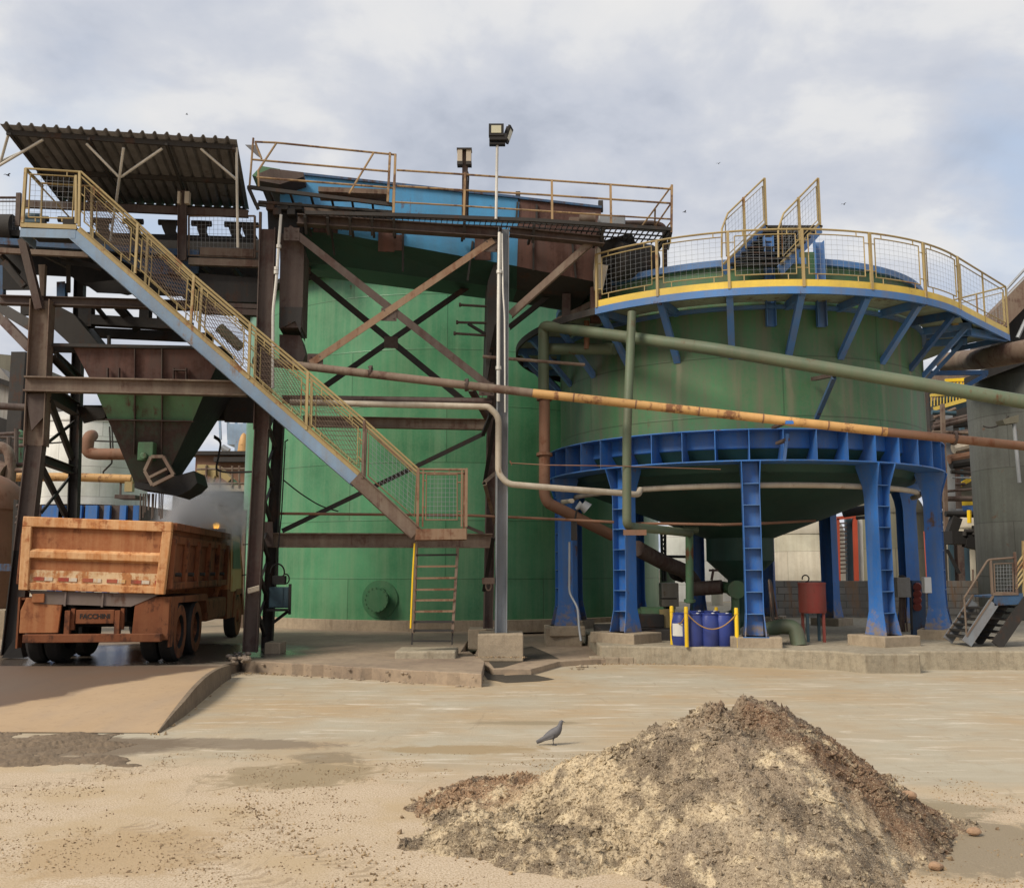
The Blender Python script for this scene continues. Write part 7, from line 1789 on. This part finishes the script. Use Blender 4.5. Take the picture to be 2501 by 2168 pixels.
# stair at the lower right
rs_ = thing('yard_stair', 'short rusty steel stair with mesh rail at the lower right edge', 'stair', gp(M(1720, 1090), KZ))
SY = 18.6
a_, b_ = at(M(1705, 1085), SY), at(M(1875, 830), SY)
bk = V((0, .8, 0))
for o in (V((0, 0, 0)), bk):
    m_ = MB(); m_.bar(a_ + o, b_ + o, .03, .2); m_.build('stringer', P['col_grey'], rs_, smooth=False)
    m_ = MB(); m_.bar(a_ + o + V((0, 0, .13)), b_ + o + V((0, 0, .13)), .05, .03); m_.build('nosing', P['rust_light'], rs_, smooth=False)
a2, b2 = at(M(1895, 1100), SY), at(M(2140, 740), SY)
m_ = MB(); m_.bar(a2, b2 , .05, .22); m_.build('flight', P['dark'], rs_, smooth=False); m_ = MB(); m_.bar(a2 + bk, b2 + bk, .05, .22); m_.build('flight', P['dark'], rs_, smooth=False)
m_ = MB()
for k in range(1, 7): c = a_.lerp(b_, k / 7) + bk * .5; m_.box(c, (.24, .78, .03))
for k in range(1, 9): c = a2.lerp(b2, k / 9) + bk * .5; m_.box(c, (.22, .78, .03))
m_.build('treads', P['dark'], rs_, smooth=False)
m_ = MB(); p0, p1 = at(M(1875, 815), SY), at(M(2090, 800), SY); m_.bar(p0, p1, .03, .20); m_.prism([p0 + V((0, 0, .08)), p1 + V((0, 0, .08)), p1 + bk + V((0, 0, .08)), p0 + bk + V((0, 0, .08))], (0, 0, -.03)); m_.build('landing', P['blue_dull'], rs_, smooth=False)
m_ = MB(); m_.bar(at(M(1870, 775), SY - .02), at(M(2030, 772), SY - .02), .03, .05)
for (q0, q1) in ((M(1855, 560), M(1868, 780)), (M(2008, 510), M(2022, 780))): m_.bar(at(q0, SY), at(q1, SY), .04, .04, (0, 1, 0))
m_.tube(fillet([at(M(1690, 800), SY), at(M(1840, 558), SY), at(M(2010, 545), SY)], .06), .02, 7); m_.tube([at(M(1690, 800), SY), at(M(1705, 1030), SY)], .018, 6)
m_.tube(fillet([at(M(1745, 620), SY + .8), at(M(1745, 700), SY + .8)], .06), .02, 7)
fr4 = [at(M(1885, 765), SY), at(M(2000, 765), SY), at(M(1996, 580), SY), at(M(1878, 585), SY)]; m_.tube(fr4 + [fr4[0]], .013, 6, False); m_.build('handrail', P['rust_light'], rs_)
MB().grid_mesh(*fr4, 6, 8, .0028).build('wire_mesh', P['grey_steel'], rs_)
m_ = MB()
for k in range(5): m_.tube([at(M(2016, 600 + k * 36), SY), at(M(2140, 420 + k * 40), SY)], .022, 6)
m_.bar(at(M(2062, 440), SY), at(M(2066, 800), SY), .04, .04, (0, 1, 0)); m_.build('upper_rail', P['yellow'], rs_)
# low block heap at left below the cone, small equipment
sk = thing('skid_base', 'oily machine skid with a mustard bucket left of the blue drums', 'machinery', at(N5(250, 1400), 21.5))
m_ = MB(); q = at(N5(200, 1600), 20.6); m_.bb(q.x - 1.1, q.x + .8, 20.3, 22.5, KZ - .02, KZ + .22); m_.bb(q.x - .6, q.x + .3, 21, 22, KZ + .22, KZ + .5); m_.build('base', P['dark'], sk, smooth=False, bevel=.02)
m_ = MB(); c = at(N5(180, 1240), 21.5); m_.tube([c + V((-.25, 0, 0)), c + V((.25, 0, 0))], .18, 16); m_.tube([c + V((-.5, .1, .02)), c + V((-.2, .1, .02))], .12, 12); m_.build('pump', P['green_pale_pump'], sk)
m_ = MB(); c = at(N5(390, 1290), 21.2); m_.lathe([(0, -.2), (.16, -.2), (.17, .2), (.16, .2), (.15, -.15), (0, -.15)], c, 20); m_.build('bucket', P['yellow'], sk)
cbx = thing('equipment_box', 'cream equipment hood standing beyond the tank legs at left', 'cabinet', at(N5(410, 1100), 27))
a_, b_ = at(N5(300, 1120), 27), at(N5(520, 800), 27); m_ = MB(); m_.box((a_ + b_) / 2, (abs(b_.x - a_.x), .6, abs(b_.z - a_.z))); m_.build('case', P['cream_pipe'], cbx, smooth=False, bevel=.02)
m_ = MB(); m_.bar(at(N5(300, 1015), 26.6), at(N5(520, 1015), 26.6), .05, .03); m_.build('trim', P['dark'], cbx, smooth=False)
m_ = MB(); m_.bar(V((a_.x + .2, 27, 0)), V((a_.x + .2, 27, a_.z)), .1, .1, (0, 1, 0)); m_.bar(V((b_.x - .2, 27, 0)), V((b_.x - .2, 27, a_.z)), .1, .1, (0, 1, 0)); m_.build('leg', P['dark'], cbx, smooth=False)
m_ = MB(); m_.tube([at(N5(310, 130), 34), at(N5(330, 780), 34)], .05, 8); m_.tube([at(N5(360, 130), 34), at(N5(365, 780), 34)], .05, 8); m_.tube([at(N5(365, 440), 34), at(N5(780, 445), 34)], .05, 8)
for k in range(8): m_.tube([at(N5(310 if k % 2 else 362, 150 + k * 60), 34), at(N5(362 if k % 2 else 310, 210 + k * 60), 34)], .03, 6)
tag(m_.build('lattice_mast', P['black'], None), 'thin black lattice mast between the two green tanks', 'mast')
px_cyl('small_tank', 'small green tank low between the two big green tanks', 'tank', 1612, 1650, 1384, 1500, 36, P['green_pipe'], .2, z0=.0)
px_cyl('small_tank', 'pale cream cylinder behind the rear left leg base', 'tank', 1738, 1766, 1440, 1490, 40, P['cream'], .2, z0=0)
px_cyl('process_tank', 'distant green tank behind the front blue leg', 'tank', 1735, 1900, 1378, 1425, 48, P['green1'], .2, z0=0)

# ------------------------------------------------------------------ plant behind, left
px_cyl('storage_tank', 'big white tank on a blue trimmed base behind the dump truck', 'tank', 86, 345, 1026, 1232, 36, P['white'], .55)
bt = thing('tank_stand', 'brown and blue stand carrying the white tank', 'stand', at((215, 1250), 34))
m_ = MB(); a_, b_ = at((80, 1250), 34.4), at((350, 1250), 34.4); m_.bb(a_.x, b_.x, 34.3, 38.5, a_.z - .5, at((100, 1234), 34.3).z); m_.build('beam', P['rust'], bt, smooth=False)
for u, w in ((130, .75), (152, .2), (193, .25), (225, .42), (263, .2), (302, .22), (334, .2)):
    q = at((u, 1250), 34.2); m_ = MB(); m_.bb(q.x - w / 2, q.x + w / 2, 34.12, 34.29, q.z - .6, at((u, 1234), 34.2).z); m_.bb(q.x - .1, q.x + .1, 34.3, 34.5, 0, q.z); m_.build('blue_bracket', P['blue'], bt, smooth=False)
pipe('pipe', q3([(N1(1190, 545), 33.0), (N1(1140, 560), 32.6), (N1(1120, 760), 32.6), (N1(1230, 785), 32.6), (N1(1660, 785), 32.6)]), .20, P['rust_pipe'], 'fat brown hooked pipe in front of the white tank', fil=.6, n=16)
pipe('pipe', q3([((-60, 1166), 31), (N1(900, 1078), 31), (N1(1700, 1105), 31)]), .14, P['orange_pipe'], 'ochre and rust pipe running level behind the lattice legs', fil=0)
pipe('pipe', q3([(N1(-60, 165), 29), (N1(360, 185), 29)]), .11, P['rust'], 'brown pipe poking in from the left edge behind the tower', fil=0)
m_ = MB(); m_.tube([at(N1(560, 650), 33.5), at(N1(1100, 610), 33.5), at(N1(1600, 628), 33.5)], .03, 6)
for (a_, b_) in (((1410, 430), (1425, 740)), ((1440, 430), (1455, 740)), ((1440, 820), (1440, 900)), ((1440, 900), (1330, 1010)), ((1330, 1010), (1330, 1070))): m_.tube([at(N1(*a_), 33.3), at(N1(*b_), 33.3)], .03, 6)
tag(m_.build('thin_pipe', P['dark'], None), 'thin dark instrument tubing on the face of the white tank', 'tubing')
vp = thing('valve_platform', 'small rusty valve platform at the right side of the white tank', 'platform', at(N1(1600, 1340), 31))
m_ = MB(); m_.bar(at(N1(1540, 1340), 31), at(N1(1800, 1345), 31), .8, .12); m_.bar(at(N1(1555, 1140), 31), at(N1(1550, 1330), 31), .05, .05, (0, 1, 0)); m_.build('deck', P['rust'], vp, smooth=False)
m_ = MB(); m_.bar(at(N1(1560, 1150), 31), at(N1(1760, 1150), 31), .05, .05); m_.tube([at(N1(1630, 1080), 31), at(N1(1660, 1120), 31)], .12, 10); m_.box(at(N1(1670, 1170), 31), (.25, .2, .5)); m_.build('valve', P['yellow'], vp, smooth=False)
# grey building with stack at far left
gb = thing('boiler_house', 'grey clad boiler house with a soot stained roof at the left edge', 'building', at((20, 1300), 48))
m_ = MB(); m_.prism([at((-150, 940), 48), at((0, 898), 48), at((42, 948), 48), at((42, 1075), 48), at((-150, 1075), 48)], (0, 8, 0)); m_.build('wall', P['grey_wall'], gb, smooth=False)
m_ = MB(); m_.prism([at((-150, 850), 49), at((34, 868), 49), at((40, 945), 49), at((-150, 880), 49)], (0, 6, 0)); m_.build('upper_wall', P['olive'], gb, smooth=False)
m_ = MB(); m_.bar(at((-150, 880), 47.8), at((44, 945), 47.8), .4, .25); m_.bar(at((-100, 1010), 47.8), at((40, 1055), 47.8), .4, .9); m_.build('roof_edge', P['black'], gb, smooth=False)
m_ = MB(); m_.bar(V((at((46, 1000), 47).x, 47, 0)), at((52, 862), 47), .7, .6, (0, 1, 0)); m_.build('stack_post', P['dark'], gb, smooth=False)
m_ = MB()
for u in (60, 67, 74): m_.tube([at((u, 1110), 47), at((u + 2, 870), 47)], .05, 6)
for k in range(6): m_.tube([at((58, 870 + k * 40), 47), at((78, 870 + k * 40), 47)], .05, 6)
m_.build('ladder', P['dark'], gb)
m_ = MB(); m_.prism([at((-150, 1075), 46), at((45, 1075), 46), at((45, 1200), 46), at((-150, 1200), 46)], (0, 2, 0)); m_.build('base_wall', P['dark'], gb, smooth=False)
px_cyl('column_vessel', 'slim dark green vessel behind the left lattice leg', 'vessel', 34, 55, 1060, 1140, 40, P['green_hopper'], .2)
m_ = MB(); m_.tube(fillet(q3([((-40, 1090), 30), ((22, 1090), 30), ((28, 1150), 30), ((20, 1200), 30)]), .4), .16, 12); m_.tube(q3([((-40, 1135), 30), ((14, 1155), 30)]), .30, 12); m_.tube(q3([((-40, 1148), 30), ((66, 1148), 30)]), .07, 8); m_.tube(q3([((-40, 1180), 30), ((30, 1190), 30)]), .12, 10)
tag(m_.build('pipe_cluster', P['rust_light'], None), 'cluster of brown bent pipes at the left edge of the yard', 'pipes')
m_ = MB(); rs3 = random.Random(5)
for k in range(16):
    Yk = rs3.uniform(30, 38); v0 = rs3.uniform(1060, 1250)
    if k % 3: m_.tube([at((-30, v0), Yk), at((rs3.uniform(40, 78), v0 + rs3.uniform(-12, 12)), Yk)], rs3.choice((.05, .07, .11)), 8)
    else: u_ = rs3.uniform(0, 74); m_.tube([at((u_, v0 - 60), Yk), at((u_ - 3, 1330), Yk)], .08, 8)
tag(m_.build('pipework', P['rust'], None), 'tangle of rusty pipework far behind the left column', 'pipework', kind='stuff')
rv = px_cyl('process_vessel', 'large rust pink rounded vessel cut off by the left edge', 'vessel', -170, 42, 1235, 1400, 24, P['rust_pipe'], .9, z0=.8)
m_ = MB(); q = at((-60, 1420), 23); m_.bb(q.x - 1.2, q.x + .95, 22.6, 24.8, 0, .85); m_.build('plinth', P['conc'], rv, smooth=False)
m_ = MB(); q = at((10, 1385), 22); m_.box(q, (.8, .2, .16)); m_.build('blue_band', P['blue_dull'], rv, smooth=False)
for k in range(9):
    pass
vs = thing('valve_string', 'vertical string of small valves beside the rust pink vessel', 'valves', at((42, 1400), 21))
m_ = MB()
for k in range(12): m_.ball(at((44 + 3 * math.sin(k * 1.7), 1235 + k * 14), 21), .05, (1, 1, .9), 8, 6)
m_.build('valve', P['rust'], vs); m_ = MB(); m_.bar(at((40, 1220), 21.1), V((at((36, 1420), 21.1).x, 21.1, SZ)), .09, .06, (0, 1, 0)); m_.build('riser', P['dark'], vs, smooth=False)
# rusty plant house between hopper and tall tank
rh = thing('mill_building', 'rust coloured mill building with yellow chutes seen past the hopper', 'building', at((550, 1200), 46))
m_ = MB(); q0, q1 = at((478, 1112), 46), at((640, 1112), 46); m_.bb(q0.x, q1.x, 46, 54, at((550, 1200), 46).z, q0.z); m_.build('wall', P['rust_pipe'], rh, smooth=False)
m_ = MB(); m_.bb(q0.x - .3, q1.x, 45.7, 54.3, q0.z, q0.z + .18); m_.bb(q0.x + 1, q1.x, 45.6, 45.95, q0.z - .35, q0.z - .12); m_.build('roof', P['dark'], rh, smooth=False)
m_ = MB(); m_.bar(at((470, 1196), 44), at((640, 1196), 44), 2.0, .28); m_.build('floor_edge', P['cream_pipe'], rh, smooth=False)
m_ = MB(); q0, q1 = at((462, 1206), 44.5), at((650, 1206), 44.5); m_.bb(q0.x, q1.x, 47, 47.3, 0, q0.z - .1); m_.bb(q0.x, q1.x, 43.2, 47, q0.z - .1, q0.z + .02); m_.bb(q0.x - .3, q0.x, 43.2, 47, 0, q0.z); m_.build('dark_bay', P['black'], rh, smooth=False)  # bay interior painted black for shade; roof and side wall added to darken it
for u in (476, 600): m_ = MB(); m_.bar(V((at((u, 1250), 44.6).x, 44.6, 0)), at((u, 1204), 44.6), .25, .25, (0, 1, 0)); m_.build('post', P['dark'], rh, smooth=False)
m_ = MB(); m_.prism([at(N2(640, 630), 43.5), at(N2(755, 630), 43.5), at(N2(755, 790), 43.5), at(N2(640, 790), 43.5)], (0, 1, 0)); m_.prism([at(N2(775, 655), 43.6), at(N2(800, 640), 43.6), at(N2(985, 820), 43.6), at(N2(930, 880), 43.6), at(N2(780, 770), 43.6)], (0, .6, 0)); m_.box(at(N2(570, 700), 43.5), (.4, .4, .45)); m_.prism([at(N2(680, 790), 43.5), at(N2(740, 790), 43.5), at(N2(690, 950), 43.5), at(N2(675, 950), 43.5)], (0, .3, 0)); m_.build('chute', P['yellow'], rh, smooth=False)
m_ = MB(); m_.prism([at(N2(940, 870), 43.7), at(N2(985, 825), 43.7), at(N2(1110, 940), 43.7), at(N2(980, 960), 43.7)], (0, .6, 0)); m_.build('chute_foot', P['green_hopper'], rh, smooth=False)
m_ = MB()
for v in (900, 690): m_.tube([at(N2(480, v), 43), at(N2(1250, v - 5), 43)], .05, 6)
for u in (620, 820, 1000, 1100): m_.tube([at(N2(u, 640), 43), at(N2(u, 960), 43)], .05, 6)
m_.build('railing', P['rust_light'], rh)
m_ = MB(); m_.tube(q3([(N2(850, 370), 60), (N2(950, 430), 60)]), .2, 8); m_.build('spout', P['grey_steel'], rh)
m_ = MB()
for (a_, b_) in (((1010, 1400), (1180, 1320)), ((1060, 1320), (1180, 1410)), ((100, 1320), (220, 1380)), ((110, 1380), (230, 1310))): m_.bar(at(N2(*a_), 27), at(N2(*b_), 27), .05, .05)
for u in (85, 235): m_.bar(V((at(N2(u, 1400), 27).x, 27, SZ)), at(N2(u, 1290), 27), .12, .1, (0, 1, 0))
m_.bar(V((at(N2(1190, 1400), 27).x, 27, SZ)), at(N2(1180, 1290), 27), .1, .1, (0, 1, 0))
tag(m_.build('guard_rail', P['rust_light'], None, smooth=False), 'cross braced guard rail in the dark bay beyond the truck body', 'railing')
ct = thing('cooling_tower', 'blue grey cooling unit with fan stubs on the skyline behind the mill', 'cooling tower', at((585, 1100), 90))
m_ = MB(); a_, b_ = at(N2(1030, 440), 90), at(N2(1200, 320), 90); m_.bb(a_.x, b_.x, 90, 94, 0, b_.z); m_.build('body', P['panel_blue'] if False else P['stringer'], ct, smooth=False)
m_ = MB(); q = at(N2(1120, 320), 90); m_.bb(q.x - 1.4, q.x + 1.4, 90.5, 93, q.z, q.z + 2); 
for k in range(7): m_.bar(V((q.x - 2.2 + k * .75, 91, q.z + .5)), V((q.x - 2.4 + k * .8, 91, q.z + random.uniform(2.2, 4))), .2, .2, (0, 1, 0))
m_.build('fan_deck', P['stringer'], ct, smooth=False)
px_cyl('stack', 'pale grey stack just left of the tall green tank edge', 'stack', 602, 640, 1036, 1140, 95, P['grey_steel'], .2, z0=0)
px_cyl('dome_tank', 'ochre domed tank top above the rusty mill roof', 'tank', 580, 606, 1102, 1112, 60, P['orange_pipe'], 1.2, z0=0)
# steam over the truck
sv = bpy.data.materials.new('steam'); sv.use_nodes = True; t = sv.node_tree
t.nodes.remove(t.nodes['Principled BSDF']); pv_ = t.nodes.new('ShaderNodeVolumePrincipled'); pv_.inputs['Color'].default_value = (.96, .96, .97, 1)
pz_ = pos(t); n_ = noi(t, pz_, 1.7, 5, .65, 1.2)
tcg = t.nodes.new('ShaderNodeTexCoord'); sg_ = t.nodes.new('ShaderNodeVectorMath'); sg_.operation = 'SUBTRACT'; sg_.inputs[1].default_value = (.5, .5, .5); t.links.new(tcg.outputs['Generated'], sg_.inputs[0])
ln_ = t.nodes.new('ShaderNodeVectorMath'); ln_.operation = 'LENGTH'; t.links.new(sg_.outputs[0], ln_.inputs[0])
fo = ramp(t, ln_.outputs['Value'], [(.0, g(1)), (.25, g(.55)), (.48, g(0))])
dn_ = math_(t, 'MULTIPLY', math_(t, 'MULTIPLY', ramp(t, n_, [(.42, g(0)), (.68, g(1))]), fo), 10.0)
t.links.new(dn_, pv_.inputs['Density']); t.links.new(pv_.outputs[0], t.nodes['Material Output'].inputs['Volume'])
m_ = MB(); c = at((505, 1262), 21.5); m_.ball(c, .95, (1.35, 1.3, 1.0), 24, 14)
tag(m_.build('steam', sv, None), 'pale steam drifting off the load behind the dump body', 'steam', kind='stuff')
# birds in the sky
def bird(p, Y, label, rot):
    c = at(p, Y); t = thing('flying_bird', label, 'bird', c, rot, 'birds far off in the sky')
    m_ = LMB(); s = .13
    m_.tube([(-.9 * s, 0, 0), (-.3 * s, 0, .05 * s), (.5 * s, 0, .05 * s), (.9 * s, 0, 0)], [.02 * s, .2 * s, .2 * s, .05 * s], 8)
    for sg in (-1, 1):
        m_.poly([(.35 * s, 0, .1 * s), (-.2 * s, 0, .1 * s), (-.3 * s, sg * .8 * s, .55 * s), (.3 * s, sg * .8 * s, .55 * s)]); m_.poly([(.3 * s, sg * .8 * s, .55 * s), (-.3 * s, sg * .8 * s, .55 * s), (-.25 * s, sg * 1.7 * s, .35 * s)])
    m_.build('body', P['black'], t)
bird(A(60, 480), 40, 'dark bird flying low beside the left end of the tin roof', R(70)); bird(K(932, 205), 60, 'tiny dark bird in the sky right of the crossing stair', R(40)); bird(C(1848, 770), 55, 'tiny dark bird in the sky right of the platform rail', R(20)); bird((1755, 400), 75, 'tiny dark bird high above the crossing stair', R(60)); bird((456, 280), 80, 'tiny dark bird high above the tin roof', R(30))
